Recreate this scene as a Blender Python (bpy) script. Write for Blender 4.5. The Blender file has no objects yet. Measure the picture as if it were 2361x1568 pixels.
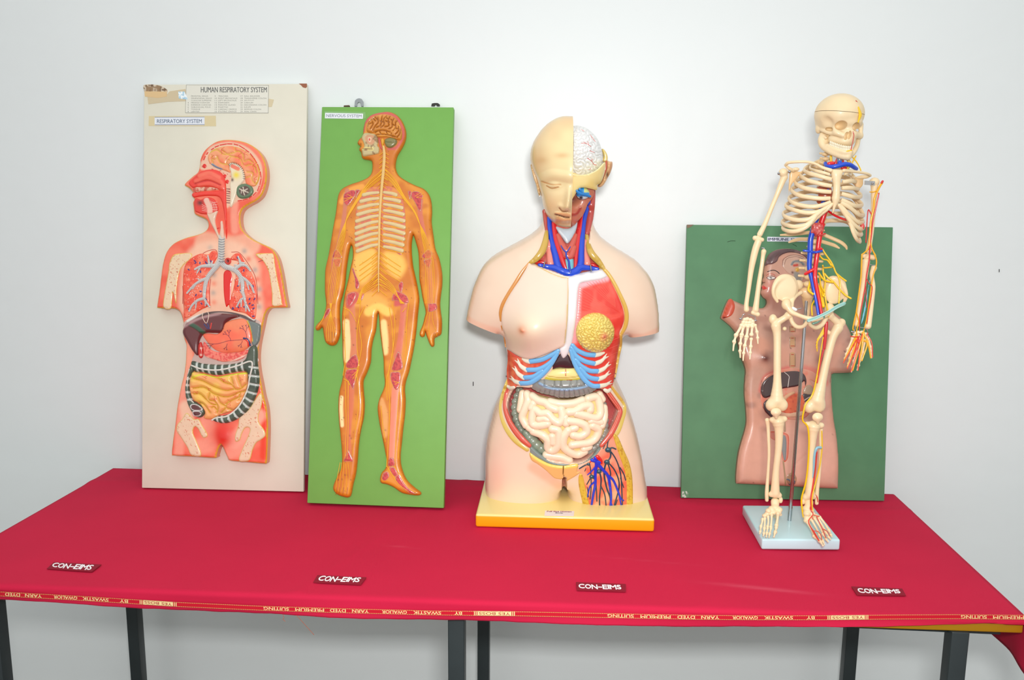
import bpy, bmesh, math, random
import numpy as np
from mathutils import Vector, Matrix
from mathutils.geometry import delaunay_2d_cdt
random.seed(7)
RNG = np.random.RandomState(11)
D2R = math.pi/180
SC = bpy.context.scene
COL = SC.collection

# ------------------------------------------------------------------ camera
FPX = 1930.0
PITCH, YAW, ROLL = 9.4*D2R, 4.4*D2R, 0.45*D2R
CAM = Vector((0.0, 0.0, 1.46))
RM = (Matrix.Rotation(YAW, 3, 'Z') @ Matrix.Rotation(math.pi/2-PITCH, 3, 'X') @ Matrix.Rotation(ROLL, 3, 'Z'))
cd = bpy.data.cameras.new('camera'); cam = bpy.data.objects.new('camera', cd); COL.objects.link(cam)
cam.matrix_world = Matrix.Translation(CAM) @ RM.to_4x4()
cd.sensor_width = 36.0; cd.lens = FPX/2361*36.0; cd.clip_start = 0.05
SC.camera = cam

# ------------------------------------------------------------------ world, lights, exposure
w = bpy.data.worlds.new('room_light'); SC.world = w; w.use_nodes = True
bgn = w.node_tree.nodes['Background']
bgn.inputs[0].default_value = (0.98, 0.985, 0.98, 1); bgn.inputs[1].default_value = 0.77
def area(name, loc, target, sx, sy, power, color=(1, 1, 1), shape='RECTANGLE'):
    l = bpy.data.lights.new(name, 'AREA'); l.shape = shape; l.size = sx; l.size_y = sy
    l.energy = power; l.color = color
    o = bpy.data.objects.new(name, l); COL.objects.link(o)
    o.location = loc
    o.rotation_euler = (Vector(target)-Vector(loc)).to_track_quat('-Z', 'Y').to_euler()
    return o
area('ceiling_tube_light', (-0.3, 0.3, 2.95), (-0.1, 1.9, 0.9), 3.2, 1.8, 4, (1.0, 0.99, 0.97))
fl_ = area('camera_flash', (0.05, -0.03, 1.62), (-0.02, 2.0, 0.88), 0.16, 0.10, 9.2, (1.0, 0.985, 0.97))
fl_.data.spread = 120*D2R
SC.view_settings.view_transform = 'Standard'
SC.view_settings.look = 'None'
SC.view_settings.exposure = 0.22
SC.view_settings.gamma = 1.0
SC.view_settings.use_curve_mapping = False
SC.cycles.use_adaptive_sampling = True
SC.cycles.max_bounces = 8

# ------------------------------------------------------------------ helpers
def lin(c):
    c = np.asarray(c, float)/255.0
    return np.where(c <= 0.04045, c/12.92, ((c+0.055)/1.055)**2.4)
RMn = np.array(RM); CAMn = np.array(CAM)
def rays(p):
    p = np.atleast_2d(np.asarray(p, float))
    d = np.stack([(p[:, 0]-1180.5)/FPX, -(p[:, 1]-784)/FPX, -np.ones(len(p))], 1)
    return d @ RMn.T
class Plane:
    def __init__(s, O, U, V):
        s.O = np.array(O, float); U = np.array(U, float); V = np.array(V, float)
        s.U = U/np.linalg.norm(U); V = V-s.U*np.dot(V, s.U); s.V = V/np.linalg.norm(V)
        s.N = np.cross(s.U, s.V)
    def px(s, p, h=0.0):
        d = rays(p); h = np.broadcast_to(np.asarray(h, float), (len(d),))
        t = (np.dot(s.O-CAMn, s.N)+h)/(d @ s.N)
        P = CAMn+d*t[:, None]-s.O
        return np.stack([P @ s.U, P @ s.V], 1)
    def w(s, uv, h=0.0):
        uv = np.atleast_2d(uv); h = np.broadcast_to(np.asarray(h, float), (len(uv),))
        return s.O+uv[:, :1]*s.U+uv[:, 1:2]*s.V+h[:, None]*s.N
    def k(s, p, h=0.0):     # metres per photo pixel around p
        a = s.px([p, (p[0]+10, p[1])], h); return np.linalg.norm(a[1]-a[0])/10
def Z(ox, oy, sc):
    """tracing frame of an enlarged view -> photo pixels"""
    def f(*v):
        if len(v) == 1 and hasattr(v[0][0], '__len__'): v = v[0]
        elif len(v) == 1: v = v[0]
        a = np.array(v, float).reshape(-1, 2)
        return np.stack([ox+a[:, 0]/sc, oy+a[:, 1]/sc], 1)
    f.s = 1.0/sc
    return f
def crom(P, closed=False, n=6):
    P = np.asarray(P, float); m = len(P)
    if m < 3: 
        t = np.linspace(0, 1, n+1)[:, None]; return P[0]*(1-t)+P[1]*t
    if closed: Q = np.vstack([P[-1], P, P[0], P[1]]); segs = m
    else: Q = np.vstack([2*P[0]-P[1], P, 2*P[-1]-P[-2]]); segs = m-1
    t = (np.arange(n)/n)[:, None]; out = []
    for i in range(segs):
        a, b, c, d = Q[i], Q[i+1], Q[i+2], Q[i+3]
        out.append(0.5*((2*b)+(-a+c)*t+(2*a-5*b+4*c-d)*t*t+(-a+3*b-3*c+d)*t**3))
    r = np.vstack(out)
    return r if closed else np.vstack([r, P[-1]])
def resample(P, step, closed):
    P = np.asarray(P, float)
    if closed: P = np.vstack([P, P[0]])
    L = np.r_[0, np.cumsum(np.linalg.norm(np.diff(P, axis=0), axis=1))]
    n = max(3 if closed else 1, int(round(L[-1]/step)))
    t = np.linspace(0, L[-1], n+1)
    r = np.stack([np.interp(t, L, P[:, j]) for j in range(P.shape[1])], 1)
    return r[:-1] if closed else r
def seg_dist(Q, P, closed=False, want_t=False):
    """distance of points Q to polyline P"""
    Q = np.asarray(Q); A = P if closed else P[:-1]; B = np.roll(P, -1, 0) if closed else P[1:]
    out = np.full(len(Q), 1e9); ti = np.zeros(len(Q))
    d = B-A; L2 = (d*d).sum(1)+1e-18
    for s0 in range(0, len(Q), 4000):
        q = Q[s0:s0+4000, None, :]
        t = np.clip(((q-A)*d).sum(2)/L2, 0, 1)
        r = np.linalg.norm(q-(A+t[..., None]*d), axis=2)
        j = r.argmin(1); out[s0:s0+4000] = r[np.arange(len(j)), j]
        if want_t: ti[s0:s0+4000] = (j+t[np.arange(len(j)), j])/len(A)
    return (out, ti) if want_t else out
def inside(Q, P):
    x, y = Q[:, 0], Q[:, 1]; c = np.zeros(len(Q), bool)
    for i in range(len(P)):
        x1, y1 = P[i-1]; x2, y2 = P[i]
        if y1 == y2: continue
        m = ((y1 > y) != (y2 > y)) & (x < (x2-x1)*(y-y1)/(y2-y1)+x1)
        c ^= m
    return c
def vnoise(Q, scale, seed=0):
    rs = np.random.RandomState(seed); T = rs.rand(64, 64)
    q = np.asarray(Q)/scale+17.3; i = np.floor(q).astype(int); f = q-i; f = f*f*(3-2*f)
    g = lambda a, b: T[(i[:, 0]+a) % 64, (i[:, 1]+b) % 64]
    return (g(0, 0)*(1-f[:, 0])*(1-f[:, 1])+g(1, 0)*f[:, 0]*(1-f[:, 1])+g(0, 1)*(1-f[:, 0])*f[:, 1]+g(1, 1)*f[:, 0]*f[:, 1])
def sm(x): x = np.clip(x, 0, 1); return x*x*(3-2*x)

# ---- materials
MATS = {}
def mat(name, color=None, rough=0.5, metal=0.0, coat=0.0, bump=0.0, bscale=200.0, var=0.0, vscale=30.0, spec=0.5, bdist=0.001):
    """procedural principled material; color None reads the surface paint attribute"""
    if name in MATS: return MATS[name]
    m = bpy.data.materials.new(name); m.use_nodes = True; nt = m.node_tree; b = nt.nodes['Principled BSDF']
    b.inputs['Roughness'].default_value = rough; b.inputs['Metallic'].default_value = metal
    b.inputs['Coat Weight'].default_value = coat; b.inputs['Coat Roughness'].default_value = 0.08
    b.inputs['Specular IOR Level'].default_value = spec
    tc = nt.nodes.new('ShaderNodeTexCoord')
    if color is None:
        a = nt.nodes.new('ShaderNodeAttribute'); a.attribute_name = 'Col'; src = a.outputs['Color']
    else:
        r = nt.nodes.new('ShaderNodeRGB'); r.outputs[0].default_value = (*lin(color), 1); src = r.outputs[0]
    if var > 0:
        n = nt.nodes.new('ShaderNodeTexNoise'); n.inputs['Scale'].default_value = vscale; n.inputs['Detail'].default_value = 5
        nt.links.new(tc.outputs['Object'], n.inputs['Vector'])
        mr = nt.nodes.new('ShaderNodeMapRange'); mr.inputs[1].default_value = 0.3; mr.inputs[2].default_value = 0.7
        mr.inputs[3].default_value = 1-var; mr.inputs[4].default_value = 1+var
        nt.links.new(n.outputs['Fac'], mr.inputs[0])
        hs = nt.nodes.new('ShaderNodeHueSaturation'); nt.links.new(mr.outputs[0], hs.inputs['Value']); nt.links.new(src, hs.inputs['Color'])
        src = hs.outputs[0]
    nt.links.new(src, b.inputs['Base Color'])
    if bump > 0:
        n2 = nt.nodes.new('ShaderNodeTexNoise'); n2.inputs['Scale'].default_value = bscale; n2.inputs['Detail'].default_value = 3
        nt.links.new(tc.outputs['Object'], n2.inputs['Vector'])
        bp = nt.nodes.new('ShaderNodeBump'); bp.inputs['Strength'].default_value = bump; bp.inputs['Distance'].default_value = bdist
        nt.links.new(n2.outputs['Fac'], bp.inputs['Height']); nt.links.new(bp.outputs[0], b.inputs['Normal'])
    MATS[name] = m; return m

# ---- objects
def tag(o, label, cat, group=None, kind=None):
    if label: o['label'] = label
    if cat: o['category'] = cat
    if group: o['group'] = group
    if kind: o['kind'] = kind
    return o
def empty(name, loc, label, cat, group=None):
    o = bpy.data.objects.new(name, None); COL.objects.link(o); o.location = loc; o.empty_display_size = 0.05
    return tag(o, label, cat, group)
def rootloc(o):
    while o.parent: o = o.parent
    return np.array(o.location)
def mesh_obj(name, V, F, material, parent=None, col=None, sharp=40, label=None, origin=None):
    V = np.asarray(V, float)
    off = rootloc(parent) if parent else (np.array(origin) if origin is not None else np.zeros(3))
    me = bpy.data.meshes.new(name)
    me.from_pydata((V-off).tolist(), [], [tuple(int(i) for i in f) for f in F]); me.validate()
    if col is not None:
        a = me.color_attributes.new('Col', 'FLOAT_COLOR', 'POINT')
        c = np.ones((len(V), 4), np.float32); c[:, :3] = col
        a.data.foreach_set('color', c.ravel())
    me.polygons.foreach_set('use_smooth', [True]*len(me.polygons))
    if sharp is not None and sharp < 180: me.set_sharp_from_angle(angle=sharp*D2R)
    me.materials.append(material)
    o = bpy.data.objects.new(name, me); COL.objects.link(o)
    if parent: o.parent = parent
    elif origin is not None: o.location = origin
    if label: o['label'] = label
    return o
class MB:
    """mesh builder: collects vertices and faces (and paint) into one mesh"""
    def __init__(s): s.V = []; s.F = []; s.C = []; s.n = 0
    def add(s, V, F, c=None):
        V = np.asarray(V, float); s.V.append(V); s.F += [tuple(int(i)+s.n for i in f) for f in F]
        if c is None: c = (1, 1, 1)
        s.C.append(np.broadcast_to(np.asarray(c, float), (len(V), 3))); s.n += len(V); return s
    def obj(s, name, material, parent=None, sharp=40, label=None, origin=None):
        return mesh_obj(name, np.vstack(s.V), s.F, material, parent, np.vstack(s.C), sharp, label, origin)
def box_vf(x0, x1, y0, y1, z0, z1, bev=0.0):
    bm = bmesh.new(); bmesh.ops.create_cube(bm, size=1)
    for v in bm.verts: v.co = ((x0+x1)/2+v.co.x*(x1-x0), (y0+y1)/2+v.co.y*(y1-y0), (z0+z1)/2+v.co.z*(z1-z0))
    if bev: bmesh.ops.bevel(bm, geom=bm.edges[:], offset=bev, segments=3, affect='EDGES', profile=0.5)
    bm.verts.index_update(); V = [tuple(v.co) for v in bm.verts]; F = [[v.index for v in f.verts] for f in bm.faces]; bm.free()
    return np.array(V), F
def tube_vf(P, R, seg=10, flat=1.0, up=None, round_end=True):
    """swept tube through 3-D points P with radii R; flat squashes along `up`"""
    P = np.asarray(P, float); R = np.asarray(R, float)
    if round_end:
        d0 = P[0]-P[1]; d0 /= np.linalg.norm(d0)+1e-12; d1 = P[-1]-P[-2]; d1 /= np.linalg.norm(d1)+1e-12
        a = [(1.0, .12), (.8, .6), (.45, .9)]
        P = np.vstack([[P[0]+d0*R[0]*q for q, _ in a], P, [P[-1]+d1*R[-1]*q for q, _ in a[::-1]]])
        R = np.r_[[R[0]*s for _, s in a], R, [R[-1]*s for _, s in a[::-1]]]
    n = len(P); T = np.gradient(P, axis=0); T /= np.linalg.norm(T, axis=1)[:, None]+1e-12
    ref = np.array(up if up is not None else (0, -1, 0), float)
    V = []
    nrm = ref-T[0]*np.dot(ref, T[0])
    if np.linalg.norm(nrm) < 1e-3: nrm = np.cross(T[0], (1, 0, 0))
    ang = np.arange(seg)*2*math.pi/seg; ca, sa = np.cos(ang)[:, None], np.sin(ang)[:, None]
    for i in range(n):
        if up is not None:
            q = ref-T[i]*np.dot(ref, T[i])
            if np.linalg.norm(q) > 0.15: nrm = q
        nrm = nrm-T[i]*np.dot(nrm, T[i]); nrm /= np.linalg.norm(nrm)+1e-12
        b = np.cross(T[i], nrm)
        V.append(P[i]+R[i]*(ca*nrm*flat+sa*b))
    V = np.vstack(V); F = []
    for i in range(n-1):
        for j in range(seg):
            k = (j+1) % seg; F.append((i*seg+j, i*seg+k, (i+1)*seg+k, (i+1)*seg+j))
    F.append(tuple(range(seg))[::-1]); F.append(tuple((n-1)*seg+j for j in range(seg)))
    return V, F
def ptube(mb, plane, pts, R, h=0.0, surf=None, c=(1, 1, 1), seg=8, step=4, flat=1.0, smooth=True, up=None, k=None):
    """tube traced in photo pixels: pts (x,y[,height px]), R radius px (number, pair or list)"""
    pts = np.asarray(pts, float); n = len(pts)
    if np.isscalar(R): R = [R]*n
    elif len(R) != n: R = np.interp(np.linspace(0, 1, n), np.linspace(0, 1, len(R)), R)
    hh = pts[:, 2] if pts.shape[1] > 2 else np.zeros(n)
    A = np.column_stack([pts[:, 0], pts[:, 1], hh, R])
    if smooth and n > 2: A = crom(A, n=6)
    A = resample(A, step, False)
    if k is None: k = plane.k(A[0, :2], h if np.isscalar(h) else 0)
    hb = A[:, 2]*k+(h if np.isscalar(h) else 0)
    if surf is not None:
        uv = plane.px(A[:, :2], surf.at_px(A[:, :2])); hb = surf.H(uv)+A[:, 2]*k+h
    uv = plane.px(A[:, :2], hb)
    V, F = tube_vf(plane.w(uv, hb), A[:, 3]*k, seg, flat, up if up is not None else (plane.N if flat != 1.0 else None))
    mb.add(V, F, lin(c))
    return mb

# ---- relief surfaces: outlines traced on a plane, given thickness and modelled in height
class Relief:
    def __init__(s, plane, pts, base=0.0, thick=0.01, prof='slab', edge=0.006, e0=0.5, res=0.002, ops=(), color=(200, 200, 200),
                 smooth=True, sink=0.002, power=0.5, back=None, hpx=None, floor_h=None, n=6, gain=1.0, side=None, track=None, clampf=None):
        s.plane = plane; s.base = base
        pts = np.asarray(pts, float)
        s.k = plane.k(pts.mean(0), base if np.isscalar(base) else 0.0)
        hp = s._basepx(pts)+(thick*0.5 if hpx is None else hpx)
        P = plane.px(pts, hp)
        if smooth: P = crom(P, True, n)
        P = resample(P, res, True)
        s.P = P
        lo = P.min(0)-3*res; hi = P.max(0)+3*res
        nx, ny = (np.ceil((hi-lo)/res)).astype(int)+1
        gx = lo[0]+np.arange(nx)*res; gy = lo[1]+np.arange(ny)*res
        GX, GY = np.meshgrid(gx, gy); Q = np.stack([GX.ravel(), GY.ravel()], 1)
        ins = inside(Q, P); d = np.zeros(len(Q)); d[ins] = seg_dist(Q[ins], P, True)
        keep = ins & (d > 0.55*res); I = Q[keep]
        s.lo, s.res, s.nx, s.ny = lo, res, nx, ny
        allv = np.vstack([P, I])
        dv = np.r_[np.zeros(len(P)), d[keep]]
        if prof == 'slab':
            t = np.clip(dv/edge, 0, 1); hgt = thick*(e0+(1-e0)*np.sqrt(np.clip(1-(1-t)**2, 0, 1)))
        else:
            u = s.poisson(ins.reshape(ny, nx), GX, GY)
            uv = s.bil(u, allv); uv[:len(P)] = 0; uv /= u.max()
            uv = np.clip(uv*gain, 0, None); uv = np.where(uv > 1, 1, uv) if gain <= 1 else 1-(1-np.clip(uv, 0, 1))**2 if gain > 1 else uv
            hgt = thick*(e0+(1-e0)*np.clip(uv, 0, 1)**power)
        hb = s._base(allv); h = hb+hgt
        col = np.tile(lin(color), (len(allv), 1))
        s.hgt0 = thick
        kidx = np.where(keep)[0]
        def setH():
            G = np.full(nx*ny, np.nan); G[kidx] = h[len(P):]; s.Hg = s.fill(G.reshape(ny, nx))
        s.track = prof == 'dome' or not np.isscalar(base) if track is None else track
        if s.track: setH()
        for op in ops:
            h, col = s.apply(op, allv, h, col)
            if track and op[0] in 'SPG' and op[-1] and abs(op[-1]) > 4: setH()
        setH()
        # triangulate
        s.clampf = clampf
        np_ = len(P); edges = [(i, (i+1) % np_) for i in range(np_)]
        jit = np.vstack([P, I])
        r = delaunay_2d_cdt([Vector(v) for v in jit], edges, [], 1, 1e-9)
        ov = r[3]; V2 = np.array([tuple(v) for v in r[0]])
        idx = np.array([o[0] if o else -1 for o in ov]); F = [tuple(f) for f in r[2]]
        idx[idx < 0] = 0
        top = plane.w(V2, h[idx]); c = col[idx]
        ring_map = {}
        for ni, o in enumerate(ov):
            for q in o:
                if q < np_: ring_map[q] = ni
        ring = [ring_map[i] for i in range(np_) if i in ring_map]
        n0 = len(top)
        if floor_h is not None: hb0 = np.full(len(ring), floor_h)
        else: hb0 = s._base(V2[ring])-sink
        if back is None:
            bot = plane.w(V2[ring], hb0)
            V = np.vstack([top, bot]); C = np.vstack([c, c[ring]]); m = len(ring)
            if side is not None:
                V = np.vstack([V, plane.w(V2[ring]*1.0, h[idx][ring]*.985+hb0*.015)]); C = np.vstack([top*0+c, np.tile(lin(side), (2*m, 1))])
                F = F+[(ring[i], n0+m+i, n0+m+(i+1) % m, ring[(i+1) % m]) for i in range(m)]
                rg = [n0+m+i for i in range(m)]
            else: rg = ring
            for i in range(m):
                j = (i+1) % m; F.append((rg[i], n0+i, n0+j, rg[j]))
            F.append(tuple(n0+i for i in range(m))[::-1])
            s.V, s.F, s.C = V, F, C
        else:      # closed body with its own rounded back
            bb = back(V2, hgt[idx], hb[idx]) if callable(back) else -back*hgt[idx]/thick+hb[idx]
            bot = plane.w(V2, bb); isr = np.zeros(n0, bool); isr[ring] = True
            V = np.vstack([top, bot]); C = np.vstack([c, c])
            F2 = [tuple(n0+i for i in f[::-1]) for f in F]; m = len(ring)
            F = F+F2
            for i in range(m):
                j = (i+1) % m; F.append((ring[i], n0+ring[i], n0+ring[j], ring[j]))
            s.V, s.F, s.C = V, F, C
            # even out the rim where the two halves meet
            E_ = np.array([(f[i], f[(i+1) % len(f)]) for f in F for i in range(len(f))])
            nearr = np.zeros(n0, bool); nearr[dv[idx] < 5*res] = True; nm = np.r_[nearr, nearr]
            V[n0+np.array(ring)] = V[ring]
            for _ in range(10):
                acc = np.zeros_like(V); cn = np.zeros(len(V)); np.add.at(acc, E_[:, 0], V[E_[:, 1]]); np.add.at(cn, E_[:, 0], 1); np.add.at(acc, E_[:, 1], V[E_[:, 0]]); np.add.at(cn, E_[:, 1], 1)
                q = nm & (cn > 0); V[q] += .6*(acc[q]/cn[q][:, None]-V[q])
    def _basepx(s, pts):
        if np.isscalar(s.base): return np.full(len(pts), float(s.base))
        return s.base.at_px(pts)
    def _base(s, uv):
        if np.isscalar(s.base): return np.full(len(uv), float(s.base))
        return s.base.H(uv)
    def at_px(s, pts):
        h = np.full(len(pts), float(np.nanmean(s.Hg)) if hasattr(s, 'Hg') else 0.0)
        for _ in range(4): h = s.H(s.plane.px(pts, h))
        return h
    def H(s, uv): return s.bil(s.Hg, uv)
    def bil(s, G, uv):
        x = np.clip((uv[:, 0]-s.lo[0])/s.res, 0, s.nx-1.001); y = np.clip((uv[:, 1]-s.lo[1])/s.res, 0, s.ny-1.001)
        i = x.astype(int); j = y.astype(int); fx = x-i; fy = y-j
        return G[j, i]*(1-fx)*(1-fy)+G[j, i+1]*fx*(1-fy)+G[j+1, i]*(1-fx)*fy+G[j+1, i+1]*fx*fy
    def fill(s, G):
        G = G.copy()
        for _ in range(60):
            m = np.isnan(G)
            if not m.any(): break
            Gp = np.pad(G, 1, constant_values=np.nan); st = np.stack([Gp[1:-1, :-2], Gp[1:-1, 2:], Gp[:-2, 1:-1], Gp[2:, 1:-1]])
            c = (~np.isnan(st)).sum(0); v = np.nansum(st, 0)/np.maximum(c, 1); q = m & (c > 0); G[q] = v[q]
        G[np.isnan(G)] = np.nanmean(G); return G
    def poisson(s, M, GX, GY):
        step = max(1, int(max(M.shape)/120)); m = M[::step, ::step]; u = np.zeros(m.shape); h2 = (s.res*step)**2
        ii, jj = np.indices(m.shape); red = ((ii+jj) % 2 == 0) & m; blk = ((ii+jj) % 2 == 1) & m
        red[0] = red[-1] = blk[0] = blk[-1] = False; red[:, 0] = red[:, -1] = blk[:, 0] = blk[:, -1] = False
        w = 2/(1+math.sin(math.pi/max(m.shape)))
        for _ in range(280):
            for q in (red, blk):
                t = np.zeros_like(u); t[1:-1, 1:-1] = (u[2:, 1:-1]+u[:-2, 1:-1]+u[1:-1, 2:]+u[1:-1, :-2]+h2)/4
                u[q] += w*(t[q]-u[q])
        if step == 1: return u
        yi = np.clip(np.arange(M.shape[0])/step, 0, m.shape[0]-1.001); xi = np.clip(np.arange(M.shape[1])/step, 0, m.shape[1]-1.001)
        i = yi.astype(int)[:, None]; j = xi.astype(int)[None]; fy = (yi-yi.astype(int))[:, None]; fx = (xi-xi.astype(int))[None]
        return u[i, j]*(1-fx)*(1-fy)+u[i, j+1]*fx*(1-fy)+u[i+1, j]*(1-fx)*fy+u[i+1, j+1]*fx*fy
    def _uv(s, pts):
        pts = np.asarray(pts, float)
        if s.track: return s.plane.px(pts[:, :2], s.at_px(pts[:, :2]))
        if s.base is not None and not np.isscalar(s.base): hh = s.base.at_px(pts[:, :2])+s.hgt0*0.7
        else: hh = (s.base or 0)+s.hgt0*0.9
        if s.__dict__.get('hops') is not None: hh = s.hops
        return s.plane.px(pts[:, :2], hh)
    def apply(s, op, Q, h, col):
        k = s.k; t = op[0]
        if t == 'S':     # soft stroke: pts, width px, color|None, soft px, dh mm
            _, pts, wd, c, soft, dh = op
            P = crom(s._uv(pts), False, 5) if len(pts) > 2 else s._uv(pts)
            if np.isscalar(wd): d = seg_dist(Q, P); wl = wd*k
            else:
                d, ti = seg_dist(Q, P, want_t=True); wl = np.interp(ti, np.linspace(0, 1, len(wd)), wd)*k
            a = sm(((wl/2+soft*k)-d)/(soft*k+1e-9)) if soft > 0 else (d < wl/2).astype(float)
            if c is not None: col = col+(lin(c)-col)*a[:, None]
            if dh:
                b = np.clip(1-(d/(wl/2+soft*k*1.2))**2, 0, 1); b = b*b*(3-2*b) if dh < 0 else b**1.4; h = h+dh*1e-3*b
        elif t == 'P':   # soft polygon: pts, color|None, soft px, dh mm
            _, pts, c, soft, dh = op
            P = crom(s._uv(pts), True, 5)
            d = seg_dist(Q, P, True); sg = np.where(inside(Q, P), d, -d); a = sm(0.5+sg/(2*soft*k+1e-9)) if soft > 0 else (sg > 0).astype(float)
            if c is not None: col = col+(lin(c)-col)*a[:, None]
            if dh: h = h+dh*1e-3*a
        elif t == 'G':   # gaussian: x,y,r px (or (rx,ry)), color|None, amount, dh mm
            _, x, y, r, c, amt, dh = op
            rr = np.array(r if hasattr(r, '__len__') else (r, r), float)*k
            o = s._uv([(x, y)])[0]; a = np.exp(-(((Q-o)/rr)**2).sum(1))
            if c is not None: col = col+(lin(c)-col)*(a*amt)[:, None]
            if dh: h = h+dh*1e-3*a
        elif t == 'N':   # mottling: scale px, color, lo, hi, dh, seed, region(optional)
            _, scl, c, lo_, hi_, dh, seed = op[:7]
            a = sm((vnoise(Q, scl*k, seed)*.65+vnoise(Q, scl*k*.47, seed+1)*.35-lo_)/(hi_-lo_+1e-9))
            if len(op) > 7: a = a*inside(Q, crom(s._uv(op[7]), True, 5))
            if c is not None: col = col+(lin(c)-col)*a[:, None]
            if dh: h = h+dh*1e-3*a
        elif t == 'R':   # stripes radiating from / parallel: center, freq, color, amt, region, soft, dh ; angle about a centre
            _, cx, cy, fr, c, amt, pts, dh = op
            o = s._uv([(cx, cy)])[0]; q = Q-o; ang = np.arctan2(q[:, 1], q[:, 0])
            a = 0.5+0.5*np.sin(ang*fr+4*vnoise(Q, 12*k, 5)); a = a*amt*inside(Q, crom(s._uv(pts), True, 5))
            if c is not None: col = col+(lin(c)-col)*a[:, None]
            if dh: h = h+dh*1e-3*a
        elif t == 'K':   # folds: list of px lines, half width px, colour in the groove, colour width px, depth mm -> bulging coils
            _, fl, wd, c, cw, dh = op
            d = np.full(len(Q), 1e9)
            for f in fl: d = np.minimum(d, seg_dist(Q, crom(s._uv(f), False, 5) if len(f) > 2 else s._uv(f)))
            t_ = np.clip(d/(wd*k), 0, 1); h = h-dh*1e-3*(.75*(1-t_)**2+.25*(1-sm(t_)))
            if c is not None: col = col+(lin(c)-col)*sm(1-d/(cw*k))[:, None]
        elif t == 'F':   # custom function(uv, h, col, relief) -> h, col
            h, col = op[1](Q, h, col, s)
        return h, col
    def obj(s, name, material, parent=None, label=None, sharp=50):
        if s.clampf: s.V = s.clampf(s.V)
        return mesh_obj(name, s.V, s.F, material, parent, s.C, sharp, label)

class Off:
    """a surface scaled and shifted from another one"""
    def __init__(s, b, sc=1.0, off=0.0): s.b, s.sc, s.off, s.plane = b, sc, off, b.plane
    def H(s, uv): return s.b.H(uv)*s.sc+s.off
    def at_px(s, pts):
        h = np.full(len(pts), .03)
        for _ in range(5): h = s.H(s.plane.px(pts, h))
        return h
def cut(o, co, no, sel=None):
    """saw a mesh off at a plane (world co, normal no points to the side removed) and close the cut"""
    off = rootloc(o.parent) if o.parent else np.array(o.location)
    bm = bmesh.new(); bm.from_mesh(o.data)
    bmesh.ops.remove_doubles(bm, verts=bm.verts[:], dist=1e-7)
    vs = [v for v in bm.verts if sel is None or sel(np.array(v.co)+off)]; st = set(vs)
    es = [e for e in bm.edges if e.verts[0] in st and e.verts[1] in st]; fs = [f for f in bm.faces if all(v in st for v in f.verts)]
    r = bmesh.ops.bisect_plane(bm, geom=vs+es+fs, plane_co=Vector(np.array(co)-off), plane_no=Vector(no), clear_outer=True, dist=1e-6)
    ed = [e for e in r['geom_cut'] if isinstance(e, bmesh.types.BMEdge) and e.is_boundary]
    if ed: bmesh.ops.holes_fill(bm, edges=ed, sides=0)
    bm.to_mesh(o.data); bm.free()
    o.data.polygons.foreach_set('use_smooth', [True]*len(o.data.polygons)); o.data.set_sharp_from_angle(angle=40*D2R)
def quad_map(plane, quad, h, surf=None):
    """quad = TL, TR, BR, BL in photo px -> function(unit x right, unit y up, extra h)"""
    q = plane.px(quad, h)
    def f(x, y, e=0.0):
        x = np.asarray(x, float)[..., None]; y = np.asarray(y, float)[..., None]
        uv = (q[3]*(1-x)+q[2]*x)*(1-y)+(q[0]*(1-x)+q[1]*x)*y
        return plane.w(uv, h+np.asarray(e))
    return f
def plate(plane, quad, h0, h1, mb=None, c=(255, 255, 255), nx=1):
    mb = mb or MB(); f = quad_map(plane, quad, h1); xs = np.linspace(0, 1, nx+1)
    V = []; F = []
    for x in xs:
        for (y, e) in ((0, h0-h1), (0, 0), (1, 0), (1, h0-h1)): V.append(f([x], [y], [e])[0])
    for i in range(nx):
        for j in range(4): F.append((4*i+j, 4*i+(j+1) % 4, 4*i+4+(j+1) % 4, 4*i+4+j))
    F.append((3, 2, 1, 0)); F.append((4*nx, 4*nx+1, 4*nx+2, 4*nx+3))
    return mb.add(V, F, lin(c))
_tc = {}
def text_vf(s, bold=0.0, shear=0.0):
    key = (s, bold, shear)
    if key in _tc: return _tc[key]
    cu = bpy.data.curves.new('t', 'FONT'); cu.body = s; cu.resolution_u = 3; cu.offset = bold; cu.shear = shear; cu.extrude = 0.02
    o = bpy.data.objects.new('t', cu); COL.objects.link(o)
    dg = bpy.context.evaluated_depsgraph_get(); me = bpy.data.meshes.new_from_object(o.evaluated_get(dg))
    V = np.array([tuple(v.co) for v in me.vertices]); F = [tuple(p.vertices) for p in me.polygons]
    bpy.data.objects.remove(o); bpy.data.curves.remove(cu); bpy.data.meshes.remove(me)
    lo, hi = V.min(0), V.max(0); V = (V-lo)/(hi-lo)
    _tc[key] = (V, F); return V, F
def text_on(mb, plane, s, quad, h, t=0.0004, bold=0.0, shear=0.0, c=(20, 20, 20)):
    V, F = text_vf(s, 0.0, shear); f = quad_map(plane, quad, h)
    if bold:      # heavier strokes
        a = np.array(quad, float); e = (a[1]-a[0])/np.linalg.norm(a[1]-a[0])*bold*14
        for sg in (-1, 1):
            g = quad_map(plane, a+e*sg, h); mb.add(g(V[:, 0], V[:, 1], V[:, 2]*t*.9), F, lin(c))
    mb.add(f(V[:, 0], V[:, 1], V[:, 2]*t), F, lin(c)); return mb
def hv(x0, y0, x1, y1, dy=0.0): # axis-ish quad from a box, dy = drop of the right side
    return [(x0, y0), (x1, y0+dy), (x1, y1+dy), (x0, y1)]

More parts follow.
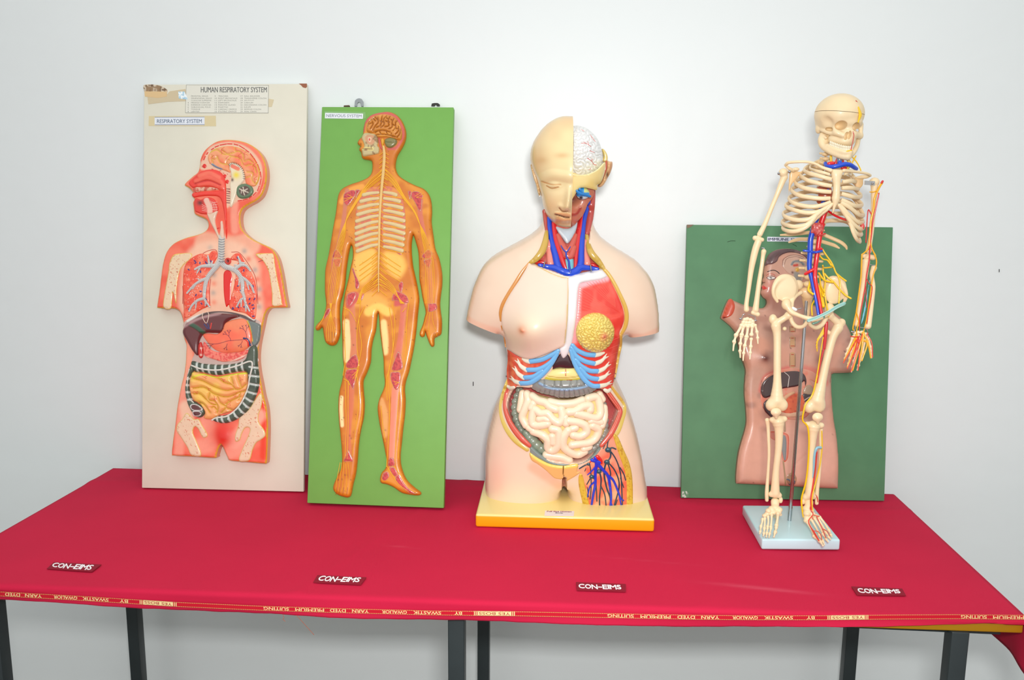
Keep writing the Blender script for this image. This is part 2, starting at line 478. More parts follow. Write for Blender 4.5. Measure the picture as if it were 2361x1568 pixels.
# ---- implicit modelling: smooth union / subtraction of cones and ellipsoids, meshed
def sdf_mesh(prims, res, pad=None):
    """prims: (op, kind, data..., blend) op 'u'/'s'; kind 'c': a, b, ra, rb / 'e': centre, radii, 3x3 axes"""
    pad = pad or 3*res
    los, his = [], []
    for p in prims:
        if p[0] != 'u': continue
        if p[1] == 'k': los.append((p[2]-p[3][:, None]).min(0)); his.append((p[2]+p[3][:, None]).max(0)); continue
        if p[1] == 'c': a, b, ra, rb = p[2:6]; los.append(np.minimum(a-ra, b-rb)); his.append(np.maximum(a+ra, b+rb))
        else: c, r = p[2], p[3]; m = max(r); los.append(c-m); his.append(c+m)
    lo = np.min(los, 0)-pad; hi = np.max(his, 0)+pad; n = np.ceil((hi-lo)/res).astype(int)+1
    F = np.full(n, 1e3, np.float32)
    ax = [lo[i]+np.arange(n[i])*res for i in range(3)]
    for p in prims:
        k = p[-1]; m = max(k*1.5, 2.5*res)
        if p[1] == 'k': l = (p[2]-p[3][:, None]).min(0)-m; h = (p[2]+p[3][:, None]).max(0)+m
        elif p[1] == 'c': a, b, ra, rb = p[2:6]; l = np.minimum(a-ra, b-rb)-m; h = np.maximum(a+ra, b+rb)+m
        else: c, r = p[2], p[3]; mm = max(r); l = c-mm-m; h = c+mm+m
        i0 = np.clip(np.floor((l-lo)/res).astype(int), 0, n-1); i1 = np.clip(np.ceil((h-lo)/res).astype(int)+1, 1, n)
        if (i1 <= i0).any(): continue
        sl = tuple(slice(i0[i], i1[i]) for i in range(3))
        X, Y, Zz = np.meshgrid(*(ax[i][sl[i]] for i in range(3)), indexing='ij')
        if p[1] == 'k':
            f = np.full(X.shape, 1e3)
            for a, b, ra, rb in zip(p[2][:-1], p[2][1:], p[3][:-1], p[3][1:]):
                d = b-a; L2 = float(d @ d)+1e-12; t = np.clip(((X-a[0])*d[0]+(Y-a[1])*d[1]+(Zz-a[2])*d[2])/L2, 0, 1)
                f = np.minimum(f, np.sqrt((X-a[0]-t*d[0])**2+(Y-a[1]-t*d[1])**2+(Zz-a[2]-t*d[2])**2)-(ra+(rb-ra)*t))
        elif p[1] == 'c':
            d = b-a; L2 = float(d @ d)+1e-12
            t = np.clip(((X-a[0])*d[0]+(Y-a[1])*d[1]+(Zz-a[2])*d[2])/L2, 0, 1)
            f = np.sqrt((X-a[0]-t*d[0])**2+(Y-a[1]-t*d[1])**2+(Zz-a[2]-t*d[2])**2)-(ra+(rb-ra)*t)
        else:
            A = p[4] if len(p) > 5 and p[4] is not None else np.eye(3)
            q = [((X-c[0])*A[i][0]+(Y-c[1])*A[i][1]+(Zz-c[2])*A[i][2])/r[i] for i in range(3)]
            k0 = np.sqrt(q[0]**2+q[1]**2+q[2]**2); k1 = np.sqrt((q[0]/r[0])**2+(q[1]/r[1])**2+(q[2]/r[2])**2)+1e-9
            f = k0*(k0-1)/k1
        g = F[sl]; kk = max(k, 1e-6)
        if p[0] == 'u':
            hh = np.clip(0.5+0.5*(g-f)/kk, 0, 1); F[sl] = g*(1-hh)+f*hh-kk*hh*(1-hh)
        else:
            hh = np.clip(0.5-0.5*(g+f)/kk, 0, 1); F[sl] = g*(1-hh)-f*hh+kk*hh*(1-hh)
    return nets(F, lo, res)
def nets(F, lo, res):
    S = F < 0; nx, ny, nz = F.shape
    cnt = np.zeros((nx-1, ny-1, nz-1), np.float32); acc = np.zeros((nx-1, ny-1, nz-1, 3), np.float32)
    sl = lambda o: tuple(slice(o[i], F.shape[i]-1+o[i]) for i in range(3))
    corners = [(i, j, k) for i in (0, 1) for j in (0, 1) for k in (0, 1)]
    for a in corners:
        for d in range(3):
            if a[d]: continue
            b = list(a); b[d] = 1; b = tuple(b)
            fa, fb = F[sl(a)], F[sl(b)]; x = (fa < 0) != (fb < 0)
            t = np.where(x, fa/(fa-fb+1e-12), 0)
            cnt += x
            for q in range(3): acc[..., q] += np.where(x, a[q]+(t if q == d else 0), 0)
    m = cnt > 0; idx = np.full(m.shape, -1, int); idx[m] = np.arange(m.sum())
    I = np.argwhere(m); V = lo+(I+acc[m]/cnt[m][:, None])*res
    Fc = []
    for d in range(3):
        e1, e2 = [q for q in range(3) if q != d]
        A = S[tuple(slice(0, -1) if q == d else slice(1, -1) for q in range(3))]
        B = S[tuple(slice(1, None) if q == d else slice(1, -1) for q in range(3))]
        X = np.argwhere(A != B)
        if not len(X): continue
        base = X.copy(); base[:, e1] += 1; base[:, e2] += 1
        o1 = np.zeros(3, int); o1[e1] = 1; o2 = np.zeros(3, int); o2[e2] = 1
        g = lambda q: idx[q[:, 0], q[:, 1], q[:, 2]]
        q = np.stack([g(base-o1-o2), g(base-o2), g(base), g(base-o1)], 1)
        fl = A[X[:, 0], X[:, 1], X[:, 2]]
        if d == 1: fl = ~fl
        q[~fl] = q[~fl][:, ::-1]
        Fc.append(q)
    return V, np.vstack(Fc)
class Sdf:
    """collects primitives traced as photo px + height px on a plane"""
    def __init__(s, plane, k): s.pl = plane; s.k = k; s.p = []
    def w(s, p):
        p = np.asarray(p, float); h = p[2]*s.k
        return s.pl.w(s.pl.px([p[:2]], h), h)[0]
    def c(s, a, b, ra, rb=None, bl=0.0, op='u'):
        s.p.append((op, 'c', s.w(a), s.w(b), ra*s.k, (ra if rb is None else rb)*s.k, bl*s.k)); return s
    def chain(s, pts, R, bl=0.0, op='u', n=4):
        pts = np.asarray(pts, float); m = len(pts)
        R = np.interp(np.linspace(0, 1, m), np.linspace(0, 1, len(R)), R) if hasattr(R, '__len__') else np.full(m, R)
        A = np.column_stack([pts, R]); A = crom(A, n=n) if m > 2 else A
        s.p.append((op, 'k', np.array([s.w(a[:3]) for a in A]), np.maximum(A[:, 3], .3)*s.k, bl*s.k))
        return s
    def e(s, c, r, rot=0.0, bl=0.0, op='u', axes=None):
        """ellipsoid: radii px (right, up, toward viewer), rot degrees in the picture plane"""
        a = rot*D2R; U, V, N = s.pl.U, s.pl.V, s.pl.N
        A = np.array([U*math.cos(a)+V*math.sin(a), -U*math.sin(a)+V*math.cos(a), N]) if axes is None else axes
        s.p.append((op, 'e', s.w(c), np.array(r, float)*s.k, A, bl*s.k)); return s
    def mesh(s, respx): return sdf_mesh(s.p, respx*s.k)
    def obj(s, name, material, parent, respx=1.0, color=None, label=None, paint=None):
        V, F = s.mesh(respx)
        V = relax(V, F, 1)
        C = np.tile(lin(color if color is not None else (230, 205, 170)), (len(V), 1))
        if paint: C = paint(V, C)
        return mesh_obj(name, V, F, material, parent, C, 180, label)
def relax(V, F, it=1, f=0.5):
    F = np.asarray(F)
    for _ in range(it):
        acc = np.zeros_like(V); cn = np.zeros(len(V))
        for i in range(4):
            a, b = F[:, i], F[:, (i+1) % 4]
            np.add.at(acc, a, V[b]); np.add.at(acc, b, V[a]); np.add.at(cn, a, 1); np.add.at(cn, b, 1)
        V = V+f*(acc/np.maximum(cn, 1)[:, None]-V)
    return V
# ================================================================== room
WY = 2.10
m_wall = mat('wall_paint', (232, 238, 238), rough=0.45, bump=0.12, bscale=14, var=0.006, vscale=3, bdist=0.01)
m_floor = mat('floor_tile', (96, 90, 82), rough=0.4, var=0.05, vscale=8)
m_ceil = mat('ceiling_paint', (235, 235, 232), rough=0.9, var=0.01)
def struct(name, V, F, m):
    o = mesh_obj(name, V, F, m, None, None, 30); o['kind'] = 'structure'; return o
struct('wall_back', *box_vf(-3.2, 3.2, WY, WY+0.12, 0, 3.0), m_wall)
struct('wall_left', *box_vf(-3.32, -3.2, -1.0, WY+0.12, 0, 3.0), m_wall)
struct('wall_right', *box_vf(3.2, 3.32, -1.0, WY+0.12, 0, 3.0), m_wall)
struct('floor', *box_vf(-3.32, 3.32, -2.5, WY+0.12, -0.1, 0), m_floor)
struct('baseboard_back', *box_vf(-3.2, 3.2, WY-0.015, WY, 0, 0.09, 0.003), mat('skirting', (120, 110, 100), 0.5, var=.03))

# ================================================================== table
TX0, TX1, TY0, TY1 = -1.215, 0.788, 1.392, 2.05
m_edge = mat('ochre_laminate', (178, 128, 12), rough=0.45, var=0.05, vscale=20)
m_steel = mat('grey_painted_steel', (44, 52, 54), rough=0.42, var=0.06, vscale=25, bump=0.1, bscale=120)
tb = empty('table', ((TX0+TX1)/2, (TY0+TY1)/2, 0), 'long table on square dark grey steel legs with an ochre edge under the cloth', 'table')
TYF = lambda x: 1.378+.022*(np.asarray(x, float)+1.2)      # front edge, slightly out of square
_v, _f = box_vf(TX0, TX1, 0, 1, 0.7235, 0.7495, 0.003)
_v[:, 1] = np.where(_v[:, 1] < .5, TYF(_v[:, 0])+_v[:, 1], TY1-1+_v[:, 1])
mesh_obj('tabletop', _v, _f, m_edge, tb)
TPL = Plane((0, 1.5, 0), (1, 0, 0), (0, 0, 1))
def legx(px, py, y): 
    p = Plane((0, y, 0), (1, 0, 0), (0, 0, 1)); return p.px([(px, py)])[0][0]
for (pa, pb, py, y) in ((-22, 14, 1500, 1.43), (1037, 1071, 1500, 1.43), (2180, 2224, 1500, 1.43),
                        (300, 332, 1500, 2.0), (1103, 1128, 1500, 2.0), (1943, 1974, 1500, 2.0)):
    xa, xb = legx(pa, py, y), legx(pb, py, y); wd = 0.030 if y < 1.8 else 0.030; xc = (xa+xb)/2
    mesh_obj('leg', *box_vf(xc-wd/2, xc+wd/2, y-wd/2, y+wd/2, 0.0, 0.724, 0.002), m_steel, tb)
for y in (1.44, 2.0):
    mesh_obj('rail', *box_vf(TX0+0.03, TX1-0.03, y-0.005, y+0.012, 0.7125 if y < 1.8 else 0.70, 0.7237, 0.001), m_steel, tb)

# ---- cloth: crimson suiting fabric over the top, hanging past the front edge
m_cloth = mat('crimson_cloth', None, rough=0.85, bump=0.35, bscale=900, var=0.03, vscale=6, spec=0.25, bdist=0.0006)
CB = (198, 26, 64)
def cloth():
    TOPP = Plane((0, 0, 0.7535), (1, 0, 0), (0, 1, 0))
    hem = np.array([(-140, 1374), (0, 1384), (160, 1390), (330, 1402), (500, 1412), (640, 1416), (800, 1424), (1000, 1430), (1200, 1435), (1400, 1440),
                    (1600, 1447), (1740, 1446), (1900, 1444), (2050, 1443), (2200, 1441), (2361, 1437), (2440, 1435)], float)
    FP = Plane((-1.2, 1.370, 0), (1, .022, 0), (0, 0, 1)); hu = FP.px(hem)
    xs = np.linspace(TX0-0.004, TX1+0.005, 260); hz = np.interp(xs, hu[:, 0]-1.2, hu[:, 1])
    hz = hz+0.0003*np.sin(xs*90)+0.0006*(vnoise(np.stack([xs, xs*0], 1), .01, 3)-.5)
    # rows: back drop, top, rounded bend, drop
    rows = []
    ys = np.linspace(TY1+0.002, TY0+0.006, 90)
    for zb in (0.70, 0.74): rows.append((TY1+0.005, zb, 0))
    for y in ys: rows.append((y, None, 1))
    V = []; C = []
    folds = lambda x, y: (0.0022*np.exp(-((y-1.97+0.05*np.sin(x*3))/0.02)**2)+0.0016*np.exp(-((x+0.02+0.5*(y-1.4))/0.03)**2)*sm((y-1.4)/.2)
                          + 0.0014*np.exp(-((x+0.50-0.35*(y-1.4))/0.012)**2)+0.0010*np.exp(-((x-0.3-0.6*(y-1.5))/0.018)**2)+0.0012*(vnoise(np.stack([x*1.0, y*np.ones_like(x)], 1), 0.11, 4)-0.5))
    for (y, z, kd) in rows:
        zz = np.full(len(xs), z) if kd == 0 else 0.7515+np.clip(folds(xs, y)*.8, 0, .0017)
        yy_ = y+(TYF(xs)-TY0)*np.clip((TY1-y)/(TY1-TY0), 0, 1); V.append(np.stack([xs, yy_, zz], 1))
    for a in np.linspace(0, 1, 6)[1:]:      # bend
        th = a*math.pi/2; V.append(np.stack([xs, TYF(xs)+0.004-0.010*math.sin(th), np.full(len(xs), 0.7515-0.008*(1-math.cos(th)))], 1))
    zt = 0.7435
    for a in np.linspace(0, 1, 10)[1:]:
        yy = TYF(xs)-0.006-0.003*a*np.sin(xs*14+1)-0.0025*a
        V.append(np.stack([xs, yy, zt+(hz-zt)*a], 1))
    n = len(xs); m = len(V); V = np.vstack(V)
    F = [(i*n+j, (i+1)*n+j, (i+1)*n+j+1, i*n+j+1) for i in range(m-1) for j in range(n-1)]
    C = np.tile(lin(CB), (len(V), 1))
    # pale dusty scuffs on the cloth
    for (x, y, rx, ry, a) in ((0.34, 1.50, .07, .006, .18), (0.40, 1.49, .05, .005, .12), (-0.35, 1.62, .03, .003, .10), (0.15, 1.60, .10, .003, .05)):
        q = np.exp(-(((V[:, 0]-x)/rx)**2+((V[:, 1]-y+(V[:, 0]-x)*.12)/ry)**2)); C += (lin((235, 130, 150))-C)*(q*a)[:, None]
    for _ in range(0):
        x, y = random.uniform(-1.1, .75), random.uniform(1.42, 1.9)
        q = (np.hypot(V[:, 0]-x, V[:, 1]-y) < .006); C[q] = C[q]+(lin((240, 150, 160))-C[q])*.35
    root = mesh_obj('tablecloth', V, F, m_cloth, None, C, 180, origin=(0, TY0, 0.75))
    tag(root, 'crimson suiting cloth spread over the long table, woven gold lettering along its front hem', 'tablecloth')
    md = root.modifiers.new('thickness', 'SOLIDIFY'); md.thickness = 0.0012; md.offset = -1
    # hanging flap at the right end
    xr = TX1+0.008; yv = np.linspace(1.385, 2.05, 50); W = []
    for a in np.linspace(0, 1, 12):
        low = 0.652+0.003*np.sin(yv*40)
        W.append(np.stack([xr-0.003+0.008*a+0.008*a*a*np.sin(yv*30), yv, 0.7515+(low-0.7515)*a], 1))
    nn = len(yv); W = np.vstack(W); F = [(i*nn+j, i*nn+j+1, (i+1)*nn+j+1, (i+1)*nn+j) for i in range(11) for j in range(nn-1)]
    fl = mesh_obj('side_flap', W, F, m_cloth, root, np.tile(lin(CB), (len(W), 1)), 180)
    md = fl.modifiers.new('thickness', 'SOLIDIFY'); md.thickness = 0.0012
    # woven selvedge band
    BP = Plane((-1.2, 1.378-0.0115, 0), (1, .022, 0), (0, 0, 1))
    tp = np.array([(-60, 1361), (0, 1364), (200, 1375), (400, 1388), (600, 1397), (800, 1403), (1000, 1408), (1200, 1410), (1400, 1414), (1600, 1418), (1740, 1419), (1900, 1419), (2050, 1417.5), (2200, 1416.5), (2361, 1418), (2430, 1419)], float)
    bt = lambda x: np.interp(x, np.linspace(-60, 2430, 200), np.interp(np.linspace(-60, 2430, 200), tp[:, 0], tp[:, 1]))
    bh = lambda x: 10.5+0*x
    def strip(mb, f0, f1, h, c, x0=-40, x1=2420, st=12):
        xx = np.arange(x0, x1+.1, (x1-x0)/max(1, round((x1-x0)/st)))
        a = BP.w(BP.px(np.stack([xx, bt(xx)+f0*bh(xx)], 1), h), h); b = BP.w(BP.px(np.stack([xx, bt(xx)+f1*bh(xx)], 1), h), h)
        n = len(xx); mb.add(np.vstack([a, b]), [(i, i+n, i+n+1, i+1) for i in range(n-1)], lin(c))
    m_band = mat('woven_band', None, rough=0.7, spec=.3, bump=.3, bscale=1500)
    b = MB(); strip(b, 0, 1, 0.0, (205, 16, 44)); band = b.obj('selvedge_band', m_band, root, label='bright red woven selvedge with gold lettering')
    g = MB(); gold = (250, 222, 160)
    for f0 in (0.02, 0.90):      # dotted gold rows
        for x in np.arange(-36, 2418, 4.2): strip(g, f0, f0+.12, 0.0003, (225, 180, 105), x, x+2.8, 3)
    g.obj('dotted_border', m_band, band)
    words = []
    for (l) in (dict(Y=(322, 407), B=(276, 295), S=(190, 250), G=(124, 178), YA=(58, 96), D=(12, 46)),
                dict(Y=(1093, 1187), B=(1048, 1065), S=(953, 1017), G=(881, 938), YA=(812, 850), D=(761, 797), P=(681, 747), SU=(608, 666)),
                dict(Y=(1908, 2002), B=(1860, 1878), S=(1762, 1828), G=(1689, 1747), YA=(1617, 1658), D=(1562, 1602), P=(1477, 1546), SU=(1401, 1461)),
                dict(P=(2290, 2361), SU=(2216, 2275))):
        for kx, tx in (('Y', 'YES BOSS'), ('B', 'BY'), ('S', 'SWASTIK'), ('G', 'GWALIOR'), ('YA', 'YARN'), ('D', 'DYED'), ('P', 'PREMIUM'), ('SU', 'SUITING')):
            if kx in l: words.append((tx, *l[kx]))
    g = MB()
    for tx, x0, x1 in words:
        t0, t1 = bt(x0), bt(x1); o0, o1 = 2.0, 9.0
        # turned upside down: unit origin at the right top
        q = lambda a, b_: [(x1-a, bt(x1)+o1+b_), (x0+a, bt(x0)+o1+b_), (x0+a, bt(x0)+o0-b_), (x1-a, bt(x1)+o0-b_)]
        if tx == 'YES BOSS':
            strip(g, 0.0, 1.0, 0.0003, gold, x0+8, x1-8, 6)
            for xx in (x0, x0+4, x1-2, x1-6): strip(g, 0, 1, 0.0003, gold, xx, xx+2, 2)
            r = MB(); text_on(r, BP, tx, q(11, -.6), 0.0004, 0.0002, bold=0.0, c=(170, 40, 40)); r.obj('red_lettering', m_band, band)
        else: text_on(g, BP, tx, q(0, 0), 0.0003, 0.0002, bold=0.015, c=gold)
    g.obj('gold_lettering', m_band, band)
    # loose threads under the hem
    for pts in ([(652, 1417), (655, 1425), (652, 1428), (658, 1433)], [(684, 1419), (700, 1437), (724, 1464)]):
        t = MB(); ptube(t, BP, pts, 0.45, c=(190, 90, 50), step=2); t.obj('loose_thread', m_band, root)
    return root
cloth()
# ---- four embroidered name patches on the cloth
CP = Plane((0, 0, 0.7532), (1, 0, 0), (0, 1, 0))
m_patch = mat('maroon_patch', None, rough=0.8, bump=.3, bscale=1200, spec=.3)
m_thread = mat('white_thread', (250, 248, 250), rough=0.6)
def patch(quad, tq, where, shear):
    c = CP.w(CP.px([np.mean(quad, 0)]), 0)[0]
    r = empty('cloth_patch', c, 'maroon patch reading CON-EIMS, '+where, 'patch', 'embroidered name patches along the front of the cloth')
    b = MB(); plate(CP, quad, 0.0, 0.0012, b, (140, 16, 42), nx=6); b.obj('backing', m_patch, r)
    t = MB()
    for i, ch in enumerate('CON-EIMS'):     # hand embroidered: letters wander a little
        ws = [0, .15, .30, .45, .555, .68, .725, .89, 1.0]; a, e = ws[i]+.008, ws[i+1]-.008
        o = [0, -.10, -.16, 0, -.05, .06, 0, .10][i]*.6
        L = lambda u, v: (tq[3][0]*(1-u)+tq[2][0]*u+(tq[0][0]*(1-u)+tq[1][0]*u-tq[3][0]*(1-u)-tq[2][0]*u)*v, tq[3][1]*(1-u)+tq[2][1]*u+(tq[0][1]*(1-u)+tq[1][1]*u-tq[3][1]*(1-u)-tq[2][1]*u)*v)
        v0, v1 = (0+o, 1+o*.5) if ch != '-' else (.32, .46)
        text_on(t, CP, ch, [L(a, v1), L(e, v1), L(e, v0), L(a, v0)], 0.0012, 0.0008, bold=0.02, c=(255, 255, 255))
    t.obj('lettering', m_thread, r, label='white embroidered letters')
patch([(124, 1296), (234, 1301.5), (212, 1318), (108, 1311)], [(124, 1298), (218, 1304), (208, 1315), (118, 1307)], 'leftmost one, before the cream board', 0)
patch([(732, 1326), (845, 1331), (832, 1348), (722, 1342.5)], [(739, 1328), (834, 1333), (827, 1343), (731, 1338.5)], 'in front of the bright green board', 0)
patch([(1328, 1342), (1443, 1346.5), (1443, 1364), (1330, 1360.5)], [(1333, 1347), (1431, 1350), (1434, 1359.5), (1334, 1356)], 'in front of the torso on the yellow base', 0)
patch([(1963, 1352), (2080, 1357), (2089, 1373), (1976, 1371.5)], [(1974, 1357), (2073, 1360), (2078, 1368.5), (1981, 1367)], 'rightmost, in front of the skeleton', 0)
# ---- small marks on the wall
WP = Plane((0, WY, 0), (1, 0, 0), (0, 0, 1))
def mark(px, py, w_, h_, lab):
    q = [(px-w_/2, py-h_/2), (px+w_/2, py-h_/2), (px+w_/2, py+h_/2), (px-w_/2, py+h_/2)]
    b = MB(); V, F = tube_vf(WP.w(WP.px([(px, py-h_/2), (px, py+h_/2)], .0012), .0012), [w_*.0005]*2, 6); b.add(V, F, lin((40, 38, 40)))
    o = b.obj('wall_nail', mat('nail_dark', (45, 42, 44), .5), None, origin=WP.w(WP.px([(px, py)]), 0)[0]); tag(o, lab, 'nail')
mark(1091, 885, 2.2, 8, 'tiny dark nail in the wall beside the torso, left of its ribs')
mark(2304, 624, 1.6, 6, 'tiny dark nail in the bare wall at the far right')
# ================================================================== respiratory relief panel
m_relief = mat('painted_relief', None, rough=0.32, coat=0.25, bump=0.12, bscale=260, var=0.03, vscale=60)
m_gloss = mat('glossy_paint', None, rough=0.22, coat=0.5)
m_paper = mat('paper_label', None, rough=0.6)
m_ink = mat('ink', None, rough=0.6)
def board(name, TLp, TRp, BRp, BLp, ybl, ybr, ytop, thick, lab, cat, material=None, color=None, chips=(), paint=None):
    """front face corners traced in px; the panel stands on the cloth and leans back"""
    zc = 0.7534+thick*(ytop-ybl)/.93
    tb_ = Plane((0, 0, zc), (1, 0, 0), (0, 1, 0))
    a = tb_.w(tb_.px([BLp]), 0)[0]; b = tb_.w(tb_.px([BRp]), 0)[0]; wp = Plane((0, ytop, 0), (1, 0, 0), (0, 0, 1))
    c = wp.w(wp.px([TLp]), 0)[0]; d = wp.w(wp.px([TRp]), 0)[0]
    pl = Plane((a+b)/2, b-a, (c+d)/2-(a+b)/2)
    root = empty(name, (a+b)/2, lab, cat)
    Q = pl.px([TLp, TRp, BRp, BLp])
    Q[2:, 1] = 0.0
    return pl, root, Q
def slab(pl, Q, thick, m, root, color, name='board', bev=0.0015, paint=None, h1=0.0):
    bm = bmesh.new()
    vs = [bm.verts.new(p) for p in np.vstack([pl.w(Q, h1), pl.w(Q, h1-thick)])]
    for f in ((3, 2, 1, 0), (4, 5, 6, 7), (0, 1, 5, 4), (1, 2, 6, 5), (2, 3, 7, 6), (3, 0, 4, 7)): bm.faces.new([vs[i] for i in f])
    bmesh.ops.recalc_face_normals(bm, faces=bm.faces)
    bmesh.ops.bevel(bm, geom=bm.edges[:], offset=bev, segments=2, affect='EDGES', profile=0.5)
    bm.verts.index_update(); V = np.array([tuple(v.co) for v in bm.verts]); F = [[v.index for v in f.verts] for f in bm.faces]; bm.free()
    return mesh_obj(name, V, F, m, root, np.tile(lin(color), (len(V), 1)), 30)
def flatpatch(root, pl, name, pts, c, h0, h1, m=None, smooth=False, label=None, ops=(), res=.002):
    r = Relief(pl, pts, base=h0, thick=h1-h0, prof='slab', edge=.0005, e0=0.9, res=res, color=c, smooth=smooth, sink=0, ops=ops)
    return r.obj(name, m or m_paper, root, label)
def lines(root, pl, name, segs, R, c, surf=None, h=0.0, m=None, flat=0.6, seg=6, step=3, label=None):
    """thin painted or raised lines, one mesh"""
    b = MB()
    for i, p in enumerate(segs):
        r = R; cc = c
        if isinstance(p, tuple) and len(p) > 1 and not hasattr(p[1], 'shape') and np.isscalar(p[1]): p, r = p[0], p[1]
        ptube(b, pl, p, r, h=h, surf=surf, c=cc, seg=seg, step=step, flat=flat)
    return b.obj(name, m or m_relief, root, 60, label)

def respiratory():
    m_board = mat('cream_board', (224, 220, 202), rough=0.5, coat=0.1, var=0.025, vscale=14, bump=.05, bscale=60)
    pl, root, Q = board('respiratory_system_panel', (332, 195), (708, 193), (700, 1134), (327, 1125), 1.916, 1.929, 2.075, .012,
        'tall cream display board with a coral cutaway head and torso in relief', 'anatomy panel', None, None)
    bd = slab(pl, Q, .012, m_board, root, (224, 220, 202))
    z1, z2 = Z(320, 180, 3.015), Z(320, 640, 3.015)
    cm = lambda a, b: np.vstack([a, b])
    # worn corners, tape and sheets
    flatpatch(root, pl, 'worn_patch', z1((35, 50), (90, 44), (150, 55), (195, 80), (198, 100), (150, 108), (60, 118), (38, 90)), (150, 120, 85), 0, .0003, m_relief, True,
              ops=[('N', 8, (215, 200, 175), .45, .6, 0, 3), ('N', 5, (110, 80, 50), .6, .7, 0, 9)], label='worn brown patch at the corner')
    flatpatch(root, pl, 'chipped_corner', z1((1112, 38), (1168, 38), (1170, 60), (1160, 70), (1140, 64), (1130, 52)), (150, 85, 50), 0, .0004, m_relief)
    flatpatch(root, pl, 'tape', z1((40, 92), (195, 94), (196, 128), (130, 138), (42, 128)), (222, 190, 140), .0003, .0006, label='yellowed tape')
    flatpatch(root, pl, 'tape', z1((60, 130), (190, 120), (215, 92), (325, 76), (328, 160), (200, 165), (66, 182)), (208, 192, 158), .0001, .0004, label='old beige tape')
    flatpatch(root, pl, 'tape', z1((895, 142), (940, 150), (925, 200), (896, 202)), (214, 200, 165), .0001, .0003)
    flatpatch(root, pl, 'sticker', z1((274, 94), (318, 94), (330, 120), (342, 150), (278, 142)), (165, 205, 225), .0005, .0008, ops=[('N', 4, (240, 248, 250), .4, .6, 0, 2)], label='small torn pale blue sticker')
    # chart title sheet
    qs = z1((330, 48), (902, 50), (900, 243), (324, 241))
    b = MB(); plate(pl, qs, 0, .0005, b, (226, 225, 212)); sh = b.obj('title_sheet', m_paper, root, label='pale printed sheet headed HUMAN RESPIRATORY SYSTEM')
    t = MB()
    for a_, b_ in ((0, 1), (1, 2), (2, 3), (3, 0)): ptube(t, pl, [qs[a_], qs[b_]], .3, h=.0005, c=(112, 116, 112), seg=4, smooth=False)
    t.obj('sheet_border', m_ink, sh)
    t = MB(); text_on(t, pl, 'HUMAN RESPIRATORY SYSTEM', z1((432, 62), (890, 63), (890, 99), (432, 100)), .0005, .0002, bold=.012, c=(96, 98, 96)); t.obj('heading', m_ink, sh)
    rows = ['FRONTAL SINUS', 'SPHENOIDAL SINUS', 'CONCHA SUPREMA', 'MEDDLE CONCHA', 'INFERIOR CONCHA', 'SUBLINGUAL FOLD', 'TONGUE', 'LARYNX',
            'TRACHEA', 'RIGHT BRONCHUS', 'LEFT BRONCHUS', 'DIAPHARM', 'PAROTID GLAND', 'PHARYNX', 'CARDIAC ORIFICE', 'PYLORIC ORIFICE',
            'GALL BALDDER', 'TRANSVERSE COLON', 'JEJUNUM', 'CAECUM', 'DESCESDING COLON', 'ILEUM', 'SIGMOID COLON', 'ANAL CANAL']
    wd = [117, 143, 141, 130, 139, 135, 62, 58, 70, 133, 127, 75, 120, 69, 128, 127, 110, 155, 68, 62, 154, 45, 118, 88]
    t = MB()
    for i, r_ in enumerate(rows):
        cx = (364, 552, 732)[i//8]; nx = (340, 528, 707)[i//8]; y = 121+(i % 8)*15.3
        text_on(t, pl, r_, z1((cx, y), (cx+wd[i], y), (cx+wd[i], y+9), (cx, y+9)), .0005, .0001, c=(136, 136, 128))
        if i > 2: text_on(t, pl, str(i+1), z1((nx, y), (nx+(7 if i < 9 else 15), y), (nx+(7 if i < 9 else 15), y+9), (nx, y+9)), .0005, .0001, c=(136, 136, 128))
    t.obj('small_print', m_ink, sh)
    flatpatch(root, pl, 'tape', z1((70, 264), (535, 262), (537, 335), (68, 333)), (218, 203, 160), .0001, .0003, label='yellowed tape behind the name label')
    b = MB(); plate(pl, z1((110, 270), (457, 268), (457, 327), (110, 328)), .0003, .0009, b, (226, 232, 240)); lb = b.obj('name_label', m_paper, root, label='white label reading RESPIRATORY SYSTEM')
    t = MB(); text_on(t, pl, 'RESPIRATORY SYSTEM', z1((127, 287), (438, 286), (438, 312), (127, 313)), .0009, .0002, bold=.0, c=(70, 90, 115))
    for y in (272, 324): ptube(t, pl, z1((112, y), (456, y-1)), .45, h=.0009, c=(60, 70, 90), seg=4)
    t.obj('lettering', m_ink, lb)
    # ---- body slab
    out = cm(z1((600, 428), (680, 432), (750, 450), (810, 485), (855, 535), (880, 600), (888, 670), (880, 740), (855, 810), (815, 850), (770, 875), (725, 905), (706, 940), (702, 985),
                (712, 1040), (740, 1080), (790, 1120), (850, 1150), (920, 1185), (960, 1240), (982, 1310), (1000, 1400), (1012, 1480)),
             z2((1026, 170), (1032, 203), (1015, 208), (925, 210), (895, 225), (875, 260), (862, 320), (845, 400), (832, 470), (825, 560), (833, 650), (850, 740), (865, 820), (885, 900), (893, 980),
                (895, 1060), (893, 1140), (890, 1220), (886, 1285), (870, 1294), (740, 1282), (632, 1272), (615, 1250), (600, 1215), (575, 1160), (550, 1195), (536, 1240), (525, 1254), (380, 1245), (240, 1238), (226, 1228), (235, 1130), (248, 1040),
                (262, 920), (275, 840), (290, 760), (310, 680), (322, 600), (326, 520), (328, 470), (312, 420), (303, 370), (310, 330), (300, 280), (285, 240), (265, 222), (240, 214), (180, 214), (130, 210), (124, 200)))
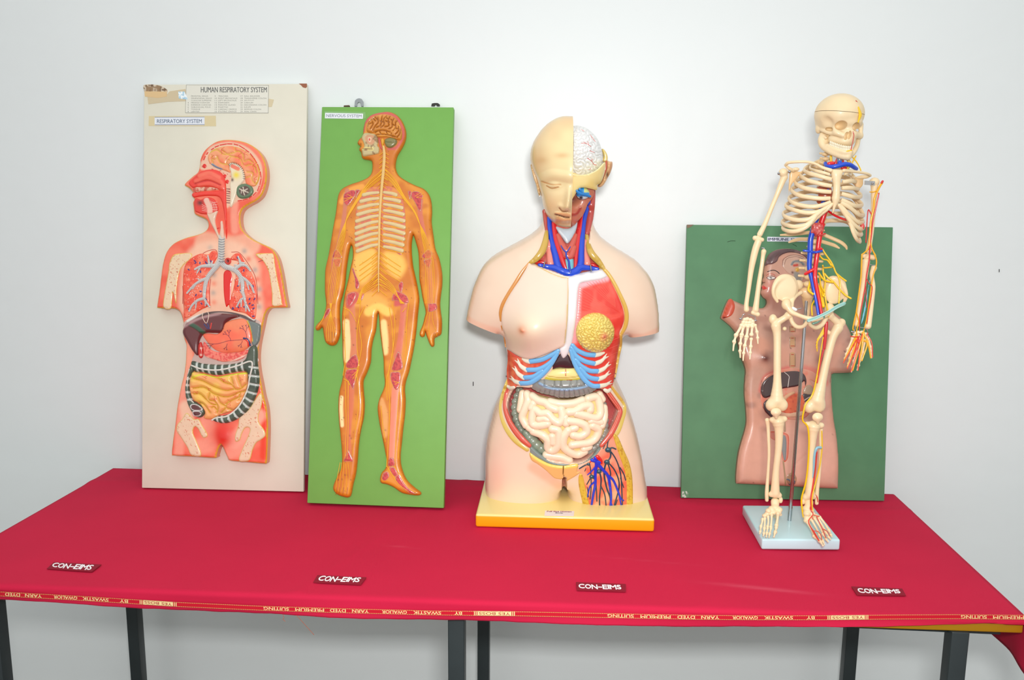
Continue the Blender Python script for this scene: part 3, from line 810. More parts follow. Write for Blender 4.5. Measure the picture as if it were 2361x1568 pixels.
    out = cm(out, z1((140, 1480), (152, 1380), (165, 1290), (190, 1210), (240, 1150), (320, 1112), (400, 1090), (450, 1070), (478, 1040), (478, 1000), (455, 975), (410, 958), (385, 940), (378, 900), (374, 862), (384, 842),
                     (368, 818), (374, 795), (352, 766), (316, 744), (330, 720), (375, 680), (410, 650), (422, 600), (427, 560), (450, 510), (490, 470), (540, 440)))
    T = .026
    C1, C2, CRM = (238, 92, 66), (240, 168, 138), (232, 208, 178)
    rim = np.vstack([out, out[:1]])
    ops = [('N', 30, (244, 120, 92), .3, .7, 0, 5),
           ('S', z1((470, 1150), (640, 1180), (770, 1160)), 40, C2, 12, 0), ('S', z1((670, 880), (665, 960), (670, 1060)), 8, (246, 150, 125), 8, 0),
           ('P', z2((300, 240), (300, 0), (320, -140), (420, -240), (560, -260), (700, -240), (830, -120), (850, 60), (850, 300), (560, 330)), (243, 190, 160), 9, 0),
           # skull ring
           ('P', z1((455, 560), (500, 480), (600, 448), (690, 455), (780, 500), (850, 590), (862, 690), (830, 790), (760, 840), (690, 860), (640, 890), (606, 890), (600, 700), (540, 640), (440, 640), (425, 600)), (236, 190, 160), 2.5, 0),
           ('N', 3, (205, 60, 50), .7, .78, 0, 7, z1((440, 620), (480, 560), (640, 600), (640, 880), (610, 880), (600, 700), (520, 640))),
           # side and thigh shading of colour
           ('S', z2((280, 1240), (300, 1000), (320, 760)), 12, (244, 150, 125), 10, 0), ('S', z2((870, 1240), (880, 1050), (868, 880)), 9, (238, 60, 25), 8, 0),
           ('S', z2((600, 1230), (740, 1150), (760, 1060)), 20, (246, 150, 125), 16, 0), ('S', z2((420, 1180), (500, 1150), (480, 1000)), 20, (246, 150, 125), 16, 0),
           ('S', z2((350, 480), (352, 620), (330, 760)), 10, (246, 160, 130), 8, 0), ('S', z2((330, 900), (345, 990)), 16, (240, 190, 160), 12, 0),
           ('S', z2((830, 960), (700, 1100), (660, 1140)), 22, (246, 165, 140), 12, 0),
           ('G', *z2((585, 1080))[0], (26, 30), (228, 40, 22), .95, 5), ('G', *z2((600, 1110))[0], (14, 16), (222, 32, 20), .8, 3),
           ('S', rim, 2.2, (226, 180, 45), 1.4, 0),
           ('P', z1((640, 1200), (850, 1210), (840, 1568), (300, 1568), (330, 1330), (440, 1200)), None, 20, 4)]
    for (x, y, c) in [(740, 1205, (165, 150, 145)), (815, 1335, (170, 150, 145)), (845, 1470, (170, 150, 145)), (840, 1590, (175, 150, 145)), (530, 1370, (175, 160, 150)), (525, 1495, (175, 160, 150)), (500, 1180, (195, 175, 160)),
                      (830, 1400, (240, 90, 60)), (530, 1430, (244, 130, 100)), (840, 1535, (240, 90, 60)), (770, 1260, (240, 100, 70)), (530, 1560, (244, 130, 100))]:
        ops.append(('G', *z1((x, y))[0], 6, c, .75, 0))
    body = Relief(pl, out, 0, T, 'slab', edge=.005, e0=.82, res=.0024, ops=ops, color=C1, sink=0, hpx=T*.95, side=(226, 140, 106))
    fig = body.obj('torso_relief', m_relief, root, label='raised coral cutaway figure with head in profile')
    def P(name, pts, th, c, base=body, e0=.25, edge=.004, prof='slab', ops=(), par=None, m=None, label=None, res=.0016, pw=.5):
        r = Relief(pl, pts, base, th*1e-3, prof, edge=edge, e0=e0, res=res, ops=ops, color=c, power=pw, sink=.0008, hpx=th*.0007)
        r.obj(name, m or m_relief, par or fig, label); return r
    L = lambda name, segs, R, c, surf=body, h=.0003, flat=.6, m=None, label=None, **k: lines(fig, pl, name, segs, R, c, surf, h, m, flat, label=label, **k)
    # head
    yl = (222, 178, 60)
    brf = [[(490, 520), (540, 500), (590, 530), (650, 520), (690, 508), (722, 530)], [(575, 498), (600, 520), (640, 542), (700, 560), (722, 602)], [(722, 530), (730, 580), (760, 568), (792, 590)],
           [(540, 545), (566, 590), (620, 602)], [(640, 542), (616, 570), (600, 602)], [(738, 612), (780, 600), (802, 620), (812, 655)], [(748, 652), (790, 660), (782, 700), (802, 732)], [(745, 692), (772, 682)], [(500, 570), (530, 560), (545, 545)], [(505, 540), (512, 590)], [(660, 480), (672, 512)]]
    brain = P('brain', z1((480, 540), (500, 505), (560, 480), (640, 472), (710, 490), (770, 530), (810, 580), (837, 640), (835, 700), (812, 745), (780, 752), (745, 735), (735, 690), (720, 640), (690, 605), (640, 590), (625, 625), (635, 655), (590, 640), (540, 625), (500, 600), (480, 570)),
              4, (243, 160, 112), e0=.1, edge=.006, ops=[('N', 20, (245, 130, 90), .4, .7, 0, 3)]+[('K', [z1(f) for f in brf], 5, yl, 1.8, 2.6)]+[('S', z1((480, 600), (480, 530), (560, 480), (660, 472), (780, 535), (838, 660), (812, 748)), 1.8, yl, 1, 0), ('S', z1((510, 600), (540, 620), (575, 635)), 3, (130, 150, 170), 2, 0)])
    vein = []
    for (x, y) in ((570, 500), (605, 560), (500, 555), (730, 525), (790, 610), (690, 540), (800, 700)):
        for a in (-1.0, .1, 1.1):
            vein.append(z1((x, y), (x+18*math.cos(a), y+16*math.sin(a)+4), (x+32*math.cos(a+.3), y+30*math.sin(a+.3))))
    L('brain_veins', vein, .35, (225, 70, 45), brain)
    L('skull_marrow', [z1(*[(x, y) for x, y in p]) for p in ([(452, 568), (462, 545)], [(472, 530), (480, 518)], [(505, 498), (520, 488)], [(530, 480), (555, 470)], [(565, 466), (610, 458)], [(618, 457), (648, 458)], [(662, 459), (690, 466)], [(700, 470), (735, 492)], [(742, 498), (765, 515)], [(775, 525), (795, 550)], [(800, 556), (820, 590)], [(826, 600), (840, 640)],
                     [(845, 652), (850, 690)], [(850, 700), (842, 740)], [(838, 750), (826, 782)], [(815, 795), (795, 815)], [(785, 822), (768, 835)], [(755, 840), (725, 848)], [(715, 850), (690, 854)])], 1.2, (222, 40, 28), body, .0002, label='red dashed marrow line')
    for c, r in (((456, 611), 13), ((597, 682), 12), ((614, 720), 12)):
        P('sinus', z1(*[(c[0]+r*math.cos(a), c[1]+r*1.2*math.sin(a)) for a in np.arange(0, 6.28, .8)]), 1.5, (225, 40, 28), ops=[], e0=.3, edge=.003)
    stem = P('brainstem', z1((625, 595), (655, 588), (700, 605), (730, 650), (735, 700), (712, 735), (690, 760), (680, 800), (650, 885), (632, 890), (636, 800), (630, 740), (640, 700), (636, 650)), 4.5, (234, 218, 190), e0=.2,
             ops=[('S', z1((650, 612), (690, 632)), 7, (238, 120, 95), 1.5, 0), ('G', *z1((678, 674))[0], (8, 8), (240, 215, 60), 1, .6), ('G', *z1((650, 708))[0], (3, 4), (90, 50, 40), 1, -.5)])
    L('callosal_fringe', [z1((630+55*math.cos(a)*0+0, 0), (0, 0)) for a in ()]+[z1((x, y), (x2, y2)) for x, y, x2, y2 in ((624, 600, 634, 612), (632, 592, 640, 604), (642, 587, 648, 600), (654, 585, 658, 598), (666, 587, 668, 600), (678, 590, 678, 604), (690, 597, 688, 610), (702, 604, 696, 616), (712, 614, 704, 624), (722, 626, 710, 634), (730, 640, 718, 646), (735, 655, 722, 660), (738, 670, 724, 672), (740, 685, 726, 686), (738, 700, 724, 698))], .6, (90, 70, 65), stem)
    P('cerebellum', z1((680, 755), (715, 735), (755, 735), (785, 755), (795, 790), (770, 825), (725, 838), (690, 828), (675, 795)), 4.5, (98, 122, 92), e0=.15, edge=.006,
      ops=[('P', z1((712, 760), (745, 750), (772, 772), (765, 800), (730, 820), (705, 805), (695, 775)), (92, 66, 58), 1.5, 0)]+[('S', z1(a, b), 1.4, (214, 200, 180), .7, .4) for a, b in (((700, 770), (730, 785)), ((730, 785), (725, 760)), ((730, 785), (755, 770)), ((730, 785), (760, 795)), ((725, 785), (735, 812)), ((715, 780), (712, 800)))])
    nc = P('nasal_cavity', z1((345, 728), (380, 690), (430, 650), (500, 635), (560, 650), (595, 695), (605, 760), (606, 850), (610, 960), (612, 1080), (606, 1115), (598, 1000), (585, 900), (560, 830), (500, 818), (430, 822), (380, 830), (372, 800), (440, 790), (560, 780), (480, 755), (400, 760), (372, 762)), 3.5, (236, 62, 48), e0=.2, edge=.005,
      ops=[('S', z1((400, 720), (470, 690), (560, 715), (585, 760)), 7, (242, 100, 78), 4, 2.0), ('S', z1((420, 750), (500, 735), (570, 765)), 5, (240, 88, 68), 4, 1.6), ('S', z1((420, 680), (490, 660), (560, 690)), 4, (242, 110, 85), 4, 1.4), ('S', z1((390, 735), (480, 712), (570, 745)), 1.5, (200, 40, 35), 1.5, -1)])
    P('palate', z1((380, 762), (430, 754), (520, 758), (560, 772), (500, 780), (440, 785), (385, 796)), 3.0, (226, 178, 150), e0=.3, ops=[('N', 4, (200, 90, 70), .5, .6, 0, 4)], base=body)
    L('front_tooth', [z1((386, 792), (392, 765), (398, 790)), z1((400, 790), (404, 762), (416, 788))], .8, (215, 200, 185))
    tg = P('tongue', z1((385, 850), (400, 835), (430, 845), (470, 828), (520, 840), (545, 880), (550, 920), (500, 945), (440, 945), (410, 935), (388, 920)), 3.2, (226, 62, 50), e0=.2,
           ops=[('S', z1((470, 850), (492, 900), (495, 940)), 9, (240, 190, 170), 3, 0), ('G', *z1((425, 868))[0], (7, 6), (110, 40, 40), 1, -1)])
    L('tongue_fibres', [z1((490+a*10, 850+abs(a)*4), (495+a*14, 890), (500+a*12, 925)) for a in (1, 2, 3)]+[z1((475, 900+i*9), (440, 880+i*13)) for i in range(4)]+[z1((505, 870+i*14), (545, 862+i*18)) for i in range(4)], .5, (246, 190, 175), tg)
    P('larynx', z1((468, 930), (490, 945), (530, 925), (548, 925), (535, 960), (530, 1000), (545, 1060), (565, 1115), (555, 1120), (525, 1060), (500, 1010), (480, 965)), 4, (228, 195, 170), e0=.2)
    P('larynx_cartilage', z1((565, 1000), (580, 995), (588, 1050), (592, 1110), (575, 1118), (560, 1090), (566, 1040)), 4.5, (232, 196, 172), e0=.2)
    L('vocal_cord', [z1((538, 1048), (558, 1042))], 1.3, (215, 40, 30))
    L('neck_vertebra', [z1((612, y), (632, y+2)) for y in range(770, 880, 16)], .9, (120, 60, 60))
    # airway
    tr = z1((576, 1105), (574, 1160), (572, 1220), (566, 1275)); ring = (208, 206, 198)
    tra = MB(); ptube(tra, pl, tr, 7.2, surf=body, c=ring, seg=12, flat=.55); tra.obj('trachea', m_relief, fig, label='pale grey ringed windpipe')
    L('trachea_ring', [z1((556+i*.2, 1118+i*17), (576, 1124+i*17), (597, 1118+i*17)) for i in range(10)], .9, (150, 152, 158), body, .0085, flat=1)
    def lung(name, pts, seed):
        o = [('N', 14, (244, 130, 100), .4, .7, 0, seed)]
        r = P(name, pts, 3.0, (240, 84, 58), e0=.2, edge=.006, ops=o)
        rs = np.random.RandomState(seed); q = pl.px(pts, T); lo, hi = q.min(0), q.max(0)
        for nm, n, rr, c in (('lung_speckles', 150, .0009, (196, 24, 30)), ('air_dots', 60, .0010, (236, 205, 196)), ('vein_section', 16, .0024, (70, 52, 120))):
            mb = MB(); k = 0
            while k < n:
                x = lo+(hi-lo)*rs.rand(2)
                if not inside(x[None], r.P)[0] or seg_dist(x[None], r.P, True)[0] < .003: continue
                k += 1; h = r.H(x[None])[0]; a = rs.rand()*3; d = np.array([math.cos(a), math.sin(a)])*rr*.7
                mb.add(*tube_vf(pl.w(np.array([x-d, x+d]), h-.0001), [rr*.7]*2, 5, .5, pl.N), lin(c))
                if n == 16: mb.obj('vein_section', m_relief, fig); mb = MB()
            if n != 16: mb.obj(nm, m_relief, fig)
        return r
    lr = lung('lung', cm(z1((480, 1225), (510, 1200), (540, 1205), (545, 1240), (520, 1290), (490, 1380), (488, 1480), (492, 1568)), z2((500, 190), (430, 225), (318, 280), (312, 150), (305, 60), (312, -60), (345, -120), (420, -165))), 21)
    ll = lung('lung', cm(z1((640, 1245), (670, 1220), (705, 1225), (740, 1290), (790, 1370), (815, 1460), (820, 1568)), z2((818, 150), (805, 288), (740, 250), (630, 210), (655, 80), (672, 0), (668, -60), (690, -110), (640, -125))), 33)
    bt = (205, 202, 196)
    def tree(name, segs, surf):
        b = MB()
        for p, r in segs: ptube(b, pl, z1(*p), r, surf=surf, c=bt, seg=9, flat=.6, h=.0008)
        o = b.obj(name, m_relief, fig, label='pale branching air tubes')
        c = MB()
        for p, r in segs:
            q = resample(crom(z1(*p), n=6), 3.4, False); d = np.gradient(q, axis=0); d /= np.linalg.norm(d, axis=1)[:, None]+1e-9
            w0 = r[0] if hasattr(r, '__len__') else r; w1 = r[-1] if hasattr(r, '__len__') else r
            for i in range(1, len(q)-1):
                rr = w0+(w1-w0)*i/len(q); nn = np.array([-d[i][1], d[i][0]])
                P3 = [q[i]-nn*rr*.9, q[i], q[i]+nn*rr*.9]; P3 = np.array([[*P3[0], rr*.25], [*P3[1], rr*.62], [*P3[2], rr*.25]])
                ptube(c, pl, P3, .42, surf=surf, h=.0008, c=(150, 156, 166), seg=4, step=2.2)
        c.obj('tube_rings', m_relief, fig)
    tree('bronchus', [([(566, 1270), (540, 1310), (510, 1345), (480, 1385), (462, 1440), (455, 1500)], [6.5, 4]), ([(540, 1305), (480, 1305), (430, 1310), (390, 1330)], [5, 2.2]), ([(490, 1300), (485, 1260), (480, 1235)], [3, 1.6]), ([(500, 1300), (512, 1275)], [2.5, 1.5]),
                      ([(480, 1390), (430, 1410), (385, 1440), (335, 1495)], [4, 2]), ([(430, 1410), (410, 1395)], [2, 1.4]), ([(390, 1440), (375, 1465)], [2.4, 1.5]), ([(430, 1310), (405, 1355)], [2.4, 1.5]), ([(455, 1500), (452, 1530), (410, 1545), (370, 1580), (350, 1620)], [4, 2]),
                      ([(452, 1530), (470, 1560), (492, 1590)], [3, 1.8]), ([(400, 1552), (395, 1600)], [2.2, 1.3]), ([(465, 1555), (462, 1585)], [2.2, 1.3])], lr)
    tree('bronchus', [([(566, 1270), (600, 1310), (650, 1325), (690, 1355), (715, 1400), (722, 1440), (720, 1490)], [6.5, 4]), ([(670, 1325), (710, 1300), (745, 1305), (775, 1340)], [4.5, 2]), ([(710, 1300), (700, 1265), (690, 1240)], [3, 1.6]), ([(700, 1280), (735, 1285)], [2, 1.4]), ([(680, 1300), (665, 1300)], [2, 1.6]),
                      ([(712, 1385), (740, 1400), (780, 1440), (800, 1490)], [4, 2]), ([(705, 1380), (695, 1440)], [3, 1.5]), ([(750, 1410), (765, 1470)], [2.4, 1.4]), ([(720, 1480), (735, 1530), (740, 1560), (770, 1620)], [4, 2]), ([(735, 1530), (710, 1540), (680, 1590)], [3, 1.8]), ([(742, 1560), (745, 1620)], [3, 1.5]), ([(712, 1545), (712, 1590)], [2.2, 1.3])], ll)
    ao = P('aorta', z1(*[(617+22*math.cos(a), 1272+24*math.sin(a)) for a in np.arange(0, 6.28, .7)]), 6, (226, 66, 52), e0=.4, ops=[('G', *z1((616, 1272))[0], (3.4, 4), (60, 30, 30), 1, -4), ('G', *z1((616, 1272))[0], (4.6, 5), (190, 130, 110), .0, 0)])
    P('heart_cavity', cm(z1((600, 1340), (620, 1336), (640, 1350), (648, 1390), (640, 1450), (638, 1568)), z2((622, 190), (610, 205), (600, 180), (590, 100), (588, 0), (590, -30))), 1.5, (226, 24, 14), e0=.2, edge=.004, m=m_gloss)
    L('chest_lining', [z1((645, 1210), (700, 1215), (760, 1290), (805, 1370), (822, 1450), (828, 1568)), z1((550, 1260), (540, 1200), (505, 1195), (440, 1225), (350, 1330), (312, 1450), (305, 1568)), z2((305, 60), (312, 180), (320, 290)), z2((825, 100), (815, 200), (805, 290)), z1((500, 1400), (492, 1480), (495, 1568)), z1((668, 1400), (668, 1480), (655, 1568))], .7, (190, 60, 45))
    # arm bones
    for nm, pts in (('humerus', cm(z1((240, 1230), (300, 1218), (365, 1220), (355, 1260), (310, 1300), (280, 1350), (262, 1450), (258, 1568)), z2((235, 100), (222, 212), (170, 205), (180, 100), (205, -40), (212, -100)))),
                    ('humerus', cm(z1((815, 1222), (900, 1218), (935, 1225), (945, 1290), (960, 1380), (985, 1500), (995, 1568)), z2((1000, 190), (930, 196), (925, 110), (910, 0), (895, -60), (860, -120), (830, -140))))):
        P(nm, pts, 2.0, (234, 206, 170), e0=.2, edge=.004, ops=[('N', 2.5, (205, 110, 75), .74, .8, 0, 6), ('S', np.vstack([pts, pts[:1]]), 1.5, (224, 186, 70), 1, 0)], label='cream section of upper arm bone')
    L('joint_line', [z1((263, 1352), (268, 1310), (285, 1285), (310, 1278)), z1((832, 1278), (860, 1268), (885, 1285), (905, 1325))], .5, (90, 50, 40))
    # abdomen
    cav = P('abdominal_wall', z2((310, 320), (400, 262), (520, 235), (640, 240), (740, 265), (835, 300), (848, 340), (835, 450), (812, 520), (800, 600), (400, 600), (385, 520), (340, 420)), 1.0, (200, 170, 160), e0=.2, ops=[('S', z2((340, 330), (500, 240), (640, 238), (800, 300)), 5, (90, 70, 68), 4, 0), ('S', z2((340, 300), (480, 225), (660, 215), (800, 290)), 3, (225, 220, 210), 3, 0)])
    lv = P('liver', z2((305, 360), (330, 320), (400, 280), (520, 250), (640, 255), (700, 268), (640, 290), (600, 320), (575, 380), (520, 385), (470, 385), (440, 400), (415, 450), (408, 540), (370, 510), (330, 440), (305, 395)), 9, (100, 42, 44), e0=.25, edge=.012, m=m_gloss,
           ops=[('S', z2((352, 320), (400, 345), (455, 385)), 6, (50, 84, 60), 3, 1.5), ('S', z2((310, 340), (420, 280), (560, 245)), 4, (170, 130, 130), 5, 0)], label='dark maroon liver')
    L('liver_ligament', [z2((447, 240), (443, 275), (470, 318), (487, 262), (478, 238))], .8, (225, 200, 180), lv)
    L('hepatic_vessels', [z2((455, 325), (480, 355)), z2((478, 320), (490, 355))], 1.4, (60, 60, 110), lv)
    L('hepatic_artery', [z2((505, 318), (498, 355))], 1.4, (210, 50, 40), lv)
    P('spleen', z2((750, 300), (790, 305), (838, 325), (845, 350), (835, 440), (805, 478), (785, 460), (782, 400), (765, 340)), 6, (112, 122, 118), e0=.3, ops=[('S', z2((752, 300), (772, 350), (788, 440)), 2.5, (222, 200, 70), 1.5, 0)])
    st = P('stomach', z2((440, 400), (475, 388), (540, 392), (578, 360), (590, 320), (640, 295), (710, 285), (745, 300), (765, 345), (780, 400), (775, 460), (740, 500), (680, 520), (590, 524), (530, 505), (480, 460)), 10, (240, 132, 92), prof='dome', e0=.15,
           ops=[('N', 30, (246, 110, 80), .4, .8, 0, 5), ('S', z2((450, 440), (500, 500), (600, 520)), 4, (250, 130, 100), 5, 0)], label='orange stomach with fine vessels')
    gv, rv = [], []
    def twig(x, y, a, l, d):
        if d == 0: return
        x2, y2 = x+l*math.cos(a), y+l*math.sin(a); gv.append(z2((x, y), ((x+x2)/2+2, (y+y2)/2-2), (x2, y2)))
        for s_ in (-.5, .45): twig(x2, y2, a+s_, l*.66, d-1)
    twig(615, 460, 1.9, 22, 3); twig(720, 440, 2.0, 24, 3); twig(640, 440, -2.0, 34, 4); twig(750, 420, -1.75, 40, 4); twig(520, 462, 2.6, 22, 3); twig(815, 410, -1.2, 18, 3)
    gv.append(z2((470, 455), (520, 462), (570, 455), (620, 440), (670, 436), (740, 430)))
    L('stomach_vessels', gv, .5, (120, 40, 70), st)
    L('splenic_vessels', [z2((730, 422), (758, 430), (775, 470))], 2.2, (50, 48, 100), st); L('splenic_artery', [z2((745, 432), (758, 445), (762, 475))], 2, (225, 50, 35), st)
    P('pancreas', z2((450, 445), (500, 500), (560, 520), (660, 525), (740, 505), (770, 510), (740, 550), (680, 580), (590, 588), (520, 570), (455, 545)), 4, (240, 128, 108), e0=.2, ops=[('N', 3.5, (226, 80, 75), .5, .62, .5, 8), ('S', z2((460, 550), (600, 592), (760, 535)), 2, (244, 200, 180), 1.5, 0)])
    P('duodenum', z2((412, 470), (430, 448), (442, 480), (446, 540), (430, 562), (412, 540)), 6, (200, 40, 32), e0=.3, ops=[('G', *z2((432, 492))[0], 1.8, (240, 220, 200), 1, 0), ('G', *z2((432, 538))[0], 2, (240, 220, 200), 1, 0)])
    # large intestine
    gr = (78, 90, 74)
    col_o = cm(z2((360, 600), (372, 580), (440, 598), (560, 606), (660, 598), (730, 575), (750, 530), (765, 490), (800, 470), (820, 500), (822, 600), (832, 680), (830, 760), (800, 850), (750, 930), (690, 980), (620, 1010), (560, 1012), (512, 992)),
               z2((540, 965), (620, 950), (700, 890), (745, 800), (755, 700), (740, 655), (660, 660), (540, 680), (440, 660), (380, 650)))
    hs = [('N', 14, (62, 74, 60), .4, .7, 0, 4)]
    band = lambda a, b, wd=2.4: ('S', z2(a, b), wd, (196, 204, 196), 2, -1.2)
    for x in (408, 445, 488, 535, 582, 632, 680, 722): hs.append(band((x-5, 585), (x+6, 680)))
    for a, b in (((770, 620), (835, 630)), ((765, 680), (840, 690)), ((760, 735), (838, 750)), ((750, 790), (825, 812)), ((735, 830), (805, 872)), ((715, 860), (775, 915)), ((690, 900), (740, 955)), ((655, 930), (695, 985)), ((620, 950), (640, 1010)), ((575, 960), (590, 1015)), ((545, 965), (550, 1010))): hs.append(band(a, b))
    co = P('colon', col_o, 9, gr, e0=.2, edge=.010, ops=hs, label='dark green banded large intestine')
    ca = P('caecum', z2((362, 600), (380, 640), (350, 700), (348, 780), (370, 850), (400, 870), (440, 900), (455, 940), (430, 972), (390, 965), (350, 910), (325, 840), (318, 770), (330, 690), (345, 640)), 8, gr, e0=.2, edge=.008, ops=[band((318, 700), (362, 705)), band((315, 745), (355, 750)), band((318, 795), (362, 798)), band((330, 850), (375, 845))])
    for q in ([(355, 895), (375, 878), (410, 885), (440, 908), (440, 922), (410, 928), (370, 920)], [(372, 932), (400, 925), (432, 935), (430, 958), (405, 966), (380, 958)]):
        s_ = P('caecum_opening', z2(*q), 1.2, (96, 48, 48), base=ca, ops=[('S', z2(*(q+q[:1])), 2.6, (212, 210, 205), 1, .8)])
    L('colon_band', [z2((365, 610), (440, 636), (560, 642), (680, 615), (785, 585), (770, 700), (755, 780), (700, 890), (620, 960), (540, 975), (510, 990)), z2((352, 640), (335, 740), (345, 830), (380, 872))], 1.9, (214, 210, 198), co, .0004)
    fo = [[(365, 700), (440, 720), (520, 760), (600, 785), (660, 775)], [(370, 770), (450, 765), (520, 810), (610, 830), (690, 800), (735, 790)], [(540, 690), (590, 730), (640, 745), (665, 775), (700, 775), (740, 745)], [(640, 700), (650, 740)], [(680, 680), (700, 740), (710, 770)],
          [(375, 810), (420, 810), (465, 850), (500, 880), (540, 885)], [(490, 800), (480, 850), (520, 860), (545, 900), (540, 940)], [(545, 830), (560, 870), (600, 900), (570, 940)], [(620, 860), (600, 900), (640, 920)], [(600, 880), (650, 850), (700, 830)], [(420, 870), (450, 885), (490, 940)], [(500, 905), (520, 900), (545, 930)], [(700, 800), (690, 850)]]
    si = P('small_intestine', z2((358, 690), (375, 655), (450, 668), (540, 688), (660, 668), (745, 660), (752, 720), (742, 790), (700, 880), (640, 930), (560, 955), (510, 985), (450, 980), (455, 935), (420, 880), (375, 850), (352, 790), (350, 730)), 9, (242, 166, 102), e0=.15, edge=.012,
           res=.0011, ops=[('N', 30, (240, 196, 90), .5, .9, 0, 11)]+[('K', [z2(f) for f in fo], 7, (206, 158, 34), 2.4, 5)]+[('S', z2((358, 700), (450, 672), (540, 692), (660, 672), (748, 665)), 2.5, (225, 215, 60), 1.5, 0)], label='orange coiled small intestine')
    gv.clear()
    for x, y, a in ((440, 690, .2), (570, 700, .6), (470, 760, .7), (700, 690, 1.0), (520, 820, 1.2), (680, 800, 2.2), (380, 790, .4), (640, 860, 2.0)): twig(x, y, a, 16, 3)
    L('intestine_vessels', gv, .35, (214, 70, 40), si)
    # pelvis bones
    bone = (232, 200, 168)
    bo = lambda pts: [('N', 2.5, (206, 100, 60), .74, .8, 0, 6), ('S', np.vstack([pts, pts[:1]]), 1.3, (224, 196, 90), 1, 0)]
    q = z2((268, 1020), (300, 985), (325, 945), (345, 950), (380, 985), (415, 985), (440, 1030), (475, 1090), (465, 1112), (440, 1108), (410, 1050), (385, 1040), (375, 1080), (400, 1140), (432, 1236), (365, 1236), (335, 1180), (290, 1110), (262, 1065))
    P('hip_bone', q, 3.0, bone, e0=.2, edge=.006, ops=bo(q), label='cream hip and thigh bone section')
    q = z2((840, 805), (858, 830), (850, 900), (830, 960), (835, 1010), (870, 1060), (878, 1100), (845, 1130), (815, 1150), (790, 1200), (765, 1272), (695, 1272), (720, 1190), (760, 1100), (770, 1050), (740, 1045), (715, 1085), (700, 1130), (672, 1140), (668, 1100), (690, 1030), (700, 970), (760, 920), (800, 860))
    P('hip_bone', q, 3.0, bone, e0=.2, edge=.006, ops=bo(q), label='cream hip and thigh bone section')
    L('joint_line', [z2((288, 1003), (305, 1035), (328, 1055)), z2((838, 1042), (822, 1065), (805, 1095)), z2((808, 955), (795, 990))], .6, (80, 45, 40))
respiratory()
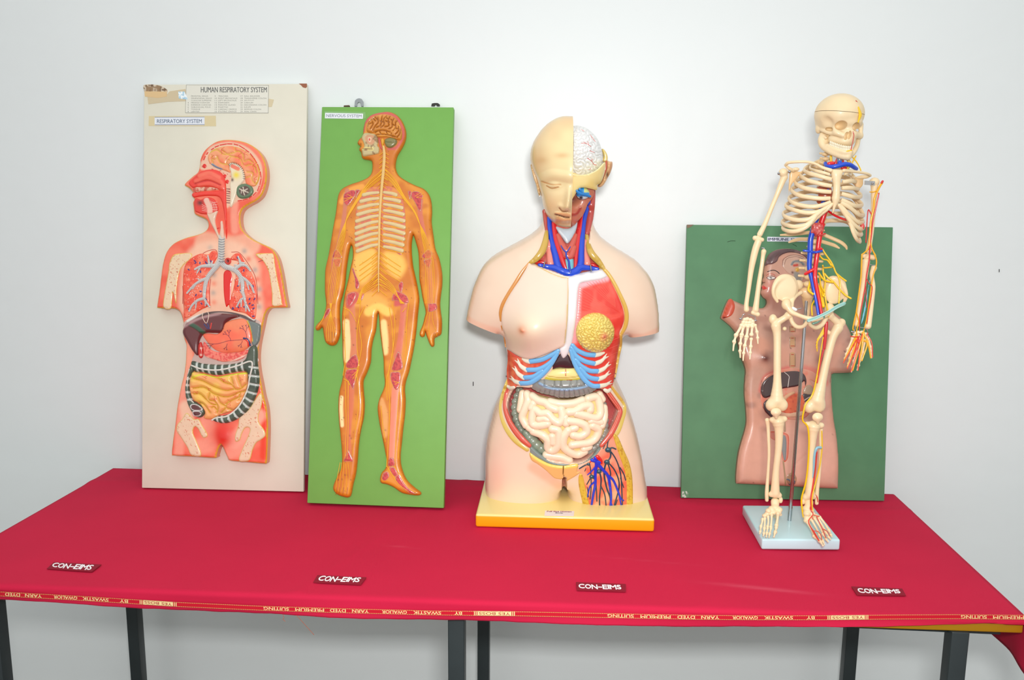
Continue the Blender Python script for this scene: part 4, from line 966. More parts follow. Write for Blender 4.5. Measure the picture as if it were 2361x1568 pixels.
# ================================================================== nervous system panel
def nervous():
    m_board = mat('green_board', (116, 172, 82), rough=0.5, coat=0.0, var=0.02, vscale=30, spec=.35)
    m_dark = mat('dark_board_edge', (60, 92, 48), 0.6)
    pl, root, Q = board('nervous_system_panel', (742, 246), (1046, 247), (1023, 1172), (708, 1160), 1.85, 1.85, 2.07, .02,
        'tall bright green display board with an orange full body figure in relief', 'anatomy panel')
    slab(pl, Q, .018, m_board, root, (116, 172, 82), bev=.002)
    z3, z4 = Z(700, 220, 3.267), Z(700, 700, 3.136)
    cm = lambda *a: np.vstack(a)
    # hangers, label
    for pts, nm, c in (([(384, 82), (388, 40), (402, 26), (420, 22), (438, 28), (450, 46), (450, 82), (434, 82), (430, 58), (416, 48), (404, 60), (402, 82)], 'hanger', (150, 156, 158)), ([(962, 80), (966, 62), (985, 58), (1010, 58), (1026, 68), (1026, 80), (1005, 80), (995, 68), (985, 80)], 'hanger', (60, 60, 58)), ([(302, 84), (304, 76), (345, 74), (350, 84)], 'hanger_screw_plate', (96, 74, 56))):
        r = Relief(pl, z3(*pts), base=-.016, thick=.002, prof='slab', edge=.0005, e0=.9, res=.0015, color=c, smooth=False)
        r.obj(nm, mat('hanger_metal_%d' % c[0], c, .35, .7), root, label='bright metal hanging tab' if c[0] == 150 else None)
    flatpatch(root, pl, 'tape', z3((158, 118), (465, 126), (470, 170), (440, 180), (160, 178)), (128, 176, 108), 0, .0003)
    b = MB(); plate(pl, z3((162, 131), (448, 137), (446, 176), (160, 172)), .0003, .0008, b, (228, 232, 238)); lb = b.obj('name_label', m_paper, root, label='white label reading NERVOUS SYSTEM')
    t = MB(); text_on(t, pl, 'NERVOUS SYSTEM', z3((172, 141), (437, 145), (436, 166), (171, 163)), .0008, .0002, c=(110, 122, 132)); t.obj('lettering', m_ink, lb)
    out = cm(z3((600, 122), (650, 122), (700, 145), (740, 190), (765, 250), (770, 300), (760, 350), (735, 400), (705, 450), (692, 500), (692, 550), (715, 600), (770, 640), (840, 675), (900, 700), (940, 740), (960, 800), (965, 880), (962, 950), (975, 1050), (990, 1150), (1020, 1230), (1040, 1330), (1042, 1420), (1032, 1500)),
             z4((985, 0), (990, 60), (998, 120), (997, 190), (990, 222), (965, 238), (945, 252), (943, 298), (930, 312), (914, 300), (897, 260), (884, 222), (879, 200), (872, 232), (855, 242), (838, 228), (840, 200), (860, 150), (872, 100), (880, 60), (868, 0)),
             z3((893, 1520), (882, 1450), (870, 1380), (868, 1290), (862, 1180), (845, 1110), (826, 1050), (820, 1060), (812, 1110), (812, 1180), (822, 1280), (835, 1340), (856, 1440), (868, 1520)),
             z4((832, 0), (822, 100), (812, 200), (795, 320), (775, 420), (760, 490), (738, 560), (730, 620), (735, 700), (730, 800), (718, 900), (708, 1000), (698, 1100), (705, 1180), (740, 1270), (800, 1330), (840, 1360), (848, 1378), (830, 1388), (780, 1385), (710, 1370), (650, 1330), (600, 1308), (560, 1298), (550, 1270), (562, 1225),
                (590, 1190), (598, 1140), (585, 1060), (565, 960), (545, 860), (533, 760), (545, 690), (575, 620), (585, 570), (578, 500), (575, 400), (562, 300), (550, 200), (545, 120), (537, 62), (528, 110), (520, 190), (500, 260), (488, 330), (482, 420), (455, 500), (430, 560), (432, 640), (438, 720), (432, 820), (410, 920),
                (395, 1020), (388, 1120), (375, 1230), (355, 1310), (340, 1385), (318, 1403), (285, 1398), (255, 1388), (230, 1372), (212, 1345), (215, 1310), (240, 1250), (268, 1190), (275, 1140), (272, 1050), (262, 940), (252, 840), (248, 740), (255, 640), (272, 570), (288, 480), (280, 380), (278, 280), (275, 180), (275, 80), (285, 0)),
             z3((306, 1500), (330, 1400), (350, 1300), (366, 1230), (368, 1170), (358, 1125), (345, 1150), (330, 1230), (318, 1320), (308, 1420), (292, 1500)),
             z4((262, 0), (258, 80), (262, 160), (260, 220), (240, 280), (215, 302), (185, 300), (155, 275), (142, 220), (136, 176), (128, 170), (110, 188), (90, 192), (82, 172), (98, 145), (130, 110), (150, 60), (160, 0)),
             z3((158, 1480), (158, 1380), (162, 1300), (185, 1200), (205, 1080), (222, 980), (240, 880), (250, 800), (262, 740), (290, 700), (350, 668), (420, 645), (475, 620), (505, 590), (515, 550), (513, 500), (498, 485), (450, 476), (436, 460), (430, 425), (418, 412), (418, 394), (428, 386), (420, 375), (404, 360), (412, 335), (435, 310), (445, 285), (450, 240), (470, 180), (520, 140)))
    rim = np.vstack([out, out[:1]])
    T = .013
    pale, amber, brown, red = (246, 190, 88), (204, 114, 20), (150, 72, 20), (206, 84, 78)
    ops = [('N', 40, (222, 142, 40), .35, .7, 0, 5), ('N', 22, (206, 118, 30), .6, .8, 0, 15),
           ('P', z3((450, 1170), (540, 1160), (545, 1300), (500, 1380), (430, 1420), (380, 1300), (385, 1210)), pale, 8, 0),
           ('P', z3((620, 1180), (740, 1210), (770, 1300), (720, 1380), (650, 1340), (600, 1250)), pale, 8, 0),
           ('P', z3((300, 1568), (480, 1480), (560, 1500), (650, 1568), (560, 1600)), (236, 170, 74), 8, 0),
           ('S', z4((310, 140), (320, 250), (310, 400)), 12, (250, 216, 150), 5, 0), ('S', z4((578, 140), (590, 260), (588, 350)), 9, (250, 214, 140), 6, 0),
           ('S', z4((275, 680), (272, 760), (278, 880)), 6, (252, 224, 160), 3, 0), ('S', z4((560, 700), (590, 800), (585, 950)), 7, (226, 160, 90), 6, 0),
           ('S', z3((440, 690), (350, 720), (290, 800)), 8, (240, 160, 60), 6, 0),
           ('S', z4((470, 60), (540, 30), (610, 60)), 12, (250, 200, 96), 8, 1),
           ('N', 2.4, brown, .85, .9, 0, 31),
           ('S', rim, 3, (196, 104, 26), 2.5, 0), ('S', z3((470, 200), (520, 150), (600, 132), (690, 160), (745, 250), (745, 320), (700, 395), (640, 405)), 4.5, (206, 92, 84), 1.5, 0),
           ('S', z3((462, 190), (455, 270)), 3, (206, 92, 84), 1.5, 0),
           # knees, elbows, hips in dull pink bone; long bones
           ('S', z3((330, 720), (318, 800), (300, 950), (262, 1120), (245, 1180)), [9, 8, 7, 5, 5], (206, 120, 90), 2, .6), ('S', z3((880, 790), (878, 880), (900, 1000), (935, 1150)), [10, 9, 7, 5], (206, 110, 84), 2, .6),
           ('S', z3((235, 1240), (225, 1400), (200, 1560)), [11, 9, 7], (210, 112, 86), 3, .5), ('S', z3((935, 1250), (955, 1400), (955, 1568)), [10, 8, 9], (212, 116, 90), 3, .5),
           ('S', z4((350, 20), (355, 150), (365, 300), (358, 400)), [11, 10, 11, 13], (214, 124, 84), 3, .6), ('S', z4((725, 0), (715, 120), (700, 260), (680, 380)), [11, 9, 10, 14], (214, 112, 84), 3, .6),
           ('S', z4((345, 590), (340, 740), (325, 900), (322, 1120)), [12, 11, 10, 11], (212, 112, 70), 3, .6), ('S', z4((665, 620), (655, 800), (645, 960), (636, 1140)), [14, 13, 12, 11], (230, 136, 106), 2, .9),
           ('P', z3((330, 1500), (400, 1480), (420, 1530), (360, 1600), (320, 1590)), red, 3, .6), ('P', z3((720, 1480), (760, 1500), (780, 1560), (690, 1590), (690, 1520)), red, 3, .6)]
    for (x, y) in ((280, 1270), (300, 1240), (250, 1272), (340, 1275), (380, 180), (362, 300), (425, 165), (290, 825), (592, 915), (345, 975), (335, 955)):
        ops.append(('G', *z4((x, y))[0], 1.6, (80, 40, 20), .8, -.3))
    body = Relief(pl, out, 0, T, 'slab', edge=.011, e0=.35, res=.0022, ops=ops, color=amber, sink=0, hpx=T*.6)
    fig = body.obj('figure_relief', m_relief, root, label='raised orange figure with head in profile')
    def P(name, pts, th, c, base=body, e0=.25, edge=.004, prof='slab', ops=(), par=None, m=None, label=None, res=.0016, pw=.5):
        r = Relief(pl, pts, base, th*1e-3, prof, edge=edge, e0=e0, res=res, ops=ops, color=c, power=pw, sink=.0008, hpx=th*.0007)
        r.obj(name, m or m_relief, par or fig, label); return r
    L = lambda name, segs, R, c, surf=body, h=.0002, flat=.6, m=None, label=None, **k: lines(fig, pl, name, segs, R, c, surf, h, m, flat, label=label, **k)
    # brain
    gy = [[(480, 230), (495, 190), (530, 165)], [(500, 250), (520, 215), (515, 195)], [(520, 262), (540, 225), (560, 200), (555, 165)], [(545, 240), (575, 225), (585, 190), (590, 150)], [(490, 215), (510, 205)], [(540, 190), (525, 175)],
          [(580, 240), (605, 215), (600, 180), (625, 150)], [(610, 235), (640, 225), (635, 190), (650, 155)], [(640, 250), (665, 235), (665, 200), (680, 170)], [(670, 265), (690, 240), (690, 205), (705, 190)], [(690, 290), (712, 265), (715, 230)], [(700, 315), (722, 290), (728, 260)],
          [(600, 200), (575, 190)], [(645, 200), (615, 190)], [(690, 225), (665, 215)], [(712, 250), (690, 245)], [(540, 275), (570, 262), (610, 262), (650, 275)], [(545, 298), (590, 290), (640, 298), (690, 312)], [(570, 268), (580, 288)], [(620, 268), (630, 290)], [(660, 282), (655, 300)], [(535, 160), (560, 185)], [(620, 165), (635, 175)], [(655, 180), (668, 185)]]
    P('brain', z3((472, 240), (480, 195), (520, 158), (580, 140), (640, 142), (690, 165), (722, 215), (738, 270), (735, 320), (715, 332), (670, 318), (620, 308), (570, 312), (540, 300), (535, 275), (500, 278), (475, 268)), 8, (204, 128, 42), e0=.2, edge=.010, res=.0010,
      ops=[('N', 14, (222, 150, 60), .4, .7, 0, 7)]+[('K', [z3(f) for f in gy], 3.6, (130, 66, 16), 1.3, 3.4)], m=m_gloss, label='amber folded brain')
    P('cerebellum', z3((608, 335), (640, 316), (680, 320), (702, 340), (690, 370), (655, 392), (620, 380)), 6, (128, 122, 72), e0=.2, edge=.009, ops=[('S', z3((615, 350), (655, 352), (698, 345)), .5, (100, 96, 56), 1, -1)])
    P('brainstem', z3((580, 330), (600, 320), (608, 345), (600, 375), (610, 400), (596, 402), (585, 370)), 5, (226, 160, 40), e0=.2)
    # facial bones
    P('facial_skull', z3((448, 290), (480, 280), (535, 290), (555, 310), (560, 350), (555, 375), (568, 395), (565, 430), (545, 440), (490, 450), (450, 456), (440, 430), (438, 405), (452, 392), (455, 370), (446, 345), (436, 320)), 4.5, (196, 180, 130), e0=.2, edge=.006, res=.0011,
      ops=[('P', z3((470, 300), (520, 298), (540, 330), (520, 370), (480, 362), (462, 330)), (206, 150, 110), 2, -1.2), ('P', z3((485, 318), (508, 318), (505, 345), (492, 348)), (230, 205, 170), 1, .3), ('P', z3((490, 324), (502, 324), (500, 340), (494, 342)), (212, 60, 50), .8, .2),
           ('S', z3((445, 402), (515, 402)), 7, (226, 206, 130), 1, .8), ('S', z3((445, 402), (520, 404)), .6, (110, 80, 40), .6, -.6), ('N', 8, (150, 120, 80), .6, .75, 0, 9)]+[('S', z3((x, 392), (x, 412)), .4, (140, 105, 55), .5, -.4) for x in range(452, 520, 10)])
    P('jaw_muscle', z3((560, 300), (575, 330), (590, 380), (600, 420), (590, 410), (570, 380)), 2.5, (198, 92, 80))
    # rib cage
    ribs_bg = P('chest_muscle', z3((470, 700), (560, 690), (570, 720), (575, 1130), (500, 1140), (400, 1180), (388, 1050), (392, 880), (415, 760)), 1.2, (208, 112, 84), e0=.3, ops=[('N', 12, (222, 140, 70), .5, .7, 0, 3)])
    ribs_bg2 = P('chest_muscle', z3((600, 700), (690, 700), (730, 740), (762, 860), (765, 1000), (750, 1110), (735, 1200), (680, 1170), (600, 1130), (580, 900)), 1.2, (208, 112, 84), e0=.3, ops=[('N', 12, (222, 140, 70), .5, .7, 0, 3)])
    rb = (214, 192, 140)
    for i in range(10):
        y = 742+i*43.5; yo = min(i*6, 32)
        xl = (452, 432, 415, 408, 400, 396, 396, 396, 398, 405)[i]; xr = (695, 722, 740, 750, 755, 757, 756, 752, 748, 742)[i]
        b = MB(); ptube(b, pl, z3((562, y-10), (500, y-4+yo*.2), (xl, y+8+yo)), [3.2, 4.0, 4.4], surf=ribs_bg, c=rb, seg=10, flat=.55); b.obj('rib', m_relief, fig)
        b = MB(); ptube(b, pl, z3((606, y-12+i*2), (670, y-2+i*2.2), (xr, y+8+yo*.9)), [3.2, 4.0, 4.6], surf=ribs_bg2, c=rb, seg=10, flat=.55); b.obj('rib', m_relief, fig)
    yl = (238, 176, 40)
    cord = MB(); ptube(cord, pl, cm(z3((602, 385), (608, 450), (602, 560), (590, 680), (580, 800), (572, 950), (568, 1150), (565, 1300), (565, 1480))), [2.6, 3.6, 3.6, 3.2, 3.0, 2.6, 1.8, 1.2], surf=body, h=.0025, c=(226, 186, 116), seg=9, flat=.8); cord.obj('spinal_cord', m_relief, fig, label='long cream spinal cord')
    nv = []
    cx = lambda y: np.interp(y, [400, 560, 680, 800, 1150, 1500], [604, 602, 590, 580, 568, 565])
    for y in np.arange(425, 700, 32):
        nv += [(z3((cx(y), y), (cx(y)-16, y+12), (cx(y)-32, y+26)), .8), (z3((cx(y), y), (cx(y)+18, y+12), (cx(y)+36, y+24)), .8)]
    for i in range(10):
        y = 738+i*43.5; nv += [(z3((cx(y), y), (540, y+22), (505, y+16)), .9), (z3((cx(y), y), (620, y+22+i), (680, y+26+i*2), (745, y+38+i*2.5)), .9)]
    for y in np.arange(1180, 1500, 40):
        nv += [(z3((566, y), (540, y+26), (515, y+52)), .8), (z3((566, y), (592, y+24), (625, y+50)), .8)]
    # brachial plexus and arms
    for k in range(6):
        d = k*11+random.uniform(-3, 3)
        nv += [(z3((600, 545+d*1.3), (560, 590+d), (500, 640+d), (440, 720+d*.6), (370, 830+d*.5), (322, 930+d*.2), (312-k*7, 1050), (284-k*9, 1190), (275-k*11, 1300), (255-k*13, 1440), (238-k*11, 1568)), .75)]
        nv += [(z3((604, 545+d*1.3), (650, 590+d), (700, 650+d), (760, 760+d*.5), (830, 860+d*.3), (870, 950+d*.2), (888+k*6, 1050), (912+k*9, 1180), (922+k*11, 1260), (918+k*13, 1400), (915+k*12, 1568)), .75)]
    for k in range(5):
        nv += [(z4((205-k*4, 0), (185+k*5, 100), (165+k*16, 200), (170+k*14, 270)), .7)]
    nv += [(z4((160, 60), (135, 120), (105, 165)), .8), (z4((900, 60), (880, 130), (862, 200)), .6), (z4((930, 60), (935, 130), (955, 190)), .6), (z4((915, 60), (905, 180), (925, 290)), .6)]
    # abdomen fan
    for k in range(4):
        nv += [(z3((555, 1180+k*40), (500, 1225+k*38), (420, 1280+k*40)), .8), (z3((578, 1180+k*40), (640, 1230+k*40), (730, 1290+k*38)), .8)]
    for k in range(5):
        d = k*7
        nv += [(z3((560, 1340+d*3), (500, 1400+d*2), (440, 1460+d*1.5), (400+d, 1568)), .8), (z3((572, 1340+d*3), (640, 1400+d*2), (690, 1460+d*1.5), (730+d, 1568)), .8)]
    # legs
    for xs in ([(410, 0), (400, 150), (420, 300), (400, 420), (385, 500), (398, 620), (395, 760), (375, 920), (355, 1100)], [(440, 20), (395, 130), (385, 300), (400, 450), (370, 560)], [(300, 20), (295, 200), (300, 400), (285, 520)], [(300, 560), (305, 700), (308, 900), (300, 1120)], [(325, 560), (322, 700), (322, 900), (315, 1120)], [(290, 30), (340, 60), (380, 130)], [(420, 640), (425, 780), (400, 940)],
               [(640, 10), (660, 120), (655, 260), (630, 420), (610, 540), (622, 700), (618, 900), (605, 1100), (600, 1180)], [(620, 30), (640, 180), (645, 330), (620, 460), (600, 560), (605, 700)], [(760, 0), (745, 150), (740, 350), (725, 450)], [(690, 640), (680, 780), (668, 960), (660, 1140)], [(715, 600), (712, 760), (695, 940), (685, 1120)], [(740, 30), (715, 60)], [(560, 740), (570, 860), (590, 1000)],
               [(605, 1180), (640, 1240), (690, 1310), (760, 1360)], [(655, 1180), (700, 1240), (760, 1330), (810, 1365)]):
        nv.append((z4(*xs), .8))
    for x in (240, 262, 285, 310, 335): nv.append((z4((x*.6+120, 1150), (x, 1280), (x-8, 1360)), .6))
    for (a, b_) in (((385, 490), (350, 520)), ((385, 500), (355, 545)), ((390, 480), (372, 545)), ((318, 560), (290, 545)), ((320, 565), (335, 590)), ((690, 570), (655, 565)), ((690, 570), (660, 585))): nv.append((z4(a, b_), .9))
    for k, (a, b_) in enumerate((((300, 780), (370, 765)), ((305, 800), (370, 765)), ((330, 745), (372, 768)), ((850, 770), (900, 740)), ((850, 768), (895, 775)), ((838, 760), (880, 735)))): nv.append((z3(a, b_), .8))
    L('nerves', nv, 1, yl, body, .0012, flat=.9, seg=5, step=5, label='yellow nerves fanning over the whole figure')
    # joints: pink cut bone with pale cartilage
    def joint(name, pts, z, o=()):
        P(name, z(*pts), 1.6, (204, 72, 70), e0=.2, edge=.003, ops=[('N', 3, (176, 50, 60), .5, .6, 0, 3), ('S', z(*(pts+pts[:1])), .8, (196, 160, 130), .8, .2)]+list(o))
    joint('shoulder_joint', [(305, 740), (350, 715), (385, 715), (392, 745), (365, 790), (330, 830), (305, 810), (300, 770)], z3)
    joint('shoulder_blade', [(390, 712), (425, 712), (405, 750), (395, 770)], z3)
    joint('shoulder_joint', [(808, 760), (815, 730), (850, 722), (895, 745), (892, 790), (882, 870), (860, 850), (835, 800)], z3)
    joint('shoulder_blade', [(785, 722), (812, 725), (805, 760), (800, 785)], z3)
    joint('elbow_joint', [(235, 1165), (255, 1160), (285, 1205), (285, 1225), (222, 1222), (222, 1195)], z3)
    joint('elbow_joint', [(222, 1230), (282, 1230), (270, 1290), (240, 1290), (225, 1260)], z3)
    joint('elbow_joint', [(930, 1160), (955, 1165), (968, 1195), (962, 1225), (925, 1232), (892, 1215), (905, 1190)], z3)
    joint('elbow_joint', [(905, 1240), (965, 1230), (958, 1280), (940, 1300), (920, 1280)], z3)
    joint('hip_joint', [(375, 1300), (392, 1350), (420, 1420), (405, 1460), (388, 1440), (385, 1380), (365, 1310)], z3)
    joint('hip_joint', [(330, 1500), (375, 1482), (395, 1505), (370, 1560), (340, 1590), (325, 1550)], z3)
    joint('hip_joint', [(735, 1400), (750, 1420), (740, 1480), (725, 1470), (715, 1430)], z3)
    joint('hip_joint', [(690, 1470), (720, 1480), (775, 1510), (790, 1560), (740, 1560), (690, 1540), (665, 1545)], z3)
    joint('hip_socket', [(410, 1515), (440, 1480), (455, 1500), (440, 1540), (420, 1545)], z3)
    joint('hip_socket', [(665, 1530), (680, 1490), (705, 1500), (710, 1530), (690, 1545)], z3)
    joint('knee_joint', [(345, 385), (378, 370), (398, 420), (400, 455), (360, 468), (315, 465), (308, 435)], z4)
    joint('knee_joint', [(310, 480), (350, 475), (392, 480), (375, 560), (358, 620), (345, 600), (325, 560), (300, 530)], z4)
    joint('knee_joint', [(680, 350), (700, 365), (716, 440), (712, 470), (680, 485), (640, 480), (645, 440)], z4)
    joint('knee_joint', [(632, 498), (690, 495), (702, 530), (690, 600), (670, 625), (648, 600), (628, 540)], z4)
    joint('ankle_joint', [(620, 1120), (650, 1118), (658, 1165), (640, 1175), (612, 1172)], z4)
    joint('heel_bone', [(575, 1228), (605, 1215), (618, 1250), (590, 1280), (568, 1268)], z4)
    joint('foot_bone', [(622, 1185), (655, 1185), (680, 1230), (660, 1250), (630, 1215)], z4)
    joint('foot_bone', [(665, 1250), (690, 1240), (720, 1290), (750, 1330), (790, 1362), (815, 1375), (760, 1368), (710, 1330), (670, 1285)], z4)
    joint('ankle_joint', [(318, 1060), (335, 1080), (358, 1140), (318, 1138), (290, 1138)], z4)
    joint('wrist_bone', [(905, 0), (955, 0), (962, 40), (905, 60)], z4)
    joint('wrist_bone', [(170, 40), (195, 35), (190, 60), (150, 110), (150, 80)], z4)
    # toes and fingers: grooves between them
    L('toe_creases', [z4((x, 1330), (x-6, 1380)) for x in (240, 262, 290, 318)], .7, (170, 92, 24), body, .0001)
    L('finger_creases', [z4((x, 205+abs(x-200)*.2), (x+2, 285)) for x in (182, 205, 225)]+[z4((x, 215), (x-6, 240)) for x in (955, 975)]+[z4((945, 210), (935, 255))], .6, (150, 74, 20), body, .0001)
nervous()
# ================================================================== immune system panel
def immune():
    pl, root, Q = board('immune_system_panel', (1584, 518), (2059, 524), (2039, 1155), (1570, 1148), 1.978, 2.005, 2.085, .010,
        'wide dark green display board with a brown female torso relief, behind the skeleton', 'anatomy panel')
    m_b = mat('dark_green_board', (88, 134, 98), rough=0.6, coat=0.0, var=0.06, vscale=18, spec=.3)
    bd = slab(pl, Q, .008, m_b, root, (90, 138, 102), bev=.001)
    z9, z0 = Z(1560, 500, 3.92), Z(1560, 860, 3.733)
    cm = lambda *a: np.vstack(a)
    flatpatch(root, pl, 'chipped_corner', z9((92, 71), (155, 70), (130, 90), (95, 105)), (120, 95, 72), 0, .0004, m_relief)
    flatpatch(root, pl, 'scratch_mark', z0((46, 1016), (80, 1014), (103, 1030), (104, 1070), (70, 1075), (44, 1064)), (88, 134, 98), 0, .0002, m_relief, ops=[('N', 3, (200, 206, 196), .48, .6, 0, 5)], label='scraped pale patch at the lower corner')
    b = MB(); plate(pl, z9((820, 180), (1240, 186), (1238, 226), (818, 222)), 0, .0006, b, (222, 226, 240)); lb = b.obj('name_label', m_paper, root, label='white label beginning IMMUNE SYS')
    t = MB(); text_on(t, pl, 'IMMUNE SYSTEM', z9((828, 190), (1200, 194), (1200, 217), (827, 215)), .0006, .0002, bold=.02, c=(40, 48, 82)); t.obj('lettering', m_ink, lb)
    t = MB()
    for p in (((460, 226), (490, 218), (530, 218)), ((1050, 250), (1075, 258), (1085, 268))): ptube(t, pl, z9(*p), .5, c=(30, 50, 30), seg=5)
    t.obj('scratch', m_ink, root)
    out = cm(z9((960, 288), (1050, 290), (1150, 322), (1205, 380), (1232, 450), (1235, 540), (1205, 620), (1180, 700), (1185, 760), (1250, 800), (1400, 850), (1500, 920), (1560, 1010), (1590, 1100), (1600, 1200), (1600, 1320), (1596, 1398), (1580, 1408), (1500, 1412), (1415, 1416), (1400, 1440), (1395, 1500)),
             z0((1335, 0), (1335, 100), (1345, 280), (1360, 420), (1380, 540), (1393, 700), (1396, 850), (1392, 985), (1380, 996), (1200, 990), (950, 975), (700, 962), (530, 954), (517, 945), (515, 900), (520, 820), (535, 700), (560, 600), (590, 500), (605, 420), (600, 300), (590, 200), (590, 100), (600, 20)),
             z9((620, 1480), (628, 1400), (612, 1330), (580, 1250), (560, 1150), (540, 1060), (500, 1000), (440, 945), (406, 920), (405, 905), (440, 810), (470, 750), (490, 740), (520, 755), (600, 790), (700, 815), (780, 825), (812, 800), (820, 770), (812, 745), (790, 730), (765, 690), (768, 665), (776, 645), (770, 622), (785, 600), (778, 575), (792, 540), (790, 500), (800, 440), (820, 380), (850, 330), (900, 300)))
    T = .024; skin = (196, 150, 130)
    ops = [('N', 60, (206, 148, 124), .3, .7, 0, 3), ('N', 25, (176, 128, 110), .6, .85, 0, 8), ('N', 2, (110, 70, 60), .89, .92, 0, 12),
           ('G', *z9((790, 1275))[0], (44, 40), None, 0, 9), ('G', *z9((1300, 1275))[0], (40, 40), None, 0, 8),
           ('G', *z9((790, 1275))[0], (13, 12), (110, 56, 48), .95, 1.5), ('G', *z9((790, 1275))[0], (4, 4), (90, 48, 42), .6, 2.5), ('G', *z9((1290, 1285))[0], (12, 11), (130, 80, 66), .9, 1.5),
           ('S', z9((1000, 1370), (900, 1400), (800, 1450), (760, 1568)), 4, (206, 110, 96), 8, 0), ('S', z9((1150, 1370), (1280, 1410), (1340, 1500)), 4, (206, 120, 104), 10, 0),
           ('G', *z9((900, 700))[0], (30, 40), (216, 140, 124), .5, 0), ('G', *z9((860, 640))[0], (14, 12), (226, 130, 116), .5, 1.5),
           ('S', z0((1030, 780), (1070, 740), (1110, 700)), 1.5, (150, 90, 76), 2, -1), ('P', z0((640, 500), (1300, 500), (1340, 900), (560, 900)), (216, 160, 138), 20, 2)]
    body = Relief(pl, out, 0, T, 'slab', edge=.016, e0=.45, res=.0032, ops=ops, color=skin, sink=0, hpx=T*.6, side=(150, 104, 88))
    fig = body.obj('torso_relief', m_relief, root, label='raised brown female head and torso figure')
    def P(name, pts, th, c, base=body, e0=.25, edge=.004, prof='slab', ops=(), par=None, m=None, label=None, res=.0016, pw=.5):
        r = Relief(pl, pts, base, th*1e-3, prof, edge=edge, e0=e0, res=res, ops=ops, color=c, power=pw, sink=.0008, hpx=th*.0007)
        r.obj(name, m or m_relief, par or fig, label); return r
    L = lambda name, segs, R, c, surf=body, h=.0002, flat=.6, m=None, label=None, **k: lines(fig, pl, name, segs, R, c, surf, h, m, flat, label=label, **k)
    P('hair', z9((800, 440), (820, 380), (850, 330), (900, 302), (960, 290), (1050, 292), (1150, 324), (1205, 380), (1225, 440), (1150, 350), (1050, 320), (980, 330), (930, 360), (910, 400), (870, 425), (830, 430)), 3, (112, 82, 82), e0=.2, edge=.006, ops=[('S', z9((850, 380), (930, 325), (1050, 300)), 4, (86, 60, 62), 6, .5)])
    hs = P('head_section', z9((960, 420), (975, 375), (1020, 350), (1090, 345), (1160, 370), (1200, 430), (1205, 520), (1150, 560), (1120, 620), (1090, 600), (1060, 545), (1010, 510), (965, 460)), 1.5, (196, 158, 138), e0=.3,
           ops=[('S', z9((1040, 430), (1060, 405), (1110, 405), (1150, 430)), 3, (150, 150, 150), 2, .6), ('S', z9((1062, 440), (1090, 436)), 4, (190, 60, 44), 1.5, .5), ('G', *z9((1092, 478))[0], (5, 5), (206, 160, 50), 1, .8), ('G', *z9((1047, 503))[0], (3, 3), (90, 36, 24), 1, .8),
                ('P', z9((1060, 500), (1120, 520), (1120, 600), (1080, 600)), (140, 134, 126), 2, 0)], label='pale half section of the brain')
    P('brain_centre', z9(*[(1092+17*math.cos(a), 478+17*math.sin(a)) for a in np.arange(0, 6.28, .8)]), 1, (212, 160, 60), base=hs)
    L('brain_fringe', [z9((1092+50*math.cos(a)*.9, 440-38*math.sin(a)), (1092+62*math.cos(a)*.95, 440-50*math.sin(a))) for a in np.arange(.1, 3.1, .22)], .6, (90, 92, 96), hs)
    L('skull_outline', [z9((958, 440), (965, 385), (1020, 350), (1090, 345), (1150, 365)), z9((975, 430), (990, 385), (1030, 365), (1090, 360), (1140, 378))], .5, (120, 84, 72), hs)
    L('brow', [z9((822, 495), (870, 482), (905, 492), (928, 512))], 1.0, (40, 24, 26))
    L('eyelid_line', [z9((812, 530), (830, 516), (870, 516), (890, 530)), z9((815, 545), (850, 538), (900, 548))], .5, (196, 60, 44))
    P('eye', z9((818, 550), (838, 538), (868, 540), (892, 550), (870, 562), (838, 564)), .8, (226, 214, 206), e0=.5, ops=[('G', *z9((850, 550))[0], (3.0, 2.8), (50, 44, 50), 1, .3)])
    L('eye_outline', [z9((814, 550), (838, 537), (868, 538), (898, 552), (870, 565), (838, 567), (816, 552))], .6, (30, 20, 24))
    P('lips', z9((772, 632), (790, 622), (805, 635), (825, 645), (805, 652), (790, 658), (776, 648)), 1.5, (206, 56, 46), e0=.3)
    L('nostril', [z9((778, 592), (788, 596), (796, 592))], .8, (90, 40, 34))
    P('upper_arm_cut', z9((475, 745), (500, 745), (522, 780), (525, 830), (505, 880), (470, 905), (412, 915), (430, 850), (455, 785)), 1.2, (196, 78, 50), e0=.3, ops=[('G', *z9((432, 915))[0], (4, 3), (80, 20, 20), 1, 0)], label='rust red cut end of the arm')
    for y0, y1 in ((990, 1040), (1090, 1172), (1238, 1352)):
        q = P('lymph_window', z9((1024, y0), (1070, y0), (1072, y1), (1024, y1)), .6, (190, 146, 104), e0=.6, edge=.001)
        L('window_rim', [z9((1024, y0), (1024, y1)), z9((1072, y0), (1072, y1))], .5, (120, 84, 60), q); L('window_end', [z9((1038, y0+6), (1056, y0+6)), z9((1034, y1-5), (1064, y1-5))], .9, (176, 52, 34), q)
    # open abdomen
    ab = P('abdominal_opening', cm(z9((775, 1500), (800, 1450), (880, 1400), (1000, 1372), (1120, 1370), (1230, 1400), (1290, 1460), (1330, 1540)), z0((1150, 60), (1190, 140), (1180, 280), (1100, 390), (960, 400), (830, 390), (760, 330), (730, 250), (722, 120), (745, 50))), 1.2, (206, 142, 118), e0=.3,
           ops=[('S', z0((722, 120), (730, 250), (770, 340)), 1.5, (140, 60, 50), 1.5, 0), ('N', 12, (212, 120, 96), .5, .7, 0, 3)])
